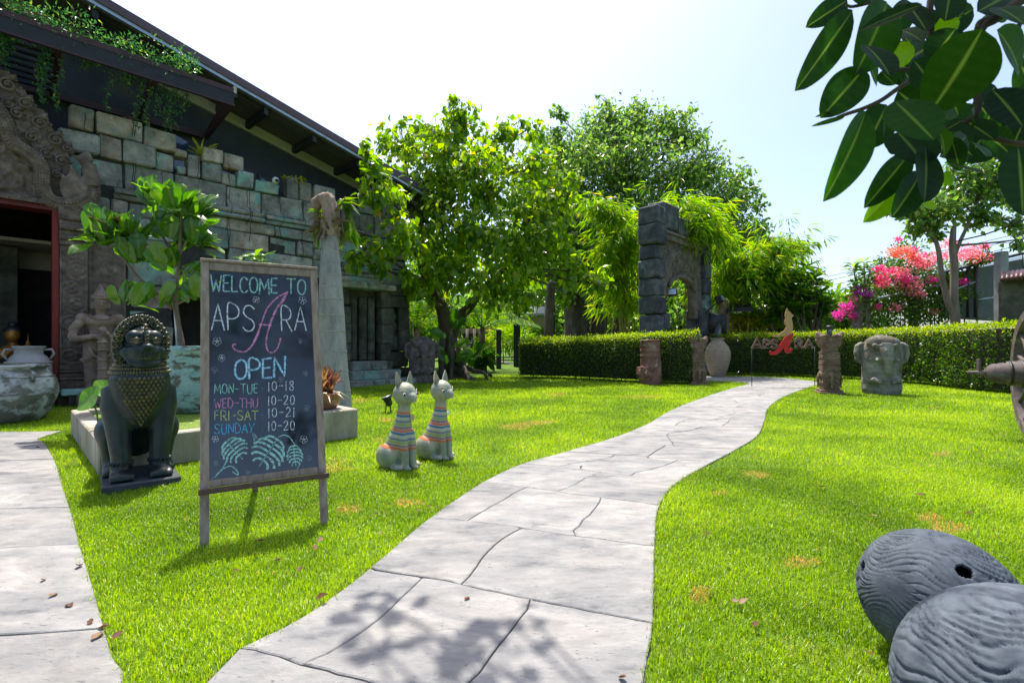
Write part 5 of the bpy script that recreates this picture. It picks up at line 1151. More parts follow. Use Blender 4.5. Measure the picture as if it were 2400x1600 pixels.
# single stroke lettering: unit cell, y up
SF = {'A': [[(0, 0), (.5, 1), (1, 0)], [(.2, .36), (.8, .36)]], 'B': [], 'C': [[(.95, .85), (.6, 1), (.2, .85), (.05, .5), (.2, .14), (.6, 0), (.95, .15)]], 'D': [[(.05, 0), (.05, 1), (.5, .97), (.92, .7), (.95, .35), (.6, .04), (.05, 0)]],
 'E': [[(.9, 1), (.08, .97), (.05, 0), (.92, 0)], [(.07, .5), (.75, .52)]], 'F': [[(.95, 1), (.08, .97), (.05, 0)], [(.07, .5), (.8, .52)]], 'H': [[(.05, 1), (.05, 0)], [(.95, 1), (.95, 0)], [(.05, .5), (.95, .5)]], 'I': [[(.5, 1), (.5, 0)]],
 'L': [[(.08, 1), (.05, 0), (.9, .03)]], 'M': [[(0, 0), (.1, 1), (.5, .25), (.9, 1), (1, 0)]], 'N': [[(.05, 0), (.08, 1), (.92, 0), (.95, 1)]], 'O': [[(.5, 1), (.15, .85), (.02, .5), (.15, .13), (.5, 0), (.85, .13), (.98, .5), (.85, .87), (.5, 1)]],
 'P': [[(.08, 0), (.05, 1), (.6, 1), (.92, .8), (.85, .55), (.5, .45), (.07, .45)]], 'R': [[(.08, 0), (.05, 1), (.6, 1), (.88, .8), (.8, .55), (.5, .47), (.07, .47)], [(.45, .47), (.98, 0)]],
 'S': [[(.9, .88), (.6, 1), (.2, .95), (.07, .72), (.35, .54), (.75, .42), (.93, .22), (.7, .02), (.3, 0), (.04, .14)]], 'T': [[(0, 1), (1, 1)], [(.5, 1), (.5, 0)]], 'U': [[(.05, 1), (.07, .3), (.3, 0), (.7, .02), (.92, .3), (.95, 1)]],
 'W': [[(0, 1), (.25, 0), (.5, .7), (.75, 0), (1, 1)]], 'Y': [[(0, 1), (.5, .5)], [(1, 1), (.5, .5), (.35, 0)]], '0': [[(.5, 1), (.15, .82), (.05, .5), (.15, .15), (.5, 0), (.85, .15), (.95, .5), (.85, .82), (.5, 1)]],
 '1': [[(.5, 1), (.5, 0)]], '2': [[(.08, .8), (.35, 1), (.75, .95), (.88, .7), (.6, .4), (.05, 0), (.95, .03)]], '8': [[(.5, .53), (.15, .72), (.3, .97), (.7, .97), (.85, .72), (.5, .53), (.1, .25), (.3, .0), (.7, 0), (.9, .25), (.5, .53)]],
 '-': [[(.05, .5), (.95, .5)]], ':': [[(.5, .75), (.5, .68)], [(.5, .25), (.5, .18)]]}
CURVY = set('CDOPRSU0289')
def ribbon(b, pts, w_, n=.0045, jit=.0):
    """flat chalk stroke on the board through board coordinates pts"""
    P = [Vector((x, y)) for x, y in pts]; vs = []; m = len(P)
    for i, p in enumerate(P):
        d = P[min(i+1, m-1)]-P[max(i-1, 0)]; d = d.normalized() if d.length > 1e-6 else Vector((1, 0)); q = Vector((-d.y, d.x))*w_/2*(1+random.uniform(-.2, .2))
        ex = d*(-w_*.4 if i == 0 else (w_*.4 if i == m-1 else 0))
        for r in (p+ex+q, p+ex-q): vs.append(bp(r.x, r.y, n))
    b.add(vs, [(2*i, 2*i+1, 2*i+3, 2*i+2) for i in range(m-1)])
def curve2(pts, n=5):
    return [(v.x, v.y) for v in smoothpts([V(x, y, 0) for x, y in pts], n)]
ZN = [.0046]
def nextn(): ZN[0] += .00006; return ZN[0]
def word(name, text, x0, x1, y0, y1, col, w_, lab=None, outline=None, slant=0, gap=.28, wide=None):
    """text between crop pixels; y0/y1 = (top, bottom) at left and right ends"""
    wd = {'M': 1.2, 'W': 1.3, 'I': .25, '1': .3, ':': .3, '-': .8, 'L': .8, 'E': .8, 'F': .8}; tot = sum(wd.get(c, 1) for c in text)+gap*(len(text)-1); x = 0
    for k, (c_, ww, nn_) in enumerate(([(outline, w_*2.3, nextn())] if outline else [])+[(col, w_, nextn())]):
        b = MB(); x = 0
        for ch in text:
            cw = wd.get(ch, 1); rn = random.Random(ord(ch)+int(x*10)); dy = rn.uniform(-.05, .05)
            for st_ in SF[ch]:
                pts = curve2(st_, 4) if ch in CURVY else [(st_[i][0]+(st_[i+1][0]-st_[i][0])*q/4, st_[i][1]+(st_[i+1][1]-st_[i][1])*q/4) for i in range(len(st_)-1) for q in range(4)]+[st_[-1]]
                out2 = []
                for (u, v) in pts:
                    f = (x+u*cw+slant*v)/tot; px_ = x0+(x1-x0)*f; yt = y0[0]+(y0[1]-y0[0])*f; yb = y1[0]+(y1[1]-y1[0])*f; out2.append(cr(px_, yb+(yt-yb)*(v+dy)))
                ribbon(b, out2, ww, nn_)
            x += cw+gap
        o = b.build(name, CH[c_], easel)
        if lab: o['label'] = lab
word('chalk_lettering', 'WELCOME', 118, 458, (95, 118), (180, 193), 'yellow', .0042, 'blue and yellow chalk word WELCOME', 'blue', gap=.22)
word('chalk_lettering', 'TO', 506, 602, (118, 122), (192, 198), 'yellow', .0042, 'blue and yellow chalk word TO', 'blue', gap=.3)
word('chalk_lettering', 'APS', 122, 345, (243, 252), (376, 380), 'white', .0075, 'white chalk letters APS', gap=.22)
word('chalk_lettering', 'RA', 475, 604, (256, 264), (378, 383), 'white', .0075, 'white chalk letters RA', gap=.25)
b = MB(); nn_ = nextn()
for st_, w_ in (([(510, 185), (455, 215), (405, 270), (378, 340), (345, 430), (300, 485), (255, 485), (232, 468), (233, 452), (243, 452)], .009), ([(510, 185), (490, 225), (455, 270), (425, 340), (402, 420), (405, 475), (430, 494), (458, 470), (474, 420)], .009), ([(366, 350), (425, 354)], .009), ([(505, 192), (470, 240), (440, 290), (415, 360)], .006), ([(500, 190), (440, 225), (395, 290), (370, 360), (330, 450)], .006)):
    ribbon(b, [cr(*p) for p in curve2(st_, 5)], w_, nn_); nn_ += .00004
o = b.build('chalk_lettering', CH['pink'], easel); o['label'] = 'large pink script letter A'
word('chalk_lettering', 'OPEN', 240, 500, (528, 512), (626, 612), 'white', .006, 'white and blue chalk word OPEN', 'blue', gap=.12)
for tx, tm, y, col in (('MON-TUE', '10-18', 655, 'green'), ('WED-THU', '10-20', 728, 'pink'), ('FRI-SAT', '10-21', 790, 'lime'), ('SUNDAY', '10-20', 858, 'blue')):
    x1_ = 358 if tx != 'SUNDAY' else 340
    word('chalk_lettering', tx, 137, x1_, (y, y-2), (y+48, y+44), col, .0048, col+' chalk line '+tx)
    word('chalk_lettering', ':', 376, 386, (y+12, y+12), (y+44, y+44), 'faint', .004); word('chalk_lettering', tm, 410, 545 if tm[-1] != '8' else 542, (y-12, y-18), (y+34, y+28), 'white', .0048, 'white chalk hours '+tm, gap=.5)
def flower(x, y, r):
    b = MB(); nn_ = nextn()
    for k in range(5):
        a = 2*PI*k/5+.3; cx, cy = x+r*.6*math.cos(a), y+r*.6*math.sin(a); ribbon(b, [cr(cx+r*.42*math.cos(q*PI/4), cy+r*.42*math.sin(q*PI/4)) for q in range(9)], .0018, nn_)
    ribbon(b, [cr(x+r*.2*math.cos(q*PI/3), y+r*.2*math.sin(q*PI/3)) for q in range(7)], .0018, nn_); b.build('chalk_flower', CH['faint' if r < 18 else 'white'], easel)
for x, y, r in ((150, 437, 22), (174, 521, 18), (136, 582, 17), (141, 935, 18), (143, 1056, 13), (309, 1105, 11), (350, 225, 18), (585, 228, 20), (574, 435, 12), (600, 600, 15), (607, 776, 17), (592, 935, 20), (620, 1030, 12), (476, 630, 14)): flower(x, y, r)
# two monstera drawings
def lobes_(cx, cy, ax_, len_, wid, col='mint', fold=6):
    b = MB(); nn_ = nextn(); ca, sa = math.cos(ax_), math.sin(ax_)
    R = lambda u, v: cr(cx+u*ca-v*sa, cy+u*sa+v*ca)
    for sg in (-1, 1):
        for k in range(fold):
            t_ = k/(fold-.5); u0 = len_*t_*.85; w_ = wid*math.sin(PI*(.22+.68*t_)); pts = [(u0, sg*w_*.12), (u0+len_*.01, sg*w_*.5), (u0+len_*.07, sg*w_*.85), (u0+len_*.16, sg*w_)]
            ribbon(b, [R(*p) for p in curve2(pts, 4)], .0105*len_/150+.002, nn_)
    ribbon(b, [R(-2, 0), R(len_*.5, 2), R(len_, 0)], .004, nn_+.00006); b.build('chalk_leaf_drawing', CH[col], easel)
lobes_(200, 945, .85, 120, 70); lobes_(455, 935, 2.15, 165, 85); lobes_(540, 968, 1.45, 105, 40)
for pts, w_ in (([(205, 1030), (180, 1080), (150, 1115), (130, 1132)], .006), ([(150, 1112), (190, 1080), (225, 1072), (255, 1100), (255, 1115), (230, 1100)], .006), ([(460, 925), (490, 913), (520, 925), (545, 960)], .005), ([(556, 1090), (570, 1060), (568, 1020)], .004), ([(340, 905), (352, 925), (335, 940), (345, 920), (330, 905), (342, 945)], .0022)):
    b = MB(); ribbon(b, [cr(*p) for p in curve2(pts, 5)], w_, nextn()); b.build('chalk_stem', CH['mint'], easel)
# ------------------------------------------------------------------ two striped ceramic cats
M_cat, _t = newmat('crackled green grey ceramic with coloured bands'); L = _t.links.new
_tc = nd(_t, 'ShaderNodeTexCoord'); _sx = nd(_t, 'ShaderNodeSeparateXYZ'); L(_tc.outputs['Object'], _sx.inputs[0])
_tl = nd(_t, 'ShaderNodeMath', operation='MULTIPLY_ADD'); _tl.inputs[1].default_value = -.10; L(_sx.outputs['Y'], _tl.inputs[0]); L(_sx.outputs['Z'], _tl.inputs[2])
_mr = nd(_t, 'ShaderNodeMapRange'); _mr.inputs['From Min'].default_value = .20; _mr.inputs['From Max'].default_value = .545; L(_tl.outputs[0], _mr.inputs['Value'])
bands = [(.50, .14, .05), (.50, .14, .05), (.40, .40, .30), (.25, .17, .18), (.25, .17, .18), (.25, .34, .09), (.25, .34, .09), (.16, .20, .21), (.16, .20, .21), (.42, .42, .30), (.42, .42, .30), (.05, .16, .27), (.05, .16, .27), (.50, .14, .06), (.40, .40, .30), (.24, .16, .17), (.24, .33, .09), (.16, .20, .21), (.42, .42, .30), (.05, .16, .27), (.50, .14, .06), (.24, .16, .17), (.24, .33, .09), (.42, .42, .30), (.05, .16, .27), (.50, .14, .06)]
bands = [(.50, .14, .05), (.25, .17, .18), (.25, .34, .09), (.16, .20, .21), (.42, .42, .30), (.05, .16, .27), (.50, .14, .06), (.24, .16, .17), (.24, .33, .09), (.16, .20, .21), (.42, .42, .30), (.05, .16, .27), (.50, .14, .06)]
_st = []
for i, c in enumerate(bands): _st += [(i/len(bands), c), ((i+.86)/len(bands), (.46, .45, .34))]
_rp = ramp(_t, _st, 'CONSTANT'); L(_mr.outputs[0], _rp.inputs[0])
_n = nd(_t, 'ShaderNodeTexNoise', Scale=7, Detail=6); L(_tc.outputs['Object'], _n.inputs['Vector']); _rb = ramp(_t, [(.3, (.16, .20, .16)), (.48, (.26, .29, .215)), (.6, (.36, .35, .24)), (.7, (.42, .28, .13))]); L(_n.outputs['Fac'], _rb.inputs[0])
_vo = nd(_t, 'ShaderNodeTexVoronoi', Scale=24); L(_tc.outputs['Object'], _vo.inputs['Vector']); _rv = ramp(_t, [(.16, (1, 1, 1)), (.19, (0, 0, 0))]); L(_vo.outputs['Distance'], _rv.inputs[0]); _low = nd(_t, 'ShaderNodeMath', operation='LESS_THAN'); _low.inputs[1].default_value = .25; L(_sx.outputs['Z'], _low.inputs[0]); _ms = nd(_t, 'ShaderNodeMath', operation='MULTIPLY'); L(_rv.outputs[0], _ms.inputs[0]); L(_low.outputs[0], _ms.inputs[1]); _ms2 = nd(_t, 'ShaderNodeMath', operation='MULTIPLY'); _ms2.inputs[1].default_value = .7; L(_ms.outputs[0], _ms2.inputs[0])
_m0 = nd(_t, 'ShaderNodeMix', data_type='RGBA'); L(_ms2.outputs[0], _m0.inputs['Factor']); L(_rb.outputs[0], _m0.inputs['A']); L(_vo.outputs['Color'], _m0.inputs['B'])
_hsv = nd(_t, 'ShaderNodeHueSaturation', Saturation=.45, Value=.42); L(_vo.outputs['Color'], _hsv.inputs['Color']); L(_hsv.outputs[0], _m0.inputs['B'])
_a = nd(_t, 'ShaderNodeMath', operation='GREATER_THAN'); _a.inputs[1].default_value = .20; L(_tl.outputs[0], _a.inputs[0]); _b2 = nd(_t, 'ShaderNodeMath', operation='LESS_THAN'); _b2.inputs[1].default_value = .545; L(_tl.outputs[0], _b2.inputs[0]); _mm = nd(_t, 'ShaderNodeMath', operation='MULTIPLY'); L(_a.outputs[0], _mm.inputs[0]); L(_b2.outputs[0], _mm.inputs[1])
_mx = nd(_t, 'ShaderNodeMix', data_type='RGBA'); L(_mm.outputs[0], _mx.inputs['Factor']); L(_m0.outputs['Result'], _mx.inputs['A']); L(_rp.outputs[0], _mx.inputs['B'])
_p = nd(_t, 'ShaderNodeBsdfPrincipled', Roughness=.42); L(_mx.outputs['Result'], _p.inputs['Base Color']); _bn = nd(_t, 'ShaderNodeBump', Strength=.35, Distance=.004); _n4 = nd(_t, 'ShaderNodeTexNoise', Scale=50, Detail=5); L(_tc.outputs['Object'], _n4.inputs['Vector']); L(_n4.outputs['Fac'], _bn.inputs['Height']); L(_bn.outputs[0], _p.inputs['Normal']); _o = nd(_t, 'ShaderNodeOutputMaterial'); L(_p.outputs[0], _o.inputs[0])
M_bead = pm('cream slip line', [(0.3, (0.40, 0.40, 0.32)), (0.7, (0.50, 0.49, 0.40))], scale=8, rough=.5, rnd=0)
M_tagp = pm('kraft paper tag', [(0.3, (0.30, 0.20, 0.13)), (0.7, (0.42, 0.30, 0.22))], scale=8, rough=.8)
def cat():
    t = thing('cat_statue', '', 'cat statue')
    b = MB(); e, tb = b.ell, b.tube     # faces -y; height .86
    tb([V(0, .10, .05), V(0, .07, .16), V(0, .03, .27), V(0, .0, .38), V(0, -.012, .47), V(0, -.02, .54), V(0, -.025, .60)], [.16, .155, .128, .098, .076, .064, .060], 24, sc=(1, 1.0))
    e(V(0, .12, .12), (.165, .19, .13))
    for x in (-1, 1):
        e(V(.115*x, .10, .12), (.085, .15, .12)); e(V(.11*x, -.04, .035), (.05, .09, .035)); tb([V(.045*x, -.045, .36), V(.05*x, -.085, .2), V(.045*x, -.10, .04)], [.05, .045, .04], 12); e(V(.045*x, -.125, .025), (.035, .055, .025))
    e(V(0, -.03, .695), (.112, .125, .112)); e(V(0, -.11, .668), (.072, .08, .056)); e(V(0, -.155, .655), (.04, .042, .034))
    tb([V(.02, .26, .06), V(.10, .31, .07), V(.16, .24, .12), V(.17, .12, .20)], [.035, .035, .03, .02], 10)
    sculpt('body', b, .0085, M_cat, t, smooth=3)
    for x in (-1, 1):
        b = MB(); me_pts = []
        K_ = 9
        for j in range(K_+1):
            u = j/K_; w_ = .048*math.sin(PI*min(1, .42+.58*u))*(1 if u < 1 else .05)+.004; c = V(.06*x+.026*x*u, -.015+.01*u, .755+.15*u)
            me_pts.append((c, w_))
        vs = []; 
        for c, w_ in me_pts:
            for (a_, bb_) in ((-1, 0), (0, .35), (1, 0), (0, .8)): vs.append(c+V(w_*a_*.75, w_*(bb_)-.004, 0)+V(0, -w_*abs(a_)*.35, 0))
        fs = [(4*j+i, 4*j+(i+1) % 4, 4*j+4+(i+1) % 4, 4*j+4+i) for j in range(K_) for i in range(4)]+[(0, 3, 2, 1), (4*K_, 4*K_+1, 4*K_+2, 4*K_+3)]
        b.add(vs, fs, True); b.build('ear', M_cat, t, world=False)
    for x in (-1, 1):
        b = MB(); b.ell(V(.073*x, -.122, .70), (.019, .014, .014), Quaternion((0, 0, 1), -.6*x)); b.build('eye', M_white, t, world=False)
        b = MB(); b.ell(V(.080*x, -.133, .70), (.011, .009, .012)); b.build('pupil', M_black, t, world=False)
        b = MB(); b.tube([V(.02*x, -.168, .69), V(.052*x, -.148, .728), V(.088*x, -.11, .742), V(.112*x, -.065, .715)], .0028, 6); b.build('brow_line', M_bead, t, world=False)
    b = MB(); b.tube([V(-.058, -.155, .640), V(-.025, -.187, .635), V(0, -.196, .640), V(.025, -.187, .635), V(.058, -.155, .640)], .003, 6); b.build('mouth_line', M_bead, t, world=False)
    b = MB(); b.tube([V(-.063, -.03, .535), V(0, -.095, .50), V(.063, -.03, .535)], .002, 5); o = b.build('tag_string', M_tagp, t, world=False)
    b = MB(); b.M = Matrix.Translation(V(.05, -.098, .475)) @ Matrix.Rotation(.4, 4, 'Z') @ Matrix.Rotation(.7, 4, 'Y'); b.chbox(V(0, 0, 0), (.026, .0025, .026), None, .001); b.build('paper_tag', M_tagp, t, world=False)
    return t
c1 = cat(); c2 = copy_tree(c1)
p1 = gp(938, 1104); p2 = gp(1012, 1080)
c1.location = p1+V(0, .10, 0); c1.rotation_euler = (0, 0, math.radians(50)); c1.scale = (.92, .94, 1.0)
c2.location = p2+V(.06, .10, 0); c2.rotation_euler = (0, 0, math.radians(56)); c2.scale = (.90, .92, .99)
c1['label'] = 'nearer and lower looking striped ceramic cat statue with a brown paper tag'; c2['label'] = 'striped ceramic cat statue standing behind its twin with a pale tag'
for c in (c1, c2): c['group'] = 'pair of striped ceramic cats on the lawn'
for ch in c2.children:
    if ch.name.startswith('paper_tag'): ch.material_slots[0].link = 'OBJECT'; ch.material_slots[0].material = M_white; ch['label'] = 'pale paper tag'
# ------------------------------------------------------------------ the right side: hedges, arch, statues, sign, wheel, vases
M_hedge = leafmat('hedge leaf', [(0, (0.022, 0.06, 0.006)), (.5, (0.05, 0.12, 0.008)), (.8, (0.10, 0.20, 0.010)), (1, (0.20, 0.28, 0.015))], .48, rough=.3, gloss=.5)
M_hedgeT = leafmat('top hedge leaf', [(0, (0.10, 0.19, 0.008)), (.5, (0.22, 0.31, 0.010)), (1, (0.36, 0.38, 0.02))], .55, rough=.3, gloss=.5)  # brighter yellow green colour for the leaves near the hedge top
M_twig = pm('dark twigs', [(0.3, (0.02, 0.022, 0.010)), (0.7, (0.05, 0.05, 0.025))], scale=20, bump=1.0, bscale=40, rough=0.95)
M_twigb = pm('brown twig', [(0.3, (0.05, 0.035, 0.025)), (0.7, (0.12, 0.09, 0.065))], scale=20, bump=.5, bscale=40, rough=0.9)
def hedge(label, line_, wd, h0, h1, dens=1500, leaf=.042):
    """clipped hedge along ground points; leaves in a shell over a dark twiggy core"""
    c0 = line_[0]; t = thing('clipped_hedge', label, 'hedge', tuple(V(c0.x, c0.y, 0))); pts = smoothpts([V(p.x, p.y, 0) for p in line_], 8); A = arcs(pts); tot = A[-1]
    b = MB(); vs = []; n = len(pts)
    for i, p in enumerate(pts):
        d = (pts[min(i+1, n-1)]-pts[max(i-1, 0)]).normalized(); q = V(-d.y, d.x, 0); h = h0+(h1-h0)*A[i]/tot
        for (a, z) in ((-1, .12), (-1, 1), (1, 1), (1, .12)):
            jit = .05*mnoise.noise(V(p.x*2, p.y*2, z*3+a)); vs.append(p+q*a*(wd/2-.12+jit)+V(0, 0, z*(h-.10) if z == 1 else .10))
    b.add(vs, [(4*i+k, 4*i+(k+1) % 4, 4*i+4+(k+1) % 4, 4*i+4+k) for i in range(n-1) for k in range(4)]+[(0, 1, 2, 3), (4*n-4, 4*n-1, 4*n-2, 4*n-3)]); b.build('twig_core', M_twig, t)
    area = tot*(2*(h0+h1)/2+wd)+wd*(h0+h1); N_ = int(area*dens)
    P, D, Nn, S, T = [], [], [], [], []
    u = rng.random(N_); side = rng.random(N_); per = (h0+h1)/2*2+wd
    for i in range(N_):
        a = u[i]*tot; k = min(int(np.searchsorted(A, a)), n-1); k = max(k, 1); f = (a-A[k-1])/(A[k]-A[k-1]); p = pts[k-1].lerp(pts[k], f); d = (pts[k]-pts[k-1]).normalized(); q = V(-d.y, d.x, 0); h = h0+(h1-h0)*a/tot
        s = side[i]*per; ins = abs(rng.normal())*.055; lump = .09*mnoise.noise(V(p.x*1.5, p.y*1.5, s*1.3))+.03*mnoise.noise(V(p.x*5, p.y*5, s*5))
        if s < h: pos = p-q*(wd/2-ins+lump)+V(0, 0, s); nr = -q
        elif s < h+wd: pos = p+q*(s-h-wd/2)+V(0, 0, h-ins*.6+lump*.7+abs(rng.normal())*.045); nr = V(0, 0, 1)
        else: pos = p+q*(wd/2-ins+lump)+V(0, 0, s-h-wd); nr = q
        if rng.random() < .05: # end caps
            e = 0 if rng.random() < .5 else n-1; dd = (pts[1]-pts[0]).normalized()*-1 if e == 0 else (pts[-1]-pts[-2]).normalized(); pos = pts[e]+V(-dd.y, dd.x, 0)*rng.uniform(-wd/2, wd/2)+V(0, 0, rng.uniform(0, h))+dd*(lump-ins*.3); nr = dd
        if pos.z < .05+.08*rng.random(): continue
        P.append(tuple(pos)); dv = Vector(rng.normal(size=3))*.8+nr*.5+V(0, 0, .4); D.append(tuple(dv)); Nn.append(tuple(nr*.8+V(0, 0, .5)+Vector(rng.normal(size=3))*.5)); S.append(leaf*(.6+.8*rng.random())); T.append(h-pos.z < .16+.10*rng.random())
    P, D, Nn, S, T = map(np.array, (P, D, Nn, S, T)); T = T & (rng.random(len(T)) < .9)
    leaf_obj('foliage', P[~T], D[~T], Nn[~T], S[~T], T_SMALL, M_hedge, t); leaf_obj('top_foliage', P[T], D[T], Nn[T], S[T], T_SMALL, M_hedgeT, t)
    for i in range(int(tot/.55)):
        p = at_arc(pts, A, .3+i*.55+random.uniform(-.1, .1)); b = MB(); b.tube([p+V(0, 0, -.02), p+V(random.uniform(-.04, .04), 0, .15), p+V(random.uniform(-.08, .08), random.uniform(-.08, .08), .45)], [.02, .017, .01], 6); b.build('stem', M_twigb, t)
    return t
HR = [gp(1665, 878), gp(1800, 881), gp(1930, 886), gp(2060, 893), gp(2220, 906), gp(2400, 926), V(13.2, 9.6, 0)]
HR = [p+V(.15, .45, 0) for p in HR]
hedge('long clipped hedge with yellow green top behind the stone animal statues', HR, .9, 1.50, 1.66, 1250, .05)
HL = [gp(1228, 886), gp(1350, 890), gp(1470, 896), gp(1580, 901), gp(1655, 903)]
HL = [p+V(0, .5, 0) for p in HL]
hedge('short clipped hedge in front of the stone arch', HL, .85, 1.28, 1.50, 1250, .05)

# ------------------------------------------------------------------ stone arch
M_arch = pm('blackened weathered stone', [(0.3, (0.035, 0.04, 0.045)), (0.5, (0.075, 0.08, 0.085)), (0.7, (0.15, 0.155, 0.15))], scale=3, bump=0.9, bscale=12, rough=0.9, rnd=0.2, spec=.2,
            stops2=[(0.3, (0.14, 0.24, 0.22)), (0.7, (0.26, 0.36, 0.33))], scale2=1.1, thr=(.57, .68), bdist=.03)
M_panel = pm('carved pale sandstone', [(0.3, (0.075, 0.062, 0.048)), (0.55, (0.15, 0.125, 0.095)), (0.75, (0.24, 0.21, 0.165))], scale=4, bump=0.6, bscale=24, rough=0.85, rnd=.05, bdist=.02)
AL = pt(1527, 700, 16.2); AR = pt(1640, 700, 19.0); AL.z = AR.z = 0; AU = (AR-AL).normalized(); AN = V(AU.y, -AU.x, 0); AW = (AR-AL).length; AA = (AU, AN, V(0, 0, 1))
arch = thing('stone_arch', 'tall blackened stone gateway with a carved pointed panel behind the hedge', 'arch', tuple((AL+AR)/2))
ap = lambda u, n, z: AL+AU*u+AN*n+V(0, 0, z)
def ablk(u0, u1, n0, n1, z0, z1, nm='stone_block', m=None, ch=.05):
    b = MB(); b.chbox(ap((u0+u1)/2, (n0+n1)/2, (z0+z1)/2), (abs(u1-u0)/2-.006, abs(n1-n0)/2, (z1-z0)/2-.006), AA, ch, .025); part_at(nm, b, m or M_arch, arch)
topL = EYE+(HOR-488)/F*16.2; topR = EYE+(HOR-540)/F*19.0
print('arch', AW, topL, topR)
zs = [0, .9, 1.45, 2.15, 2.75, 3.35, 3.98, 4.48, 5.12, topL]
for k in range(len(zs)-1):
    e = (.16, .22, .02, .06, .0, .05, -.02, .10, .05)[k]; ablk(-.30-e*.6, .24+e*.6, -.34, .34+e, zs[k], zs[k+1])
zr_ = [0, .9, 1.5, 2.5, 3.1, 3.7, 4.3, 4.85, topR-.35]
for k in range(len(zr_)-1):
    e = (.5, .42, .25, .0, .04, .0, .05, .02)[k]; ablk(AW-.28-e, AW+.28, -.34, .36, zr_[k], zr_[k+1])
ablk(.25, 1.4, -.32, .34, topR-.55, topR+.35); 
for k in range(4): u0 = 1.4+(AW-1.3)*k/4; ablk(u0, 1.4+(AW-1.3)*(k+1)/4, -.32, .36, topR-.62+.03*(k % 2), topR+.02*(k % 3))
ablk(AW-.1, AW+.32, -.3, .4, topR-.6, topR-.05)
# panel: pointed trefoil tracery
b = MB(); zt_ = topR-.62; b.chbox(ap(AW/2, .12, zt_-.15), (AW/2-.28, .16, .14), AA, .03); b.chbox(ap(AW/2, .20, zt_-.05), (AW/2-.28, .16, .05), AA, .02); b.build('panel_cornice', M_panel, arch)
pu0, pu1 = .26, AW-.29; pw = pu1-pu0; zc0 = 3.0; zc1 = zt_-.29
def arch_low(u):       # underside of the panel
    x = (u-pu0)/pw; 
    if .18 < x < .82: xx = (x-.5)/.32; return 3.05+.55*math.sqrt(max(0, 1-xx*xx))
    return 2.85 if x < .18 else 2.15
def pfn(u, z):
    x = (u-pu0)/pw-.5; r_ = 1.02 if True else 0
    # two arcs of a pointed arch, apex at (0, zc1-.1), springing at 3.0
    h = (z-2.9)/(zc1-.12-2.9); w_ = .47*math.sqrt(max(0, 1-max(0, h)**1.8)) if h < 1 else 0
    dist = abs(x)-w_*.98
    if 0 <= dist < .045 or (h >= 1 and abs(x) < .04 and h < 1.05): return .10
    if -.05 < dist < 0: return .05
    if dist < -.05 and dist > -.10: return .085
    return .015+.07*(1-abs(mnoise.noise(V(u*6.5, z*6.5, 2)))*2.6)+.03*mnoise.noise(V(u*15, z*15, 5))
nu, nz_ = 110, 110; vs = []; fs = []; idx = {}
for j in range(nz_+1):
    for i in range(nu+1):
        u = pu0+pw*i/nu; lo = arch_low(u); z = lo+(zc1-lo)*j/nz_; vs.append(ap(u, .10+pfn(u, z), z))
fs = [(j*(nu+1)+i, j*(nu+1)+i+1, (j+1)*(nu+1)+i+1, (j+1)*(nu+1)+i) for j in range(nz_) for i in range(nu)]
k0 = len(vs)
for i in range(nu+1): u = pu0+pw*i/nu; vs.append(ap(u, -.10, arch_low(u)))
for i in range(nu+1): u = pu0+pw*i/nu; vs.append(ap(u, -.10, zc1))
fs += [(i, k0+i, k0+i+1, i+1) for i in range(nu)]+[(k0+i, k0+nu+1+i, k0+nu+2+i, k0+i+1) for i in range(nu)]
b = MB(); b.add(vs, fs, True); b.build('carved_panel', M_panel, arch)
b = MB(); b.tube([ap(pu0+pw*(.18+.64*k/24), .20, arch_low(pu0+pw*(.18+.64*min(max(k, .3), 23.7)/24))) for k in range(25)], .075, 8); b.build('arch_moulding', M_panel, arch)
ablk(.30, .75, -.3, .3, 1.7, 2.25, 'broken_stone'); ablk(AW+.1, AW+.75, -.2, .7, 1.35, 2.0, 'broken_stone')
# floodlights on the arch
def flood(px, py, Y, lab, d=V(-.3, -1, -.2), arm=None):
    c = pt(px, py, Y); t = thing('floodlight', lab, 'light', tuple(c)); d = d.normalized(); X = d.cross(V(0, 0, 1)).normalized(); Z = X.cross(d)
    b = MB(); b.M = Matrix.Translation(c) @ Matrix((X, d, Z)).transposed().to_4x4(); b.chbox(V(0, 0, 0), (.17, .13, .13), None, .04); b.build('housing', M_black, t)
    b = MB(); b.M = Matrix.Translation(c) @ Matrix((X, d, Z)).transposed().to_4x4(); b.chbox(V(0, .135, 0), (.14, .012, .10), None, .008); b.build('lens', M_galv, t)
    if arm: b = MB(); b.tube([c]+arm, .03, 6); b.build('arm', M_black, t)
flood(1575, 685, 17.0, 'black floodlight hanging in the opening of the stone arch', V(-.4, -1, .1), [pt(1552, 720, 17)])
flood(1687, 702, 18.4, 'black floodlight on a slanting arm beside the arch', V(.9, -.8, .5), [pt(1652, 735, 18.3)])
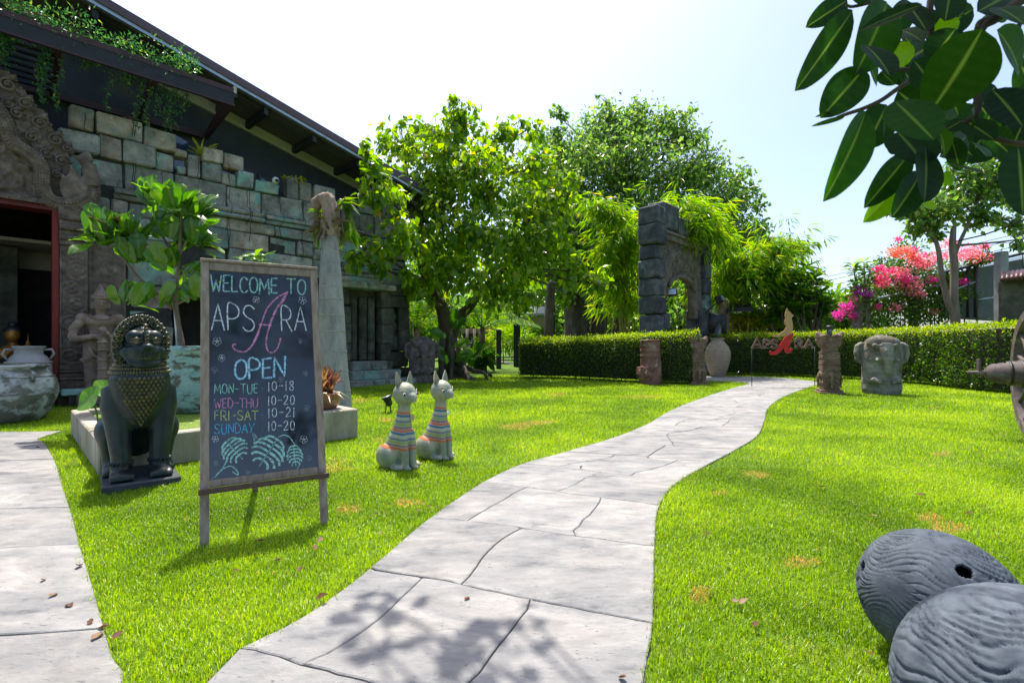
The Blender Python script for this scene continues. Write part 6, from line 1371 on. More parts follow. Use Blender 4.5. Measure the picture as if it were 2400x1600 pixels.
# ------------------------------------------------------------------ lamp posts with monster heads
M_post = pm('carved terracotta sandstone', [(0.3, (0.10, 0.062, 0.042)), (0.55, (0.19, 0.125, 0.085)), (0.75, (0.30, 0.22, 0.155))], scale=5, bump=0.6, bscale=30, rough=0.85, rnd=.04, bdist=.01)
def lamp_post():
    t = thing('carved_lamp_post', '', 'lamp post'); b = MB(); w_ = .165
    b.chbox(V(0, 0, .025), (.27, .27, .025), None, .008); b.chbox(V(0, 0, .075), (.23, .23, .025), None, .01); b.build('base', M_post, t, False)
    b = MB(); b.chbox(V(0, 0, .55), (w_, w_, .46), None, .01)
    for z in (.60, .64, .74, .99): b.chbox(V(0, 0, z), (w_+.02, w_+.02, .014), None, .005)
    b.build('shaft', M_post, t, False)
    b = MB()
    for sx, (du, dn) in enumerate(((V(1, 0, 0), V(0, -1, 0)), (V(0, 1, 0), V(1, 0, 0)), (V(-1, 0, 0), V(0, 1, 0)), (V(0, -1, 0), V(-1, 0, 0)))):
        def two(w, cell): f = scroll(w, cell, .03); return lambda u, v: f(u if u < w else u, v)
        relief(b, dn*w_-du*w_+V(0, 0, .76), du, V(0, 0, 1), dn, w_, .22, 16, 20, scroll(w_, .22, .03)); relief(b, dn*w_+V(0, 0, .76), du, V(0, 0, 1), dn, w_, .22, 16, 20, scroll(w_, .22, .03))
        relief(b, dn*w_-du*w_+V(0, 0, .11), du, V(0, 0, 1), dn, w_, .24, 16, 20, scroll(w_, .24, .03)); relief(b, dn*w_+V(0, 0, .11), du, V(0, 0, 1), dn, w_, .24, 16, 20, scroll(w_, .24, .03))
        relief(b, dn*w_-du*w_+V(0, 0, .36), du, V(0, 0, 1), dn, 2*w_, .23, 24, 16, leafy(.02, 22))
        for k in range(9): b.chbox(dn*(w_+.012)+du*(-w_+(k+.5)*2*w_/9)+V(0, 0, .69), (.011, .011, .018), None, .004)
    b.build('relief_bands', M_post, t, False)
    b = MB()   # little elephant heads with hanging trunks on each face
    for a in range(4):
        b.M = Matrix.Rotation(a*PI/2, 4, 'Z'); b.ell(V(0, -w_-.02, .47), (.085, .05, .075)); b.tube([V(0, -w_-.05, .45), V(0, -w_-.075, .33), V(0, -w_-.06, .20), V(0, -w_-.08, .14)], [.04, .033, .025, .02], 10)
        for x in (-1, 1): b.ell(V(.10*x, -w_-.012, .45), (.05, .02, .07))
    sculpt('elephant_carving', b, .012, M_post, t, False, 3)
    b = MB(); b.M = Matrix.Identity(4)   # two beast heads back to back with open jaws
    b.tube([V(0, 0, 1.0), V(0, 0, 1.15), V(0, 0, 1.3)], [.18, .17, .15], 16)
    for x in (-1, 1):
        b.tube([V(.02*x, 0, 1.25), V(.12*x, -.02, 1.33), V(.22*x, -.03, 1.40), V(.26*x, -.03, 1.50)], [.13, .12, .09, .035], 12); b.tube([V(.05*x, -.04, 1.14), V(.17*x, -.06, 1.20), V(.23*x, -.06, 1.27)], [.10, .07, .03], 10)
        b.ell(V(.12*x, -.12, 1.34), (.05, .04, .05)); b.tube([V(.02*x, -.12, 1.38), V(.10*x, -.17, 1.42), V(.20*x, -.12, 1.40)], [.025, .035, .02], 8); b.tube([V(.0, -.14, 1.10), V(.08*x, -.16, 1.16), V(.13*x, -.14, 1.24), V(.07*x, -.14, 1.28)], [.03, .035, .03, .02], 8)
        b.tube([V(.12*x, .1, 1.15), V(.2*x, .12, 1.3), V(.17*x, .1, 1.45)], [.08, .08, .03], 10)
    sculpt('beast_head', b, .012, M_post, t, False, 2)
    b = MB(); b.lathe([(.075, 1.36), (.08, 1.38), (.055, 1.39), (.055, 1.58), (.075, 1.59), (.078, 1.63), (.05, 1.66), (0, 1.66)], 20); b.build('lamp', M_black, t, False)
    b = MB(); b.lathe([(.058, 1.42), (.06, 1.50), (.058, 1.56)], 16); b.build('lamp_glass', M_glass, t, False)
    return t
lp = lamp_post(); lp2 = copy_tree(lp); g1 = gp(1950, 924); g2 = gp(1643, 903)
lp.location = g1+V(.1, .25, 0); lp.rotation_euler = (0, 0, math.radians(-20)); lp2.location = g2+V(0, .25, 0); lp2.rotation_euler = (0, 0, math.radians(-8)); lp.scale = (1, 1, .97); lp2.scale = (.93, .93, .93)
lp['label'] = 'carved terracotta lamp post with beast heads standing right of the path'; lp2['label'] = 'carved terracotta lamp post with beast heads at the round end of the short hedge'
for q_ in (lp, lp2): q_['group'] = 'carved lamp posts beside the path'
# ------------------------------------------------------------------ elephant head stones
M_eleg = pm('lichened grey stone', [(0.3, (0.12, 0.12, 0.10)), (0.5, (0.21, 0.205, 0.17)), (0.7, (0.32, 0.31, 0.26))], scale=5, bump=0.8, bscale=22, rough=0.9, rnd=.03, stops2=[(0.3, (0.07, 0.065, 0.045)), (0.7, (0.14, 0.125, 0.09))], scale2=2.0, thr=(.48, .62), bdist=.012)
M_elebr = pm('brown mottled stone', [(0.3, (0.07, 0.052, 0.045)), (0.5, (0.13, 0.10, 0.088)), (0.7, (0.22, 0.19, 0.17))], scale=6, bump=0.8, bscale=22, rough=0.85, rnd=.03, bdist=.012)
def elephant(lab, loc, rz, m, sc, trunk='straight'):
    t = thing('elephant_stone', lab, 'statue', tuple(loc), rz); t.scale = (sc,)*3; b = MB(); e, tb = b.ell, b.tube
    tb([V(0, 0, 0), V(0, 0, .1), V(0, 0, .5), V(0, 0, .85), V(0, .02, 1.1), V(0, .03, 1.28)], [.36, .39, .385, .40, .38, .28], 26, sc=(1, .8)); e(V(0, .04, 1.18), (.34, .27, .20))
    e(V(-.16, -.12, 1.18), (.17, .14, .15)); e(V(.16, -.12, 1.18), (.17, .14, .15))
    if trunk == 'straight': tb([V(0, -.24, 1.12), V(0, -.36, .92), V(.01, -.38, .72), V(.02, -.37, .58), V(.02, -.40, .50)], [.17, .12, .09, .075, .06], 14)
    else: tb([V(0, -.24, 1.12), V(0, -.37, .92), V(.03, -.38, .72), V(.03, -.38, .50), V(-.04, -.40, .36), V(-.13, -.40, .34)], [.17, .12, .10, .09, .075, .05], 14)
    for x in (-1, 1):
        tb([V(.24*x, -.22, 1.13), V(.20*x, -.30, 1.145), V(.13*x, -.31, 1.12)], [.03, .04, .03], 8); e(V(.19*x, -.275, 1.085), (.055, .04, .035)); tb([V(.13*x, -.30, .84), V(.19*x, -.38, .80), (V(.20*x, -.46, .80))], [.05, .04, .02], 8)
        # ears: thin scalloped plates
        tb([V(.36*x, .03, 1.20), V(.47*x, .02, 1.12), V(.485*x, .02, .95), V(.47*x, .02, .80), V(.42*x, .02, .72)], [.07, .10, .10, .08, .04], 10, sc=(1, .55)); e(V(.42*x, .03, 1.0), (.10, .05, .22))
    for z in (.35, .22, .62): pass
    tb([V(-.3, -.18, .30), V(-.22, -.33, .36), V(-.1, -.37, .28)], [.06, .06, .04], 8); tb([V(.3, -.18, .30), V(.22, -.33, .36), V(.1, -.37, .28)], [.06, .06, .04], 8)
    sculpt('body', b, .018, m, t, False, 3, fn=lambda co: np.array([.010*mnoise.noise(V(c[0]*9, c[1]*9, c[2]*9))+.006*math.sin(c[2]*150)*(1 if (1.12 < c[2] < 1.32 and abs(c[0]) < .16 and c[1] < 0) or (c[2] < 1.0 and abs(c[0]) < .12 and c[1] < -.28) else 0)-.012*max(0, mnoise.noise(V(c[0]*25, c[1]*25, c[2]*25))) for c in co]))
    return t
e1 = gp(2083, 927); elephant('pale lichened stone elephant head standing on the right hand lawn', e1+V(.1, .35, 0), math.radians(-22), M_eleg, 1.0)
e2 = gp(984, 899); elephant('brown stone elephant head with curled trunk beside the shopfront', e2+V(0, .35, 0), math.radians(18), M_elebr, 1.02, 'curl')
# ------------------------------------------------------------------ face column
M_terra = pm('brown terracotta with lichen', [(0.3, (0.10, 0.04, 0.03)), (0.5, (0.17, 0.075, 0.055)), (0.7, (0.22, 0.12, 0.09))], scale=4, bump=0.5, bscale=26, rough=0.6, rnd=.02, stops2=[(0.3, (0.20, 0.18, 0.12)), (0.7, (0.36, 0.34, 0.25))], scale2=3.0, thr=(.55, .64), bdist=.01)
fc = gp(1531, 903)+V(0, .3, 0); t = thing('face_column', 'broken terracotta column with a carved face at its foot before the short hedge', 'statue', tuple(fc))
b = MB(); b.M = Matrix.Translation(fc) @ Matrix.Rotation(math.radians(-25), 4, 'Z')
b.tube([V(.02, 0, 0), V(.02, 0, .4), V(0, 0, .9), V(-.02, 0, 1.26)], [.31, .30, .28, .27], 24); b.ell(V(-.05, -.12, .30), (.27, .24, .32)); b.ell(V(-.05, -.36, .30), (.06, .07, .10)); b.tube([V(-.05, -.30, .46), V(-.05, -.36, .36)], [.04, .05], 8)
for x in (-1, 1): b.ell(V(-.05+.12*x, -.32, .44), (.07, .04, .035)); b.tube([V(-.05+.03*x, -.34, .48), V(-.05+.12*x, -.355, .52), V(-.05+.21*x, -.27, .48)], .022, 8); b.ell(V(-.05+.045*x, -.355, .265), (.03, .03, .025))
b.ell(V(-.05, -.345, .17), (.11, .05, .03)); b.ell(V(-.05, -.34, .125), (.09, .05, .028)); b.ell(V(-.05, -.30, .05), (.12, .08, .07))
b.tube([V(-.33, -.05, .5), V(-.31, -.1, .3), V(-.3, -.05, .15)], [.05, .07, .05], 8)
o = sculpt('body', b, .016, M_terra, t, True, 3, fn=lambda co: np.array([.02*max(0, mnoise.noise(V(c[0]*14, c[1]*14, c[2]*14)))*(1 if c[0] > .05 else .2)+.008*math.sin(c[2]*40)*(c[2] > .75) for c in co]))
b = MB(); b.M = Matrix.Translation(fc) @ Matrix.Rotation(math.radians(-25), 4, 'Z'); b.lathe([(.24, 1.262), (.29, 1.265), (.30, 1.29), (.28, 1.30), (.23, 1.295), (.22, 1.1), (0, 1.1)], 28, V(-.02, 0, 0)); b.build('rim', M_terra, t)
# urn behind the round end of the short hedge
M_urn = pm('pale buff pottery', [(0.3, (0.26, 0.20, 0.13)), (0.7, (0.42, 0.34, 0.24))], scale=6, bump=0.3, bscale=20, rough=0.8, rnd=.02, stretch=(1, 1, 3))
uc = gp(1690, 884)+V(0, .3, 0); t = thing('buff_urn', 'tall pale buff urn half hidden by the round hedge end', 'urn', tuple(uc))
b = MB(); b.lathe([(.22, 0), (.24, .03), (.33, .25), (.41, .55), (.44, .75), (.43, .92), (.36, 1.10), (.24, 1.25), (.20, 1.30), (.20, 1.34), (.25, 1.37), (.25, 1.39), (.19, 1.39), (.19, 1.25), (0, 1.2)], 44, uc); b.build('body', M_urn, t)
for z, r in ((.75, .44), (.92, .43), (.55, .41), (1.1, .36)): b = MB(); b.lathe([(r-.01, z-.012), (r+.008, z), (r-.01, z+.012)], 44, uc); b.build('rib', M_urn, t)
# ------------------------------------------------------------------ metal sign on the hedge
M_steel = pm('rusty brown steel letters', [(0.3, (0.12, 0.07, 0.05)), (0.7, (0.20, 0.13, 0.095))], scale=6, rough=.5, metal=.2, bump=.1)
M_tan = pm('tan brass sheet', [(0.3, (0.38, 0.22, 0.09)), (0.7, (0.50, 0.31, 0.14))], scale=3, rough=.45, metal=.2, bump=.1, rnd=0)
M_redl = pm('red enamel', [(0.3, (0.45, 0.010, 0.012)), (0.7, (0.55, 0.02, 0.02))], scale=3, rough=.35, bump=.05, rnd=0)
YS = 13.2; sgn = thing('shop_sign', 'metal APSARA sign with red script A and tan cat silhouette before the hedge', 'sign', tuple(V(pt(1830, 800, YS).x, YS, 0)))
def sq(x, y, dy=0): return pt(1640+x/3.4833, 500+y/3.4833, YS+dy)
def sribbon(b, pts, w0, w1=None, th=.03):
    P = [Vector(p) for p in pts]; m = len(P); vs = []
    for i, p in enumerate(P):
        d = (P[min(i+1, m-1)]-P[max(i-1, 0)]).normalized(); q = V(-d.z, 0, d.x); w_ = (w0 if w1 is None else w0+(w1-w0)*math.sin(PI*i/(m-1)))/2; ex = d*(-w0*.3 if i == 0 else (w0*.3 if i == m-1 else 0))
        vs += [p+ex+q*w_, p+ex-q*w_, p+ex-q*w_+V(0, th, 0), p+ex+q*w_+V(0, th, 0)]
    b.add(vs, [(4*i+k, 4*i+(k+1) % 4, 4*i+4+(k+1) % 4, 4*i+4+k) for i in range(m-1) for k in range(4)]+[(0, 1, 2, 3), (4*m-4, 4*m-1, 4*m-2, 4*m-3)])
for ch, x0, x1, y0, y1 in (('A', 430, 508, 1018, 1100), ('P', 524, 578, 1034, 1098), ('S', 590, 640, 1034, 1098), ('R', 782, 840, 1030, 1092), ('A', 858, 925, 1028, 1096)):
    b = MB()
    for k_, st_ in enumerate(SF[ch]):
        pts = curve2(st_, 3) if ch in CURVY else st_; sribbon(b, [sq(x0+(x1-x0)*u, y1+(y0-y1)*v, -.002*k_) for u, v in pts], .065)
    b.build('letter', M_steel, sgn)
b = MB(); 
for k_, (st_, a_, c_) in enumerate((([(755, 985), (715, 1010), (690, 1050), (660, 1100), (625, 1135), (590, 1142), (578, 1128)], .05, .12), ([(757, 985), (735, 1040), (715, 1085), (712, 1120), (730, 1128), (752, 1108)], .06, .10), ([(690, 1062), (735, 1066)], .05, None))):
    sribbon(b, [sq(x, y, -.035-.003*k_) for x, y in curve2(st_, 5)], a_, c_)
b.build('script_letter', M_redl, sgn)
cat_o = [(706, 790), (712, 772), (722, 792), (742, 806), (752, 824), (768, 826), (766, 838), (752, 848), (750, 862), (757, 885), (762, 915), (760, 950), (745, 975), (722, 998), (700, 1003), (690, 985), (668, 1000), (640, 1010), (612, 1010), (600, 996), (603, 978), (612, 985), (630, 992), (660, 980), (688, 958), (706, 930), (705, 915), (694, 905), (692, 880), (700, 855), (694, 835), (698, 815)]
b = MB(); b.prism([sq(x, y, -.04) for x, y in cat_o], V(0, .02, 0)); b.build('cat_silhouette', M_tan, sgn)
for x_ in (432, 948): b = MB(); p0_ = sq(x_, 1100); b.tube([V(p0_.x, YS+.05, 0), V(p0_.x, YS+.05, p0_.z+.05)], .011, 6); b.build('post', M_black, sgn)
b = MB(); p0_, p1_ = sq(432, 1098), sq(948, 1098); b.tube([V(p0_.x, YS+.05, p0_.z), V(p1_.x, YS+.05, p0_.z)], .007, 6); b.build('crossbar', M_black, sgn)
b = MB(); p0_ = sq(690, 1062); b.tube([V(p0_.x+.1, YS+.04, .9), V(p0_.x+.1, YS+.04, sq(0, 880).z)], .015, 6); b.build('post', M_black, sgn)
# small ground spotlights
def spot(px, py, z, lab, d=V(-.8, .2, .5), s=1.0):
    c = gp(px, py); t = thing('garden_spotlight', lab, 'light', tuple(c)); d = d.normalized(); h = c+V(0, 0, z)
    b = MB(); b.tube([h-d*.07*s, h-d*.03*s, h+d*.05*s, h+d*.055*s, h+d*.075*s], [.035*s, .05*s, .06*s, .075*s, .078*s], 18); b.build('housing', M_black, t)
    b = MB(); b.tube([h+d*.0755*s, h+d*.078*s], .066*s, 16); b.build('lens', M_galv, t)
    for e in (-1, 1): b = MB(); b.tube([h+V(.03*e, 0, -.02), c+V(.045*e, 0, .0)], .009*s, 5); b.build('leg', M_black, t)
spot(910, 968, .20, 'small black garden spotlight on two legs behind the cats', V(-.35, -.1, .9), 1.15); spot(1734, 882, .1, 'small black spotlight on the ground at the far hedge foot'); spot(1150, 886, .1, 'small black spotlight at the tree roots')
# ------------------------------------------------------------------ cart wheel
M_wheel = pm('weathered purple brown timber', [(0.3, (0.05, 0.036, 0.035)), (0.5, (0.10, 0.075, 0.07)), (0.7, (0.19, 0.16, 0.145))], scale=8, bump=0.5, bscale=40, rough=.75, rnd=.12, stretch=(1, 1, 1), bdist=.006)
wc = V(6.28, 5.80, .80); vr = V(.73, .68, 0).normalized(); pn = V(-vr.y, vr.x, 0); wn = (pn*math.cos(math.radians(13))-vr*math.sin(math.radians(13))).normalized(); wt = V(0, 0, 1).cross(wn).normalized()
t = thing('cart_wheel', 'old wooden spoked cart wheel with a long turned hub at the right edge', 'wheel', tuple(V(wc.x, wc.y, 0)))
R1, R0 = .80, .70; K_ = 64; vs = []; fs = []
for k in range(K_):
    a = 2*PI*k/K_; r = wt*math.cos(a)+V(0, 0, 1)*math.sin(a)
    for (rr, n_) in ((R0, -.05), (R1-.008, -.055), (R1, -.045), (R1, .045), (R1-.008, .055), (R0, .05)): vs.append(wc+r*rr+wn*n_)
fs = [(6*k+i, 6*k+(i+1) % 6, 6*((k+1) % K_)+(i+1) % 6, 6*((k+1) % K_)+i) for k in range(K_) for i in range(6)]
b = MB(); b.add(vs, fs); b.build('rim', M_wheel, t)
sb = MB(); 
for k in range(14):
    a = 2*PI*(k+.3)/14; r = wt*math.cos(a)+V(0, 0, 1)*math.sin(a); b = MB(); x_ = r.cross(wn)
    b.tube([wc+r*.12, wc+r*.3, wc+r*.55, wc+r*.71], [.034, .03, .024, .026], 8); b.build('spoke', M_wheel, t)
b = MB(); hp = [(-.22, .09), (-.18, .125), (-.08, .15), (.08, .155), (.10, .165), (.14, .165), (.15, .150), (.20, .150), (.21, .14), (.24, .145), (.25, .13), (.32, .125), (.33, .115), (.37, .118), (.40, .10), (.44, .06)]
b.tube([wc+wn*x for x, r in hp], [r for x, r in hp], 28); b.build('hub', M_wheel, t)
b = MB(); b.tube([wc-wn*.3, wc+wn*.52, wc+wn*.60], [.032, .028, .022], 12); b.build('axle', M_wheel, t)
b = MB(); b.chbox(wc+wn*.50+V(0, 0, .08), (.014, .02, .09), None, .004); b.build('linchpin', M_wheel, t)
for x_ in (.12, .225): b = MB(); b.tube([wc+wn*(x_-.012), wc+wn*(x_+.012)], .172 if x_ < .2 else .154, 30); b.build('iron_band', M_black, t)
# ------------------------------------------------------------------ grey wave carved egg vases
M_vase = pm('matt blue grey pottery', [(0.3, (0.045, 0.056, 0.074)), (0.5, (0.075, 0.09, 0.112)), (0.7, (0.12, 0.14, 0.165))], scale=12, bump=0.35, bscale=90, rough=0.75, rnd=.06, spec=.25, bdist=.003)
def vase(lab, c, rr, ln, axis, holes, seed, group):
    """lying egg with carved wave ridges; holes are real openings"""
    t = thing('egg_vase', lab, 'vase', tuple(c), 0, group); ax = axis.normalized(); x_ = ax.cross(V(0, 0, 1)).normalized(); z_ = x_.cross(ax)
    nu, nv = 260, 200; vs = []; keep = {}
    hd = [V(*h).normalized() for h in holes]
    dirs = {}
    for j in range(nv+1):
        v = j/nv; th = PI*v
        for i in range(nu):
            a = 2*PI*i/nu; y = -math.cos(th); r = math.sin(th)*(1-.26*y-.06*y*y); 
            q = V(r*math.cos(a), y, r*math.sin(a)); 
            w_ = mnoise.noise(V(q.x*1.3+seed, q.y*1.1, q.z*1.3)); k_ = (q.z*1.0+q.y*.40+w_*.35)*13+2.0*mnoise.noise(V(q.x*2.2, q.y*2.2+seed, q.z*2.2))
            s_ = k_-math.floor(k_); s2 = (q.z*1.1-q.y*.10+w_*.3)*11+2.4*mnoise.noise(V(q.x*2+9, q.y*2, q.z*2)); s2 -= math.floor(s2)
            fade = min(1, 1.5*math.sin(th)); m1 = mnoise.noise(V(q.x*2.6, q.y*1.6, q.z*5+4)); m2 = mnoise.noise(V(q.x*2.2+7, q.y*1.4, q.z*4)); rid = -.030*math.exp(-((s_-.5)/.085)**2)*min(1, max(0, .55+2.2*m1))-.027*math.exp(-((s2-.5)/.075)**2)*min(1, max(0, .45+2.2*m2))+.005*s_*(m1 > -.2); e = 1+rid*fade
            p = (x_*q.x*rr+z_*q.z*rr+ax*q.y*ln/2)*e; vs.append(Vector(c)+p)
    fs = []
    def nrm(v): d = (v-Vector(c)); return V(d.dot(x_)/rr, d.dot(ax)/(ln/2), d.dot(z_)/rr).normalized()
    for j in range(nv):
        for i in range(nu):
            a, b_, d, e = j*nu+i, j*nu+(i+1) % nu, (j+1)*nu+(i+1) % nu, (j+1)*nu+i; m = nrm((vs[a]+vs[d])/2)
            if any(m.dot(h) > .9960 for h in hd): continue
            if j == 0: fs.append((a, d, e))
            elif j == nv-1: fs.append((a, b_, d))
            else: fs.append((a, b_, d, e))
    b = MB(); b.add(vs, fs, True); ob = b.build('shell', M_vase, t); so = ob.modifiers.new('wall', 'SOLIDIFY'); so.thickness = .012; so.offset = 0 if False else -1
    return t
vg = 'grey wave carved egg vases on the lawn'
vase('grey carved egg vase with round holes lying behind its larger looking twin', V(1.585, 1.76, .225), .225, .58, V(.93, .25, -.25), [(-.75, -.65, .35), (-.15, .25, 1.0), (-.9, .3, -.25), (-.25, -.35, .05), (.6, -.6, .6), (-.6, -.85, -.5), (.2, .9, .4), (-1.0, .1, -.45)], 3.0, vg)
#vase('smaller looking grey carved egg vase with round holes lying behind the other', V(1.585, 1.76, .225), .225, .58, V(.93, .25, -.25), [(-.75, -.65, .35), (-.15, .25, 1.0), (-.9, .3, -.25), (-.25, -.35, .05), (.6, -.6, .6), (-.6, -.85, -.5), (.2, .9, .4), (-1.0, .1, -.45)], 3.0, vg)
vase('nearest grey carved egg vase at the bottom right corner', V(1.31, 1.175, .275), .275, .68, V(.80, .45, .0), [(.1, .45, .9), (-.85, -.4, -.15), (-.6, .5, .6), (.9, .3, .5), (-.2, -.9, .3)], 8.0, vg)
# ------------------------------------------------------------------ trees
M_bodhi = leafmat('heart shaped tree leaf', [(0, (0.055, 0.125, 0.006)), (.4, (0.125, 0.235, 0.008)), (.75, (0.21, 0.32, 0.010)), (.97, (0.31, 0.39, 0.015)), (1, (0.38, 0.24, 0.02))], .60, rough=.28, gloss=.5)
M_banyan = leafmat('small glossy grey green leaf', [(0, (0.055, 0.115, 0.02)), (.5, (0.105, 0.20, 0.035)), (.85, (0.18, 0.28, 0.055)), (1, (0.28, 0.34, 0.08))], .52, rough=.25, gloss=.8)
M_bamboo = leafmat('bamboo leaf', [(0, (0.07, 0.17, 0.006)), (.5, (0.15, 0.28, 0.008)), (.85, (0.24, 0.34, 0.012)), (1, (0.36, 0.30, 0.05))], .58, rough=.35, gloss=.4)
M_shrub = leafmat('broad shrub leaf', [(0, (0.03, 0.09, 0.008)), (.5, (0.06, 0.15, 0.010)), (1, (0.14, 0.24, 0.02))], .45, rough=.3, gloss=.5)
M_yellow = leafmat('yellow croton leaf', [(0, (0.10, 0.16, 0.01)), (.4, (0.30, 0.30, 0.012)), (1, (0.48, 0.38, 0.015))], .5, rough=.35)
M_trunk = pm('grey brown bark', [(0.3, (0.045, 0.036, 0.026)), (0.5, (0.09, 0.073, 0.053)), (0.7, (0.16, 0.135, 0.10))], scale=3, bump=1.0, bscale=12, rough=0.9, rnd=.05, stretch=(1, 1, .4), bdist=.03)
M_trunkp = pm('pale smooth bark', [(0.3, (0.14, 0.10, 0.075)), (0.7, (0.27, 0.21, 0.165))], scale=4, bump=.5, bscale=12, rough=0.85, rnd=.05, stretch=(1, 1, .4))
def B(px, py, rpx, Y): return (pt(px, py, Y), rpx/F*Y)
def limb(b, p, q, r0_, r1_, sag=.12, n=7, sides=7):
    m_ = (p+q)/2+V(random.uniform(-1, 1), random.uniform(-1, 1), random.uniform(-.3, .6))*(q-p).length*sag; pts = [p*(1-t)**2+m_*2*t*(1-t)+q*t*t for t in [k/n for k in range(n+1)]]
    b.tube(pts, [r0_+(r1_-r0_)*k/n for k in range(n+1)], sides, cap=False); return pts
def tree(name, label, cat, trunk, blobs, leafn, size, tmpl, m, bark, forks, twig=.5, droop=.3, group=None, nparts=0, per=18, clump=.16, spread=1.0, up=.5):
    """trunk: list of (point, radius); blobs: (centre, radius); forks: indices on the trunk where limbs leave"""
    base = trunk[0][0][0] if isinstance(trunk[0], list) else trunk[0][0]
    t = thing(name, label, cat, tuple(V(base.x, base.y, 0)), 0, group)
    trunks = trunk if isinstance(trunk[0], list) else [trunk]
    for tk in trunks:
        b = MB(); P_ = smoothpts([p for p, r in tk], 5); R_ = [tk[min(i//5, len(tk)-1)][1]*(1-(i % 5)/5)+tk[min(i//5+1, len(tk)-1)][1]*((i % 5)/5) for i in range(len(P_))]
        b.tube(P_, R_, 14); b.build('trunk', bark, t)
    tw = MB(); P, D, Nn = [], [], []; tot = sum(r**2 for c, r in blobs)
    starts = [tk[i][0] for tk in trunks for i in forks if i < len(tk)]; sr = [tk[i][1] for tk in trunks for i in forks if i < len(tk)]
    for c, r in blobs:
        k = min(range(len(starts)), key=lambda i: (starts[i]-c).length+max(0, starts[i].z-c.z)*.5); b = MB(); s0 = starts[k]
        path_ = limb(b, s0, c, max(.03, sr[k]*.45), .02, .12); b.build('limb', bark, t)
        nt_ = max(3, int(leafn*r*r/tot/per))
        for _ in range(nt_):
            d = Vector(rdir(1)[0]); d.z = d.z*.9+.1; e = c+d*r*(random.random()**.42); s_ = c+(e-c)*random.uniform(.0, .35)
            if random.random() < .5: s_ = path_[random.randint(3, len(path_)-1)]
            if (e-s_).length > twig*3.2: s_ = e+(s_-e).normalized()*twig*3.2
            tw.tube([s_, (s_+e)/2+V(0, 0, .06*r), e], [.014, .010, .005], 3, cap=False)
            od = (e-c).normalized()
            for _k in range(per):
                f = random.random()**.6; p = s_.lerp(e, .35+.65*f)+Vector(rng.normal(size=3))*clump*r*.5*spread+V(0, 0, -.03)
                P.append(p); dd = Vector(rdir(1)[0])*.8+od*.5+V(0, 0, -droop); D.append(dd); Nn.append(V(0, 0, up)+Vector(rdir(1)[0])*.55+od*.35)
    tw.build('twigs', bark, t)['kind'] = 'stuff'
    P = np.array([tuple(v) for v in P]); D = np.array([tuple(v) for v in D]); Nn = np.array([tuple(v) for v in Nn]); n = len(P); S = size*(.6+.75*rng.random(n)); R = rng.random(n)
    mask = np.ones(n, bool)
    if nparts:
        vis = (np.abs(P[:, 0]/P[:, 1]*F) < 1250) & (HOR-(P[:, 2]-EYE)/P[:, 1]*F > -20); dist = np.where(vis, P[:, 1]/S, 1e9); pick = np.argsort(dist)[:nparts]; mask[pick] = False
        tv, tf = tmpl; me0 = trimesh('leaf', tv, tf, np.full(len(tv), .3)); base_ = Vector(t.location)
        X, Y_, Z = frames(D[pick], Nn[pick])
        for a, i in enumerate(pick):
            o = link('leaf', me0, m, t); M = Matrix((Vector(X[a]), Vector(Y_[a]), Vector(Z[a]))).transposed().to_4x4(); o.matrix_local = Matrix.Translation(Vector(P[i])-base_) @ M @ Matrix.Scale(float(S[i]), 4)
    leaf_obj('foliage', P[mask], D[mask], Nn[mask], S[mask], tmpl, m, t, R[mask]); return t
# the big heart-leaved tree by the shopfront
YT = 17.0
def T(x, y, r, dy=0): return (pt(x, y, YT+dy), r/F*(YT+dy))
tk0 = [(V(pt(1055, 880, YT).x, YT, 0), .52), T(1062, 850, 24), T(1052, 800, 21), T(1045, 760, 18), T(1035, 720, 15), T(1012, 680, 13), T(1000, 620, 11), T(1010, 540, 9), T(1035, 470, 7), T(1062, 400, 5)]
tk1 = [T(1058, 790, 14), T(1075, 745, 13), T(1100, 720, 11), T(1130, 680, 8), T(1180, 630, 6)]
tk2 = [T(1010, 690, 8), T(985, 620, 7), T(965, 520, 5), T(960, 430, 4)]
bl = [B(1080, 290, 62, 17), B(1035, 320, 62, 16.5), B(985, 300, 40, 17), B(940, 335, 70, 16.2), B(870, 385, 50, 13.2), B(895, 450, 70, 13.2), B(985, 420, 95, 16), B(1080, 400, 100, 16), B(1160, 350, 62, 17.5), B(1150, 440, 95, 16), B(1250, 400, 70, 17), B(1240, 300, 42, 18), B(1310, 450, 52, 16.5), B(1250, 500, 90, 16),
      B(1040, 520, 110, 15.6), B(1150, 560, 105, 15.6), B(1250, 590, 85, 16), B(950, 560, 80, 13.6), B(880, 590, 55, 12.9), B(832, 600, 36, 12.5), B(1340, 635, 50, 15.5), B(1390, 650, 40, 15.2), B(1425, 668, 22, 15), B(1335, 690, 30, 15.4), B(1345, 430, 36, 16.5), B(1330, 560, 40, 16.5), B(930, 640, 28, 13), B(830, 540, 18, 12.6), B(1050, 640, 80, 15.4), B(1150, 670, 80, 15.2), B(1240, 690, 45, 15.5), B(965, 660, 40, 15), B(1095, 250, 34, 17), B(850, 350, 30, 13.4), B(1060, 235, 22, 17), B(940, 290, 24, 16.5), B(1190, 310, 40, 17), B(1000, 700, 28, 14.6), B(1300, 520, 60, 17), B(1200, 620, 80, 18), B(1090, 600, 90, 18)]
tree('bodhi_tree', 'tall tree with bright heart shaped leaves and twisted trunk beside the shopfront', 'tree', [tk0, tk1, tk2], bl, 10800, .235, T_OVATE, M_bodhi, M_trunk, (4, 5, 6, 7, 8, 9, 3), .5, .95, nparts=300, per=13, clump=.30, up=.65)
tr = [o for o in C.objects if o.name == 'bodhi_tree'][0]
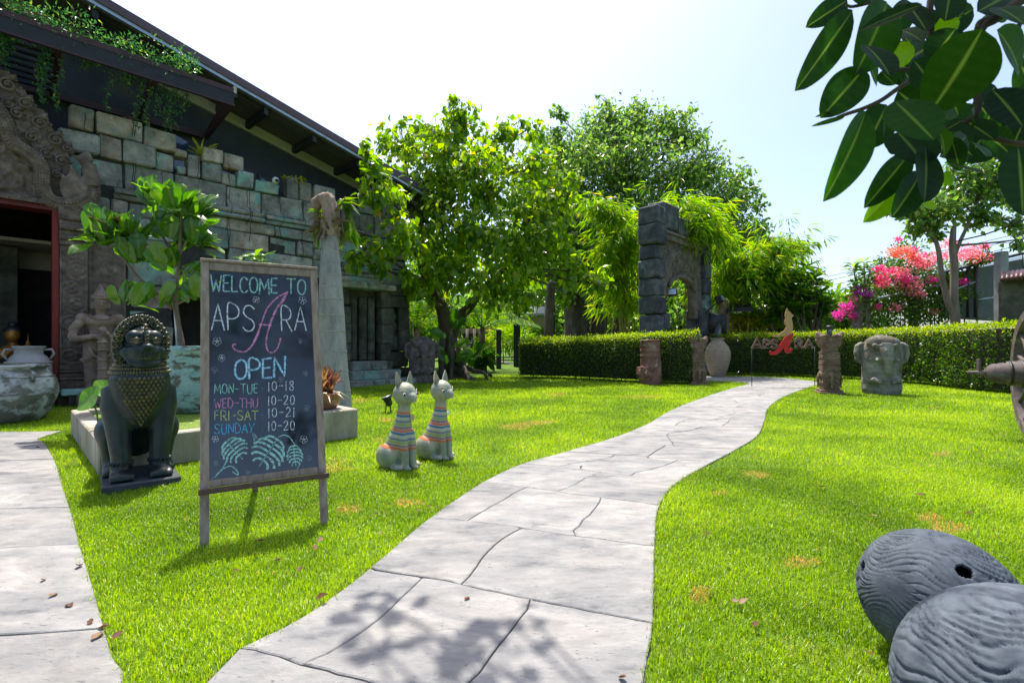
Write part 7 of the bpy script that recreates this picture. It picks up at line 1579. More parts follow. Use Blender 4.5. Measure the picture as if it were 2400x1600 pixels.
for pts, r_ in (([(1062, 860), (1080, 875), (1100, 885), (1118, 893)], .12), ([(1068, 820), (1085, 850), (1092, 870), (1100, 888)], .11), ([(1070, 850), (1110, 868), (1135, 874), (1142, 886)], .09), ([(1040, 860), (1025, 880), (1018, 892)], .12), ([(1056, 870), (1060, 890), (1064, 898)], .12), ([(1050, 780), (1058, 830), (1056, 890)], .14), ([(1042, 780), (1034, 830), (1036, 888)], .15)):
    b = MB(); P_ = []
    for i, (x, y) in enumerate(pts):
        p = pt(x, y, YT-.5-.35*i); p.z = max(p.z, .04) if i < len(pts)-1 else -.02; P_.append(p)
    b.tube(smoothpts(P_, 5), [r_*(1-.5*k/(5*(len(pts)-1)+1)) for k in range(5*(len(pts)-1)+1)], 9); b.build('root', M_trunk, tr)
# broad leaves climbing the trunk
t = thing('climbing_vine', 'broad leaved climber growing up the twisted tree trunk', 'vine', (pt(1055, 880, 16).x, 16.0, 0))
b = MB(); b.tube([pt(1050, 890, 16), pt(1049, 840, 15.9), pt(1055, 790, 15.9), pt(1060, 770, 15.9)], .02, 5); b.build('stem', M_shrub, t)
for x, y, a in ((1045, 790, -.8), (1062, 770, .6), (1040, 820, -1.2), (1065, 810, 1.0), (1050, 850, -.4), (1066, 845, .9), (1040, 835, -1), (1058, 760, .2), (1070, 830, 1.3)):
    place(figl[0], 'leaf', M_shrub, t, pt(x, y, 15.8), V(math.sin(a), -.3, math.cos(a)*.6), V(0, -1, .5), .55)
# the wide banyan behind
YB = 29.0
bb_ = [B(1420, 330, 90, YB), B(1340, 350, 75, YB), B(1290, 330, 45, YB), B(1500, 310, 85, YB), B(1590, 310, 60, YB), B(1630, 330, 45, YB), B(1420, 275, 42, YB), B(1485, 265, 32, YB), B(1560, 275, 32, YB), B(1612, 262, 20, YB), B(1412, 232, 18, YB), B(1310, 272, 26, YB),
       B(1260, 410, 80, YB), B(1360, 430, 110, YB-2), B(1480, 420, 120, YB-2), B(1590, 420, 100, YB-1), B(1660, 400, 65, YB), B(1720, 415, 46, YB), B(1700, 480, 75, YB-1), B(1770, 560, 50, YB-1), B(1765, 450, 30, YB-1), B(1785, 480, 24, YB-1), B(1640, 520, 90, YB-2), B(1500, 540, 110, YB-3), B(1380, 550, 110, YB-3), B(1290, 560, 90, YB-3), B(1720, 550, 70, YB-2), B(1800, 575, 45, YB-1),
       B(1240, 480, 70, YB-1), B(1640, 620, 90, YB-2), B(1740, 620, 70, YB-2), B(1400, 640, 90, YB-2), B(1500, 640, 90, YB-1), B(1300, 650, 70, YB-1), B(1810, 640, 60, YB-1), B(1850, 620, 35, YB-1), B(1240, 600, 60, YB)]
kb = [[(pt(1350, 830, YB), .9), (pt(1352, 760, YB), .75), (pt(1345, 700, YB), .7), (pt(1330, 620, YB), .55), (pt(1340, 520, YB), .4)], [(pt(1400, 830, YB), .55), (pt(1405, 740, YB), .5), (pt(1420, 640, YB), .45), (pt(1450, 540, YB), .35), (pt(1480, 440, YB), .25)], [(pt(1440, 835, YB), .4), (pt(1460, 720, YB), .4), (pt(1520, 640, YB), .35), (pt(1600, 540, YB), .25)], [(pt(1285, 830, YB-6), .25), (pt(1287, 740, YB-6), .22), (pt(1292, 660, YB-6), .2)]]
for k_ in kb: k_[0] = (V(k_[0][0].x, k_[0][0].y, 0), k_[0][1])
tree('banyan_tree', 'wide domed grey green tree rising highest behind the stone arch', 'tree', kb, bb_, 42000, .27, T_SMALL, M_banyan, M_trunk, (2, 3, 4), .9, .5, per=20, clump=.26, up=.4)
# bamboo: arching culms with drooping leaf sprays
def bamboo(label, base, tips, n, size, YY, leafs):
    t = thing('bamboo_clump', label, 'bamboo', tuple(V(base.x, base.y, 0))); P, D, Nn = [], [], []
    for (c, r) in tips:
        b = MB(); s0 = base+V(random.uniform(-.4, .4), random.uniform(-.4, .4), 0); mid = V((s0.x*.7+c.x*.3), (s0.y+c.y)/2, c.z*.8+.5); pts = [s0*(1-k)**2+mid*2*k*(1-k)+c*k*k for k in [q/12 for q in range(13)]]
        b.tube(pts, [.03*(1-.75*q/12)+.004 for q in range(13)], 6); b.build('culm', M_bculm, t)
        for _ in range(int(n*r*r/sum(q[1]**2 for q in tips))):
            o = Vector(rdir(1)[0]); e = c+V(o.x*r, o.y*r, o.z*r*.8)*abs(random.gauss(0, .95)); dr = V(o.x, o.y, -.25)
            for _k in range(leafs): a = Vector(rdir(1)[0]); P.append(e+a*.14); D.append(dr*.8+a*.7+V(0, 0, -.45)); Nn.append(V(0, 0, 1)+a*.5)
    P, D, Nn = (np.array([tuple(v) for v in q]) for q in (P, D, Nn)); leaf_obj('foliage', P, D, Nn, size*(.6+.8*rng.random(len(P))), T_LONG, M_bamboo, t)
M_bculm = pm('yellow green bamboo culm', [(0.3, (0.20, 0.20, 0.04)), (0.7, (0.36, 0.32, 0.09))], scale=3, rough=.4, bump=.05)
bamboo('bright green bamboo clump arching out just left of the stone arch', V(pt(1470, 830, 21).x, 21, 0), [B(1410, 490, 36, 20.5), B(1440, 510, 45, 20.5), B(1450, 560, 45, 20.5), B(1460, 610, 50, 20.5), B(1440, 660, 45, 20.5), B(1470, 700, 50, 21), B(1420, 590, 30, 20), B(1390, 480, 20, 20.5), B(1480, 560, 30, 20.5)], 750, .42, 21, 7)
bamboo('bright green bamboo spilling over the top of the stone arch', V(pt(1610, 830, 22).x, 22, 0), [B(1600, 490, 45, 18.5), B(1640, 505, 42, 18.5), B(1570, 515, 34, 18), B(1625, 535, 34, 17.8), B(1660, 545, 30, 18.6), B(1690, 570, 40, 20), B(1600, 550, 18, 17.8)], 560, .42, 22, 7)
bamboo('yellow green bamboo clump leaning right beyond the stone arch', V(pt(1660, 830, 21).x, 21, 0), [B(1700, 640, 55, 20.5), B(1750, 610, 55, 20.5), B(1800, 585, 48, 20.5), B(1690, 690, 45, 20.5), B(1760, 660, 60, 20.5), B(1840, 580, 35, 21), B(1870, 570, 22, 21), B(1890, 578, 12, 21), B(1820, 640, 45, 21)], 900, .40, 21, 7)
# rosette shrubs
def rosette(label, base, cents, m, size, k=16, name='frangipani_shrub', grp=None, tm=T_OVATE, sq_=.5):
    t = thing(name, label, 'shrub', tuple(V(base.x, base.y, 0)), 0, grp); P, D, Nn = [], [], []; b = MB()
    for c in cents:
        m_ = (base+c)/2+V(random.uniform(-.2, .2), 0, .2); b.tube([V(base.x, base.y, 0), m_, c], [.05, .035, .02], 5)
        for _ in range(k): a = random.uniform(0, 2*PI); e = random.uniform(-.3, .9); d = V(math.cos(a), math.sin(a), e).normalized(); P.append(c+d*.05); D.append(d); Nn.append(V(0, 0, 1)+d*.1)
    b.build('branches', M_trunkp, t)['kind'] = 'stuff'; P, D, Nn = (np.array([tuple(v) for v in q]) for q in (P, D, Nn)); tv = tm[0].copy(); tv[:, 0] *= sq_
    leaf_obj('foliage', P, D, Nn, size*(.7+.6*rng.random(len(P))), (tv, tm[1]), m, t)
rs = random.Random(4)
rosette('dark green frangipani shrub with leaf rosettes right of the bamboo', V(pt(1830, 820, 21).x, 21, 0), [pt(rs.gauss(1830, 38), rs.gauss(690, 40), 20.5+rs.uniform(-.8, .8)) for _ in range(55)], M_shrub, .52)
rosette('light green frangipani shrub sprouting over the hedge near the power lines', V(pt(1905, 800, 20).x, 20, 0), [pt(rs.gauss(1905, 18), rs.gauss(715, 26), 20+rs.uniform(-.5, .5)) for _ in range(22)], M_shrub, .48)
rosette('yellow leaved croton bushes glowing under the pavilion roof', V(pt(1740, 800, 20.5).x, 20.5, 0), [pt(rs.uniform(1700, 1790), rs.uniform(738, 790), 20.5+rs.uniform(-.4, .4)) for _ in range(34)], M_yellow, .42, 12, 'croton_bush')
def bush(label, cents, m, size, n, tmpl=T_SMALL, name='bush', cat='bush', kind=None):
    base = cents[0][0]; t = thing(name, label, cat, tuple(V(base.x, base.y, 0))); P = []; D = []; Nn = []; tot = sum(r*r for c, r in cents); b = MB()
    for c, r in cents:
        b.tube([V(c.x, c.y, 0), c], [.04, .015], 5)
        k = int(n*r*r/tot); d = rdir(k); rad = r*rng.random(k)**.4; lump = 1+.25*np.array([mnoise.noise(Vector(q)*2.2) for q in d]); p = np.array(c)+d*(rad*lump)[:, None]; p[:, 2] = np.maximum(p[:, 2], .05); P.append(p); D.append(d+rdir(k)*.8+np.array([0, 0, -.1])); Nn.append(d*.6+rdir(k)*.5+np.array([0, 0, .6]))
    b.build('stems', M_twigb, t)['kind'] = 'stuff'; P, D, Nn = map(np.concatenate, (P, D, Nn)); leaf_obj('foliage', P, D, Nn, size*(.6+.8*rng.random(len(P))), tmpl, m, t); return t
# undergrowth between the trees
bush('green undergrowth behind the shopfront corner', [B(950, 640, 45, 22), B(985, 700, 60, 23), B(960, 760, 50, 22), B(1010, 770, 50, 24), B(940, 700, 40, 23), B(1000, 640, 50, 25)], M_shrub, .26, 3200)
bush('sunlit yellow green undergrowth under the far tree shade', [B(1180, 790, 32, 30), B(1220, 800, 30, 30), B(1160, 760, 30, 32), B(1130, 810, 22, 31)], M_bamboo, .5, 1300, T_LONG)
bush('dark wall of undergrowth beneath the banyan', [B(1260+40*k, 770, 42, 33+rs.uniform(-1, 1)) for k in range(12)]+[B(1280+60*k, 700, 50, 34) for k in range(8)]+[B(1080+40*k, 740, 45, 38) for k in range(6)]+[B(900+45*k, 740, 50, 36) for k in range(6)]+[B(1240+45*k, 640, 60, 37) for k in range(9)]+[B(1480+50*k, 770, 50, 32) for k in range(6)], M_banyan, .42, 20000)
bush('distant trees closing the view low behind the garden', [B(820+75*k, 745+rs.uniform(-22, 10), 62, 48+rs.uniform(-3, 3)) for k in range(17)], M_shrub, .75, 9000, name='distant_trees', cat='trees')['kind'] = 'stuff'
bush('dark green shrubs closing the view behind the frangipani', [B(1700+40*k, 730, 45, 30) for k in range(7)]+[B(1960, 740, 36, 30), B(1990, 735, 40, 30)], M_shrub, .35, 3200)
bush('low broad leaved clump beside the blackboard stand', [B(1120, 835, 16, 20), B(1140, 840, 12, 20)], M_shrub, .45, 120, T_OVATE)
# cycads with feathery fronds under the tree
M_cyc = leafmat('cycad frond', [(0, (0.03, 0.09, 0.01)), (.7, (0.08, 0.18, 0.015)), (1, (0.2, 0.26, 0.03))], .4)
for lab, (x, y, Y, k, L_) in (('feathery cycad palm left of the twisted trunk', (975, 770, 19, 16, 1.9)), ('feathery cycad palm right of the twisted trunk', (1130, 770, 21, 16, 2.2))):
    c = pt(x, y, Y); t = thing('cycad_palm', lab, 'palm', tuple(V(c.x, c.y, 0))); b = MB(); b.tube([V(c.x, c.y, 0), c], [.16, .13], 10); b.build('trunk', M_trunk, t)
    for i in range(k):
        a = 2*PI*i/k+random.uniform(-.2, .2); e = random.uniform(.25, 1.2); d = V(math.cos(a), math.sin(a), 0); frond(t, [c, c+d*L_*.4+V(0, 0, e*L_*.45), c+d*L_*.8+V(0, 0, e*L_*.5), c+d*L_*1.1+V(0, 0, e*L_*.2)], M_cyc, .42, 26)
# ------------------------------------------------------------------ right background
M_boug = leafmat('bougainvillea leaf', [(0, (0.02, 0.055, 0.008)), (.6, (0.06, 0.13, 0.012)), (1, (0.14, 0.22, 0.02))], .4)
M_fl = {'magenta': leafmat('magenta bract', [(0, (0.50, 0.05, 0.27)), (1, (0.62, 0.13, 0.40))], .5, rough=.6, gloss=.1), 'pink': leafmat('pink bract', [(0, (0.65, 0.22, 0.30)), (1, (0.75, 0.36, 0.42))], .5, rough=.6, gloss=.1),
        'red': leafmat('red pink bract', [(0, (0.58, 0.07, 0.22)), (1, (0.66, 0.16, 0.30))], .5, rough=.6, gloss=.1), 'orange': leafmat('orange bract', [(0, (0.62, 0.20, 0.15)), (1, (0.70, 0.32, 0.26))], .5, rough=.6, gloss=.1), 'purple': leafmat('purple bract', [(0, (0.38, 0.02, 0.36)), (1, (0.55, 0.10, 0.5))], .5, rough=.6, gloss=.1)}
t = bush('tangled bougainvillea with magenta, pink and orange flowers behind the long hedge', [B(2000, 720, 42, 18.6), B(2060, 690, 55, 18.6), B(2120, 660, 65, 18.6), B(2180, 690, 60, 18.6), B(2120, 720, 60, 18.2), B(2190, 720, 50, 18.2), B(2240, 700, 45, 18.6), B(2080, 640, 45, 19.2), B(2130, 600, 40, 19.2), B(2200, 640, 40, 19.2), B(2260, 640, 30, 19.2), B(1975, 740, 25, 18.6), B(2030, 740, 35, 18.2), B(2290, 600, 25, 18)], M_boug, .13, 11000, name='bougainvillea', cat='flowering shrub')
fl = [('magenta', 1985, 720, 20), ('magenta', 1965, 738, 16), ('purple', 2010, 685, 18), ('purple', 2035, 690, 14), ('red', 2065, 655, 20), ('red', 2060, 632, 16), ('red', 2085, 635, 12), ('magenta', 2120, 655, 22), ('pink', 2130, 670, 30), ('pink', 2110, 640, 22), ('pink', 2150, 610, 26), ('orange', 2095, 590, 20), ('orange', 2115, 590, 22), ('red', 2135, 585, 12), ('red', 2105, 562, 9), ('pink', 2170, 620, 22), ('pink', 2200, 600, 22), ('magenta', 2185, 655, 14), ('pink', 2150, 690, 18), ('red', 2055, 718, 12), ('pink', 2100, 720, 16), ('orange', 2290, 605, 22), ('red', 2305, 580, 14), ('pink', 2270, 590, 26), ('pink', 2250, 600, 22), ('magenta', 2255, 660, 12), ('red', 2320, 600, 12), ('pink', 2225, 570, 18), ('pink', 2070, 665, 16), ('pink', 2190, 730, 14), ('orange', 2140, 600, 14), ('magenta', 2000, 740, 12), ('red', 2165, 600, 9), ('pink', 2000, 700, 12)]
for col, x, y, r in fl:
    n = int(r*r*.36)+16; c, R_ = B(x, y, r*.9, 17.9); d = rdir(n); P = np.array(c)+d*(R_*rng.random(n)**.5)[:, None]*np.array([1, 1.2, .8]); leaf_obj('flower_spray', P, rdir(n), rdir(n)+np.array([0, 0, .4]), rng.uniform(.06, .11, n), T_PETAL, M_fl[col], t)
rosette('dark plume leaved shrub beside the bougainvillea', V(pt(2015, 800, 18).x, 18, 0), [pt(2003+rs.uniform(-9, 9), 620+k*11, 18) for k in range(9)]+[pt(2032+rs.uniform(-8, 8), 615+k*11, 18) for k in range(9)], M_banyan, .30, 9, 'plumed_shrub', sq_=.6)
bush('round green shrub at the end of the power lines', [B(1960, 730, 30, 24), B(1930, 740, 22, 24)], M_shrub, .22, 900)
# slender twin stemmed tree
YR = 16.0
k1 = [(V(pt(2238, 760, YR).x, YR, 0), .10), (pt(2236, 755, YR), .10), (pt(2222, 710, YR), .09), (pt(2206, 640, YR), .08), (pt(2200, 590, YR), .07), (pt(2190, 555, YR), .05)]
k2 = [(V(pt(2240, 760, YR).x, YR, 0), .12), (pt(2240, 755, YR), .12), (pt(2236, 700, YR), .11), (pt(2236, 620, YR), .11), (pt(2232, 575, YR), .10), (pt(2235, 530, YR), .07)]
k3 = [(pt(2236, 600, YR), .07), (pt(2248, 570, YR), .06), (pt(2262, 540, YR), .05), (pt(2280, 500, YR), .03)]
tree('slender_tree', 'slender twin stemmed tree with a loose dark crown behind the long hedge', 'tree', [k1, k2, k3], [B(2130, 470, 50, YR), B(2180, 500, 55, YR), B(2240, 470, 60, YR), B(2300, 430, 60, YR), B(2350, 400, 55, YR), B(2390, 450, 50, YR), B(2160, 530, 35, YR), B(2290, 510, 45, YR), B(2370, 520, 40, YR), B(2260, 400, 50, YR), B(2330, 330, 45, YR), B(2100, 490, 22, YR), B(2430, 380, 60, YR), B(2390, 300, 40, YR), B(2200, 545, 25, YR), B(2400, 560, 30, YR-1)], 5200, .17, T_OVATE, M_banyan, M_trunkp, (3, 4, 5), .5, .7, per=12, clump=.28, up=.3)
# mesh walled aviary
M_mesh, _t = newmat('fine steel mesh'); _tc = nd(_t, 'ShaderNodeTexCoord'); _tr = nd(_t, 'ShaderNodeBsdfTransparent'); _p = nd(_t, 'ShaderNodeBsdfPrincipled', Roughness=.5); _p.inputs['Base Color'].default_value = (.10, .12, .14, 1); _mx = nd(_t, 'ShaderNodeMixShader', Fac=.55); _o = nd(_t, 'ShaderNodeOutputMaterial'); _t.links.new(_tr.outputs[0], _mx.inputs[1]); _t.links.new(_p.outputs[0], _mx.inputs[2]); _t.links.new(_mx.outputs[0], _o.inputs[0])
YV = 18.0; av = thing('mesh_aviary', 'grey steel framed shed with fine mesh walls behind the flowers', 'shed', tuple(V(pt(2330, 800, YV).x, YV, 0)))
q = lambda x, y, Y=YV: pt(x, y, Y)
for (p_, r_) in (([q(2205, 640), q(2340, 608), q(2480, 575, 17)], .05), ([q(2205, 745), q(2205, 640)], .05), ([q(2268, 745), q(2268, 626)], .05), ([q(2286, 745), q(2286, 622)], .05), ([q(2400, 760), q(2400, 590)], .05), ([q(2290, 702), q(2345, 695)], .035), ([q(2205, 690), q(2286, 660)], .04), ([q(2140, 640), q(2140, 745)], .06), ([q(2050, 700), q(2205, 668)], .04)):
    b = MB(); b.tube(p_, r_, 6); b.build('frame_bar', M_galv if r_ < .05 else M_frame, av)
b = MB(); b.quad(q(2286, 745), q(2480, 770), q(2480, 580), q(2286, 624)); b.build('mesh_wall', M_mesh, av)
b = MB(); b.quad(q(2205, 745), q(2286, 745), q(2286, 700), q(2205, 700)); b.build('dark_panel', M_frame, av)
b = MB(); b.prism([q(2200, 640), q(2480, 575), q(2480, 572, 22), q(2200, 636, 22)], V(0, 0, .06)); b.build('roof', M_galv, av)
b = MB(); b.prism([q(2205, 745, 21.8), q(2480, 760, 21.8), q(2480, 590, 21.8), q(2205, 645, 21.8)], V(0, .1, 0)); b.build('rear_wall', M_stone_dark, av)
M_pole = pm('concrete pole', [(0.3, (0.20, 0.20, 0.21)), (0.7, (0.33, 0.33, 0.34))], scale=3, bump=.3, bscale=20)
def pole(lab, x, yt, Y, r=.11):
    c = pt(x, 800, Y); t = thing('concrete_pole', lab, 'pole', tuple(V(c.x, c.y, 0))); b = MB(); h = pt(x, yt, Y).z; b.chbox(V(c.x, c.y, h/2), (r, r, h/2), None, .02); b.build('shaft', M_pole, t); return t
pole('square grey concrete pole in front of the mesh shed', 2346, 590, 15.5, .13); pole('thin concrete pole rising among the bougainvillea', 2140, 630, 18.5, .12)
# tiled wall coping at the far right
M_tile = pm('dark red glazed tile', [(0.3, (0.06, 0.022, 0.02)), (0.7, (0.12, 0.05, 0.045))], scale=4, rough=.4, rnd=.2)
tw_ = thing('tiled_wall', 'dark wall with a row of dark red rounded roof tiles at the right edge', 'wall', tuple(V(pt(2400, 800, 14).x, 14, 0)))
b = MB(); b.prism([q(2352, 660, 14.3), q(2500, 640, 13.3), q(2500, 780, 13.3), q(2352, 760, 14.3)], V(0, .15, 0)); b.build('wall_panel', M_stone_dark, tw_)
for k in range(11):
    x_ = 2350+k*11; Y_ = 14.3-.075*k; a_ = pt(x_, 656-k*1.4, Y_-.30); c_ = pt(x_+2, 640-k*1.4, Y_+.35); b = MB(); b.tube([a_, c_], .065, 10); b.build('roof_tile', M_tile, tw_)
# power lines
for k, (y0, y1, lab) in enumerate(((660, 618, 'topmost'), (668, 630, 'second'), (678, 646, 'third'), (686, 662, 'lowest'))):
    t = thing('power_line', lab+' of the four thin power lines crossing the sky at the right', 'cable', tuple(pt(1960, y0, 45)), 0, 'power lines'); b = MB(); b.tube([pt(1700, y0+14, 50), pt(1890, y0, 47), pt(2060, y1+2, 44), pt(2300, y1-50, 38), pt(2600, y1-120, 32)], .022, 4); b.build('wire', M_wire, t)
t = thing('service_cable', 'black cable sagging from the slender tree to the right edge', 'cable', tuple(pt(2330, 540, 15))); b = MB(); b.tube([pt(2240, 566, 15.5), pt(2300, 552, 15.3), pt(2360, 532, 15), pt(2500, 470, 14)], .022, 5); b.build('wire', M_wire, t)
# ------------------------------------------------------------------ garden pavilions seen through the trees
M_tin = pm('pale metal roof', [(0.3, (0.35, 0.35, 0.36)), (0.7, (0.5, 0.5, 0.5))], scale=2, rough=.5)
M_cream = pm('cream wall', [(0.3, (0.42, 0.38, 0.26)), (0.7, (0.52, 0.48, 0.34))], scale=2, rough=.8)
t = thing('garden_pavilion', 'small cream walled pavilion with pale metal roof seen beyond the twisted tree', 'pavilion', tuple(V(pt(1240, 800, 26).x, 26, 0)))
q = lambda x, y, Y=26: pt(x, y, Y)
b = MB(); b.prism([q(1215, 742), q(1290, 742), q(1290, 765), q(1215, 765)], V(0, .2, 0)); b.build('wall', M_cream, t); b = MB(); b.prism([q(1225, 738, 25), q(1300, 738, 25), q(1300, 722, 27), q(1240, 722, 27)], V(0, 0, .1)); b.build('roof', M_tin, t)
for x_ in (1208, 1215, 1296): b = MB(); p0_ = q(x_, 795, 25.2); b.chbox(V(p0_.x, p0_.y, 1.6), (.10, .1, 1.6), None, .01); b.build('post', M_rafter, t)
t = thing('cafe_pavilion', 'dark timber pavilion with rails deep in the shade', 'pavilion', tuple(V(pt(1120, 800, 31).x, 31, 0)))
q = lambda x, y, Y=31: pt(x, y, Y)
for x_ in (1095, 1112, 1128, 1150): b = MB(); b.tube([V(q(x_, 0).x, 31, 0), q(x_, 770)], .10, 6); b.build('post', M_trunkp, t)
b = MB(); b.tube([q(1075, 812), q(1165, 814)], .12, 8); b.build('rail', M_trunkp, t)
b = MB(); b.prism([q(1080, 770), q(1170, 770), q(1170, 780), q(1080, 780)], V(0, 1, 0)); b.build('lintel', M_trunkp, t)
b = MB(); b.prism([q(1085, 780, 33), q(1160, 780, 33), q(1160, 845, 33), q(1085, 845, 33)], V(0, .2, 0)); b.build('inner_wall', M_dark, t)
t = thing('menu_board', 'small leaning white and grey board on the far path', 'sign', tuple(gp(1122, 862))); b = MB(); c = gp(1122, 856); b.prism([pt(1111, 798, 23), pt(1127, 799, 23), pt(1131, 830, 22.6), pt(1116, 830, 22.6)], V(.1, .1, 0)); b.build('panel', M_cream, t)
b = MB(); b.tube([pt(1107, 797, 23), pt(1104, 832, 23)], .05, 5); b.build('leg', M_rafter, t)
t = thing('dark_post', 'thick dark timber post standing in the lawn shade near the hedge end', 'post', tuple(gp(1169, 864))); g_ = gp(1169, 864); b = MB(); b.chbox(V(g_.x, g_.y, .95), (.12, .12, .95), None, .02); b.build('shaft', M_rafter, t)
# dark canopy structure right of the arch
t = thing('shade_roof', 'dark roof on a stout brown pillar right of the stone arch', 'pavilion', tuple(V(pt(1700, 800, 20).x, 20, 0))); c = pt(1696, 800, 20); b = MB(); h_ = pt(0, 702, 20).z; b.chbox(V(c.x, c.y, h_/2), (.17, .17, h_/2), None, .02); b.build('pillar', M_post, t)
b = MB(); b.prism([pt(1705, 728, 19.7), pt(1762, 724, 19.7), pt(1752, 702, 21.7), pt(1705, 700, 21.7)], V(0, 0, .08)); b.prism([pt(1705, 732, 19.7), pt(1764, 729, 19.7), pt(1764, 723, 19.7), pt(1705, 726, 19.7)], V(0, .1, 0)); b.build('roof', M_rafter, t)
b = MB(); b.tube([pt(1661, 780, 19), pt(1672, 745, 19), pt(1684, 740, 19), pt(1684, 790, 19)], [.3, .42, .3, .3], 10); tag(b.build('covered_grill', M_black), 'black covered shape beside the arch foot', 'garden equipment')
b = MB(); b.prism([pt(1655, 740, 23), pt(1672, 690, 23), pt(1683, 730, 23), pt(1683, 760, 23), pt(1655, 760, 23)], V(0, .2, 0)); tag(b.build('white_parasol', M_white), 'white folded cloth glimpsed between arch and pillar', 'parasol')
M_pvc = pm('blue pipe', [(0.3, (0.03, 0.30, 0.50)), (0.7, (0.05, 0.38, 0.58))], scale=2, rough=.3)
t = thing('garden_tap', 'thin blue garden water pipe standing before the twisted tree', 'tap', tuple(gp(1071, 884))); g_ = gp(1071, 884); b = MB(); b.tube([g_, g_+V(0, 0, .38)], .02, 8); b.build('pipe', M_pvc, t); b = MB(); b.tube([g_+V(0, 0, .26), g_+V(0, 0, .42)], .032, 10); b.build('fitting', M_pvc, t)
# ------------------------------------------------------------------ plants on the building
t = thing('trellis_vine', 'green climbing vine trailing over the steel canopy and hanging in long strands', 'vine', tuple(fac(0, 1, zc)))
P, D, Nn = [], [], []; b = MB()
for i in range(620):
    s = random.uniform(-2.4, s0_ if False else fpx(460, 180, 1.0)[0]); dens = .5+.5*mnoise.noise(V(s*1.7, 0, 0)); 
    c = fac(s, random.uniform(.2, 1.1), zc+random.uniform(.0, .5)*(.4+dens)+.02-max(0, random.gauss(0, .18)));
    for _ in range(9): a = Vector(rdir(1)[0]); P.append(c+a*.12); D.append(a+V(0, 0, .1)); Nn.append(V(0, 0, 1)+Vector(rdir(1)[0])*.6)
for (x, y0, y1, w_, n) in ((0, 60, 130, 14, 500), (10, 60, 150, 10, 260), (105, 90, 240, 6, 260), (98, 100, 180, 8, 160), (137, 110, 255, 4, 130), (210, 110, 158, 8, 120), (225, 130, 160, 5, 60), (255, 150, 260, 4, 60), (300, 150, 200, 12, 240), (325, 170, 300, 5, 160), (348, 165, 292, 3, 170), (345, 150, 180, 14, 220), (380, 190, 270, 16, 130), (405, 190, 300, 18, 190), (425, 180, 200, 10, 120), (432, 215, 260, 8, 60), (400, 220, 305, 10, 100)):
    s, z0_ = fpx(x, y0, .7); z1_ = fpx(x, y1, .7)[1]; ww = w_/F*9.5; b.tube([fac(s+.05*math.sin(k), .7, z0_+(z1_-z0_)*k/6) for k in range(7)], .006, 4)
    for _ in range(n): f = random.random(); a = Vector(rdir(1)[0]); P.append(fac(s+.05*math.sin(f*6)+random.gauss(0, ww*.6), .7+random.gauss(0, .08), z0_+(z1_-z0_)*f)); D.append(a+V(0, 0, -.5)); Nn.append(Vector(rdir(1)[0])+V(0, 0, .5))
b.build('strands', M_twigb, t)['kind'] = 'stuff'
M_vine = leafmat('small vine leaf', [(0, (0.02, 0.07, 0.025)), (.6, (0.04, 0.13, 0.035)), (.95, (0.10, 0.20, 0.04)), (1, (0.35, 0.40, 0.05))], .4)
P, D, Nn = (np.array([tuple(v) for v in q_]) for q_ in (P, D, Nn)); leaf_obj('foliage', P, D, Nn, rng.uniform(.05, .10, len(P)), (T_LONG[0]*np.array([2.6, 1, 1]), T_LONG[1]), M_vine, t)
M_spike = leafmat('yellow striped spike leaf', [(0, (0.28, 0.33, 0.04)), (1, (0.45, 0.45, 0.08))], .5)
s_, z_ = fpx(474, 366, -.05); c = fac(s_, -.08, z_-.02); t = thing('spiky_plant', 'yellow striped spiky plant growing on top of the broken wall', 'plant', tuple(c))
for i in range(26):
    a = random.uniform(0, 2*PI); e = random.uniform(.15, 1.1); d = V(math.sin(e)*math.cos(a), math.sin(e)*math.sin(a), math.cos(e)); place(straps[random.randint(0, 1)], 'leaf', M_spike, t, c, d, V(0, -.2, 1)-d*d.z, random.uniform(.3, .55))
for lab, x, y, m_ in (('small yellow green plant on the wall top left of the palm crown', 690, 424, M_yellow), ('little red tipped plant on the highest stone block', 305, 277, M_rhoeo), ('dry brown tuft at the edge of the wedge stone', 538, 392, M_dry)):
    s_, z_ = fpx(x, y, -.1); c = fac(s_, -.12, z_-.04); t = thing('wall_plant', lab, 'plant', tuple(c)); n = 90 if m_ is M_yellow else 24
    d = rdir(n); d[:, 2] = abs(d[:, 2]); sp_ = .36 if m_ is M_yellow else .08; P = np.array(c)+d*sp_*rng.random((n, 1))**.7*np.array([1, 1, .45]); b = MB()
    for k in range(6): b.tube([c-V(0, 0, .1), Vector(P[k])], .006, 4)
    b.build('stems', M_twigb, t)['kind'] = 'stuff'; leaf_obj('foliage', P, d+rdir(n)*.6, rdir(n)+np.array([0, 0, .8]), rng.uniform(.05, .11, n), T_OVATE, m_, t)
# ------------------------------------------------------------------ overhanging branch with big leaves, close to the lens
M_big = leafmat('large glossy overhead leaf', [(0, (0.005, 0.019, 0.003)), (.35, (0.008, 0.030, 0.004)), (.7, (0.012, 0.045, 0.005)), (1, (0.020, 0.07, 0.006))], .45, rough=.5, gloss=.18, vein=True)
M_bigl = leafmat('lime young leaf', [(0, (0.10, 0.22, 0.012)), (1, (0.16, 0.30, 0.02))], .55, rough=.3, vein=True)
bigl = [leaf_mesh('big_leaf', 1, 1.0, 20, 14, .03+.02*k, .04+.04*k, .004, lambda t: math.sin(PI*min(1, max(0, t))**.92)**.62) for k in range(3)]
rt_ = thing('rubber_fig_tree', 'broad leaved fig branch hanging from above into the top right corner', 'tree', (2.6, -.6, 0))
b = MB(); b.tube(smoothpts([V(2.6, -.6, 0), V(2.55, -.55, .8), V(2.65, -.4, 1.7), V(2.5, -.2, 2.6), V(2.2, 0, 3.3)], 5), [.16-.004*k for k in range(21)], 14); b.build('trunk', M_trunk, rt_)
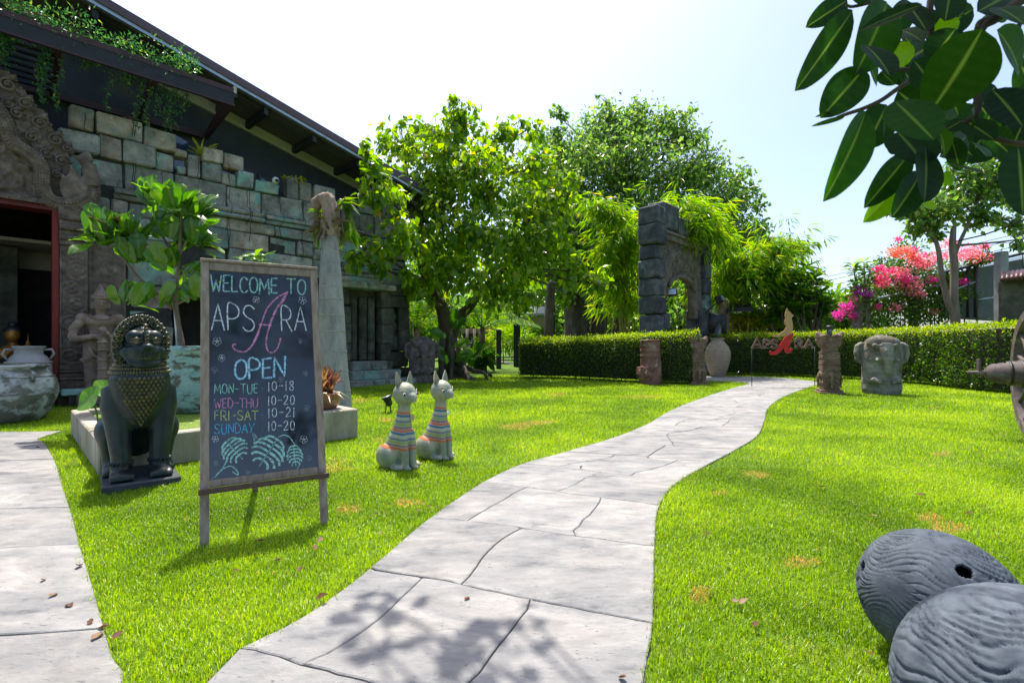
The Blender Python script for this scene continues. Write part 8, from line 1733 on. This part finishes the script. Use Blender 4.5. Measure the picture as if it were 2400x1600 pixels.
LV = [((555, 70), (205, 585), 190, .86, 0), ((632, 450), (368, 752), 205, .84, 0), ((640, 735), (450, 1282), 205, .80, 0), ((780, 690), (650, 965), 190, .86, 0), ((930, 1005), (665, 1340), 150, .84, 0), ((1405, 190), (1100, 748), 430, .66, 0), ((830, 665), (1095, 905), 265, .70, 0), ((1030, 960), (1062, 1312), 225, .78, 0), ((640, 300), (832, 462), 225, .74, 0), ((850, 275), (890, 440), 150, .84, 1),
      ((1010, 30), (598, 186), 85, .72, 0), ((780, 20), (640, 440), 260, .86, 0), ((900, 10), (1050, 190), 190, .82, 0), ((1190, -60), (1180, 115), 170, .8, 0), ((1080, 570), (975, 390), 190, .76, 0), ((1230, 190), (1060, 420), 190, .78, 0), ((1470, 590), (1700, 820), 270, .74, 0), ((1500, 200), (1720, 460), 220, .72, 0), ((1640, 965), (1690, 1410), 290, .62, 0), ((1000, 1140), (850, 1410), 170, .8, 0),
      ((860, 1210), (668, 1440), 130, .84, 1), ((950, 1280), (1090, 1370), 120, .84, 1), ((850, 870), (1050, 1065), 270, .82, 0), ((1120, 850), (1205, 1040), 95, .74, 0), ((1290, 790), (1490, 910), 160, .8, 0), ((1330, 930), (1455, 1010), 120, .78, 0), ((1190, 1090), (1410, 1110), 150, .84, 0), ((1130, 1180), (1225, 1165), 80, .86, 1), ((520, 5), (275, 160), 130, .9, 0), ((650, 410), (745, 550), 150, .88, 0), ((740, 470), (835, 555), 130, .88, 0),
      ((850, 600), (1060, 770), 210, .86, 0), ((870, 200), (1020, 240), 140, .88, 0), ((1090, 210), (1260, 140), 120, .84, 1), ((1500, 50), (1700, 130), 170, .78, 0), ((1380, 145), (1510, 105), 60, .78, 0), ((1200, 900), (1265, 1120), 110, .86, 0), ((1170, 850), (1280, 790), 70, .72, 0), ((1330, 720), (1360, 830), 70, .74, 0), ((500, 770), (296, 825), 26, .82, 0), ((420, 745), (325, 758), 22, .84, 0), ((1250, 110), (1305, 75), 28, .8, 0), ((760, 760), (765, 910), 60, .8, 0), ((780, 980), (860, 965), 70, .82, 0),
      ((1100, 500), (1300, 760), 220, .88, 0), ((1400, 700), (1500, 560), 200, .88, 0), ((900, 480), (1010, 640), 190, .9, 0), ((700, -20), (560, -200), 200, .86, 0), ((1600, -40), (1400, 60), 200, .84, 0), ((900, 400), (1080, 300), 200, .92, 0), ((1300, 900), (1180, 1010), 130, .9, 0), ((1050, 60), (1150, 300), 200, .94, 0)]
_r9 = random.Random(5)
for k in range(34):
    x, y = _r9.uniform(780, 1700), _r9.uniform(-60, 900)
    if x < 1000 and y > 700: continue
    a_ = _r9.uniform(-2.6, -.4); L9 = _r9.uniform(200, 330); LV.append(((x, y), (x+L9*math.cos(a_), y-L9*math.sin(a_)), _r9.uniform(130, 210), _r9.uniform(.95, 1.15), 0))
def bp_(x, y, Y): return pt(1800+x/2.8, y/2.8, Y)
for i, (a, e, w_, Y, k) in enumerate(LV):
    p0_, p1_ = bp_(*a, Y), bp_(*e, Y+random.uniform(-.06, .06)); L_ = (p1_-p0_).length; me_ = bigl[i % 3]; D_ = (p1_-p0_).normalized(); nn_ = V(random.uniform(-.25, .25), -1, random.uniform(-.3, .3)); X_ = D_.cross(nn_).normalized(); Z_ = X_.cross(D_)
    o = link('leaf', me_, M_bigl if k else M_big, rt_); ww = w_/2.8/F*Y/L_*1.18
    o.matrix_local = Matrix.Translation(p0_-rt_.location) @ Matrix((X_, D_, Z_)).transposed().to_4x4() @ Matrix.Diagonal(V(L_*ww, L_, L_, 1))
tw_pts = [([(1800, -100), (1500, 120), (1400, 190), (1330, 420), (1380, 700), (1300, 800)], .78, .007), ([(1100, -200), (1060, 60), (1065, 220), (1030, 420), (960, 510), (840, 590), (740, 660), (620, 715), (500, 755), (420, 790)], .82, .0045), ([(780, -60), (720, 0), (560, 45), (510, 30)], .86, .0032), ([(1065, 220), (1100, 480), (1120, 780), (1110, 900), (1040, 960)], .82, .0045), ([(1700, 950), (1560, 930), (1400, 870), (1300, 800), (1130, 860)], .80, .004), ([(830, 460), (960, 450), (1030, 420)], .78, .003), ([(1370, 190), (1390, 140), (1500, 105)], .78, .003), ([(1640, 190), (1650, 130), (1560, 120)], .78, .003)]
for P_, Y, r_ in tw_pts:
    b = MB(); pp = smoothpts([bp_(x, y, Y) for x, y in P_], 5); b.tube(pp, [r_*(1.2-.6*k/len(pp)) for k in range(len(pp))], 7); b.build('twig', M_twigb, rt_)
b = MB(); p_ = [V(2.2, 0, 3.3), V(1.9, .5, 2.9), V(1.5, .75, 2.3), bp_(1800, -100, .78)]; b.tube(smoothpts(p_, 5), [.03-.0012*k for k in range(16)], 8); b.build('branch', M_trunk, rt_)
b = MB(); p_ = [V(1.5, .75, 2.3), V(1.1, .8, 2.1), bp_(1100, -200, .82)]; b.tube(smoothpts(p_, 4), [.018-.0012*k for k in range(9)], 8); b.build('branch', M_trunk, rt_)
# crown above and behind the camera: it throws the dappled shade on the near path and shows in the blackboard's gloss
_gsh = [(-.36, 2.08, .13), (-.24, 2.10, .08), (-.18, 1.80, .15), (-.05, 1.88, .10), (.12, 1.74, .17), (.28, 1.72, .16), (.36, 1.92, .09), (.40, 2.02, .06), (-.05, 1.62, .2), (.2, 1.6, .22), (-.10, 2.0, .07), (1.25, 1.05, .2), (1.5, 1.2, .14), (1.05, 1.3, .12)]
cr_b = [(V(x-.2*z, y+.4*z, z), r) for (x, y, r), z in zip(_gsh, [4.6, 4.7, 4.5, 4.65, 4.6, 4.5, 4.8, 4.7, 4.6, 4.5, 4.7, 4.9, 4.9, 4.9])]
cr_b += [(V(.7, 1.72, 4.0), .5), (V(.35, 1.75, 4.2), .4), (V(1.0, 1.5, 3.8), .5), (V(2.6, .4, 4.4), .8), (V(2.2, -.6, 4.6), 1.2), (V(.9, -1.2, 4.8), 1.1), (V(1.6, -2.2, 4.6), 1.3), (V(.1, -2.6, 4.4), 1.0), (V(-.6, -3.6, 4.2), 1.1)]  # first three clumps are unseen additions that keep sun off the hanging branch
b = MB(); P, D, Nn, S = [], [], [], []
for c, r in cr_b:
    limb(b, V(2.2, 0, 3.3), c, .05 if r > .3 else .012, .008)
    for _ in range(int((95 if r > .6 else 260 if r > .3 else 40)*r*r)+(2 if r < .12 else 4)): d = Vector(rdir(1)[0]); P.append(c+d*r*random.random()**.4); D.append(Vector(rdir(1)[0])+V(0, 0, -.5)); Nn.append(V(0, 0, 1)+Vector(rdir(1)[0])*.6); S.append(random.uniform(.12, .2))
b.build('upper_branches', M_trunk, rt_); P, D, Nn = (np.array([tuple(v) for v in q_]) for q_ in (P, D, Nn)); leaf_obj('upper_and_shading_foliage', P, D, Nn, np.array(S), T_OVATE, M_big, rt_)
# ------------------------------------------------------------------ fallen leaves
dl = leaf_mesh('dry_leaf', 1, .6, 2, 5, .35, -.3, .06, lambda t: math.sin(PI*min(1, t)**.8)**.8)
fl_px = [(1660, 1250), (1735, 1410), (1768, 1470), (2150, 1160), (2055, 1210), (1918, 1141), (2270, 1205), (2037, 1530), (1733, 1417), (1660, 1378), (980, 1140), (1005, 1185), (985, 1198), (900, 1248), (640, 1170), (665, 1198), (600, 1268), (740, 1290), (780, 1165), (745, 1272), (885, 1205), (1020, 1190), (1295, 1058), (1100, 1393), (740, 1405), (1515, 1068), (640, 1315), (1210, 970), (1180, 955), (190, 1320), (230, 1465), (210, 1458), (105, 1352), (158, 1410), (135, 1385), (155, 1083), (95, 1045), (240, 1475), (265, 1500), (1450, 1580), (2120, 1500), (1360, 1095), (925, 1018), (600, 1300), (560, 1340), (960, 970), (1310, 985), (1010, 905), (1750, 1105), (700, 1340)]
for x, y in fl_px:
    g_ = gp(x, y, .03); P_ = V(g_.x, g_.y, 0); onp = inpoly(np.array([P_.x]), np.array([P_.y]), path_poly)[0] or inpoly(np.array([P_.x]), np.array([P_.y]), court_poly)[0]
    b_ = link('fallen_leaf', dl, M_dry); a = random.uniform(0, 2*PI); L_ = random.uniform(.028, .055); b_.matrix_world = Matrix.Translation(V(P_.x, P_.y, .0215 if onp else .034)) @ Matrix.Rotation(a, 4, 'Z') @ Matrix.Rotation(random.uniform(-.3, .3), 4, 'X') @ Matrix.Rotation(random.uniform(-.3, .3), 4, 'Y') @ Matrix.Scale(L_, 4)
    tag(b_, 'small curled dry leaf lying on paving' if onp else 'small curled brown leaf lying on the lawn', 'fallen leaf', 'dry leaves fallen on the paving' if onp else 'dry leaves fallen on the lawn')
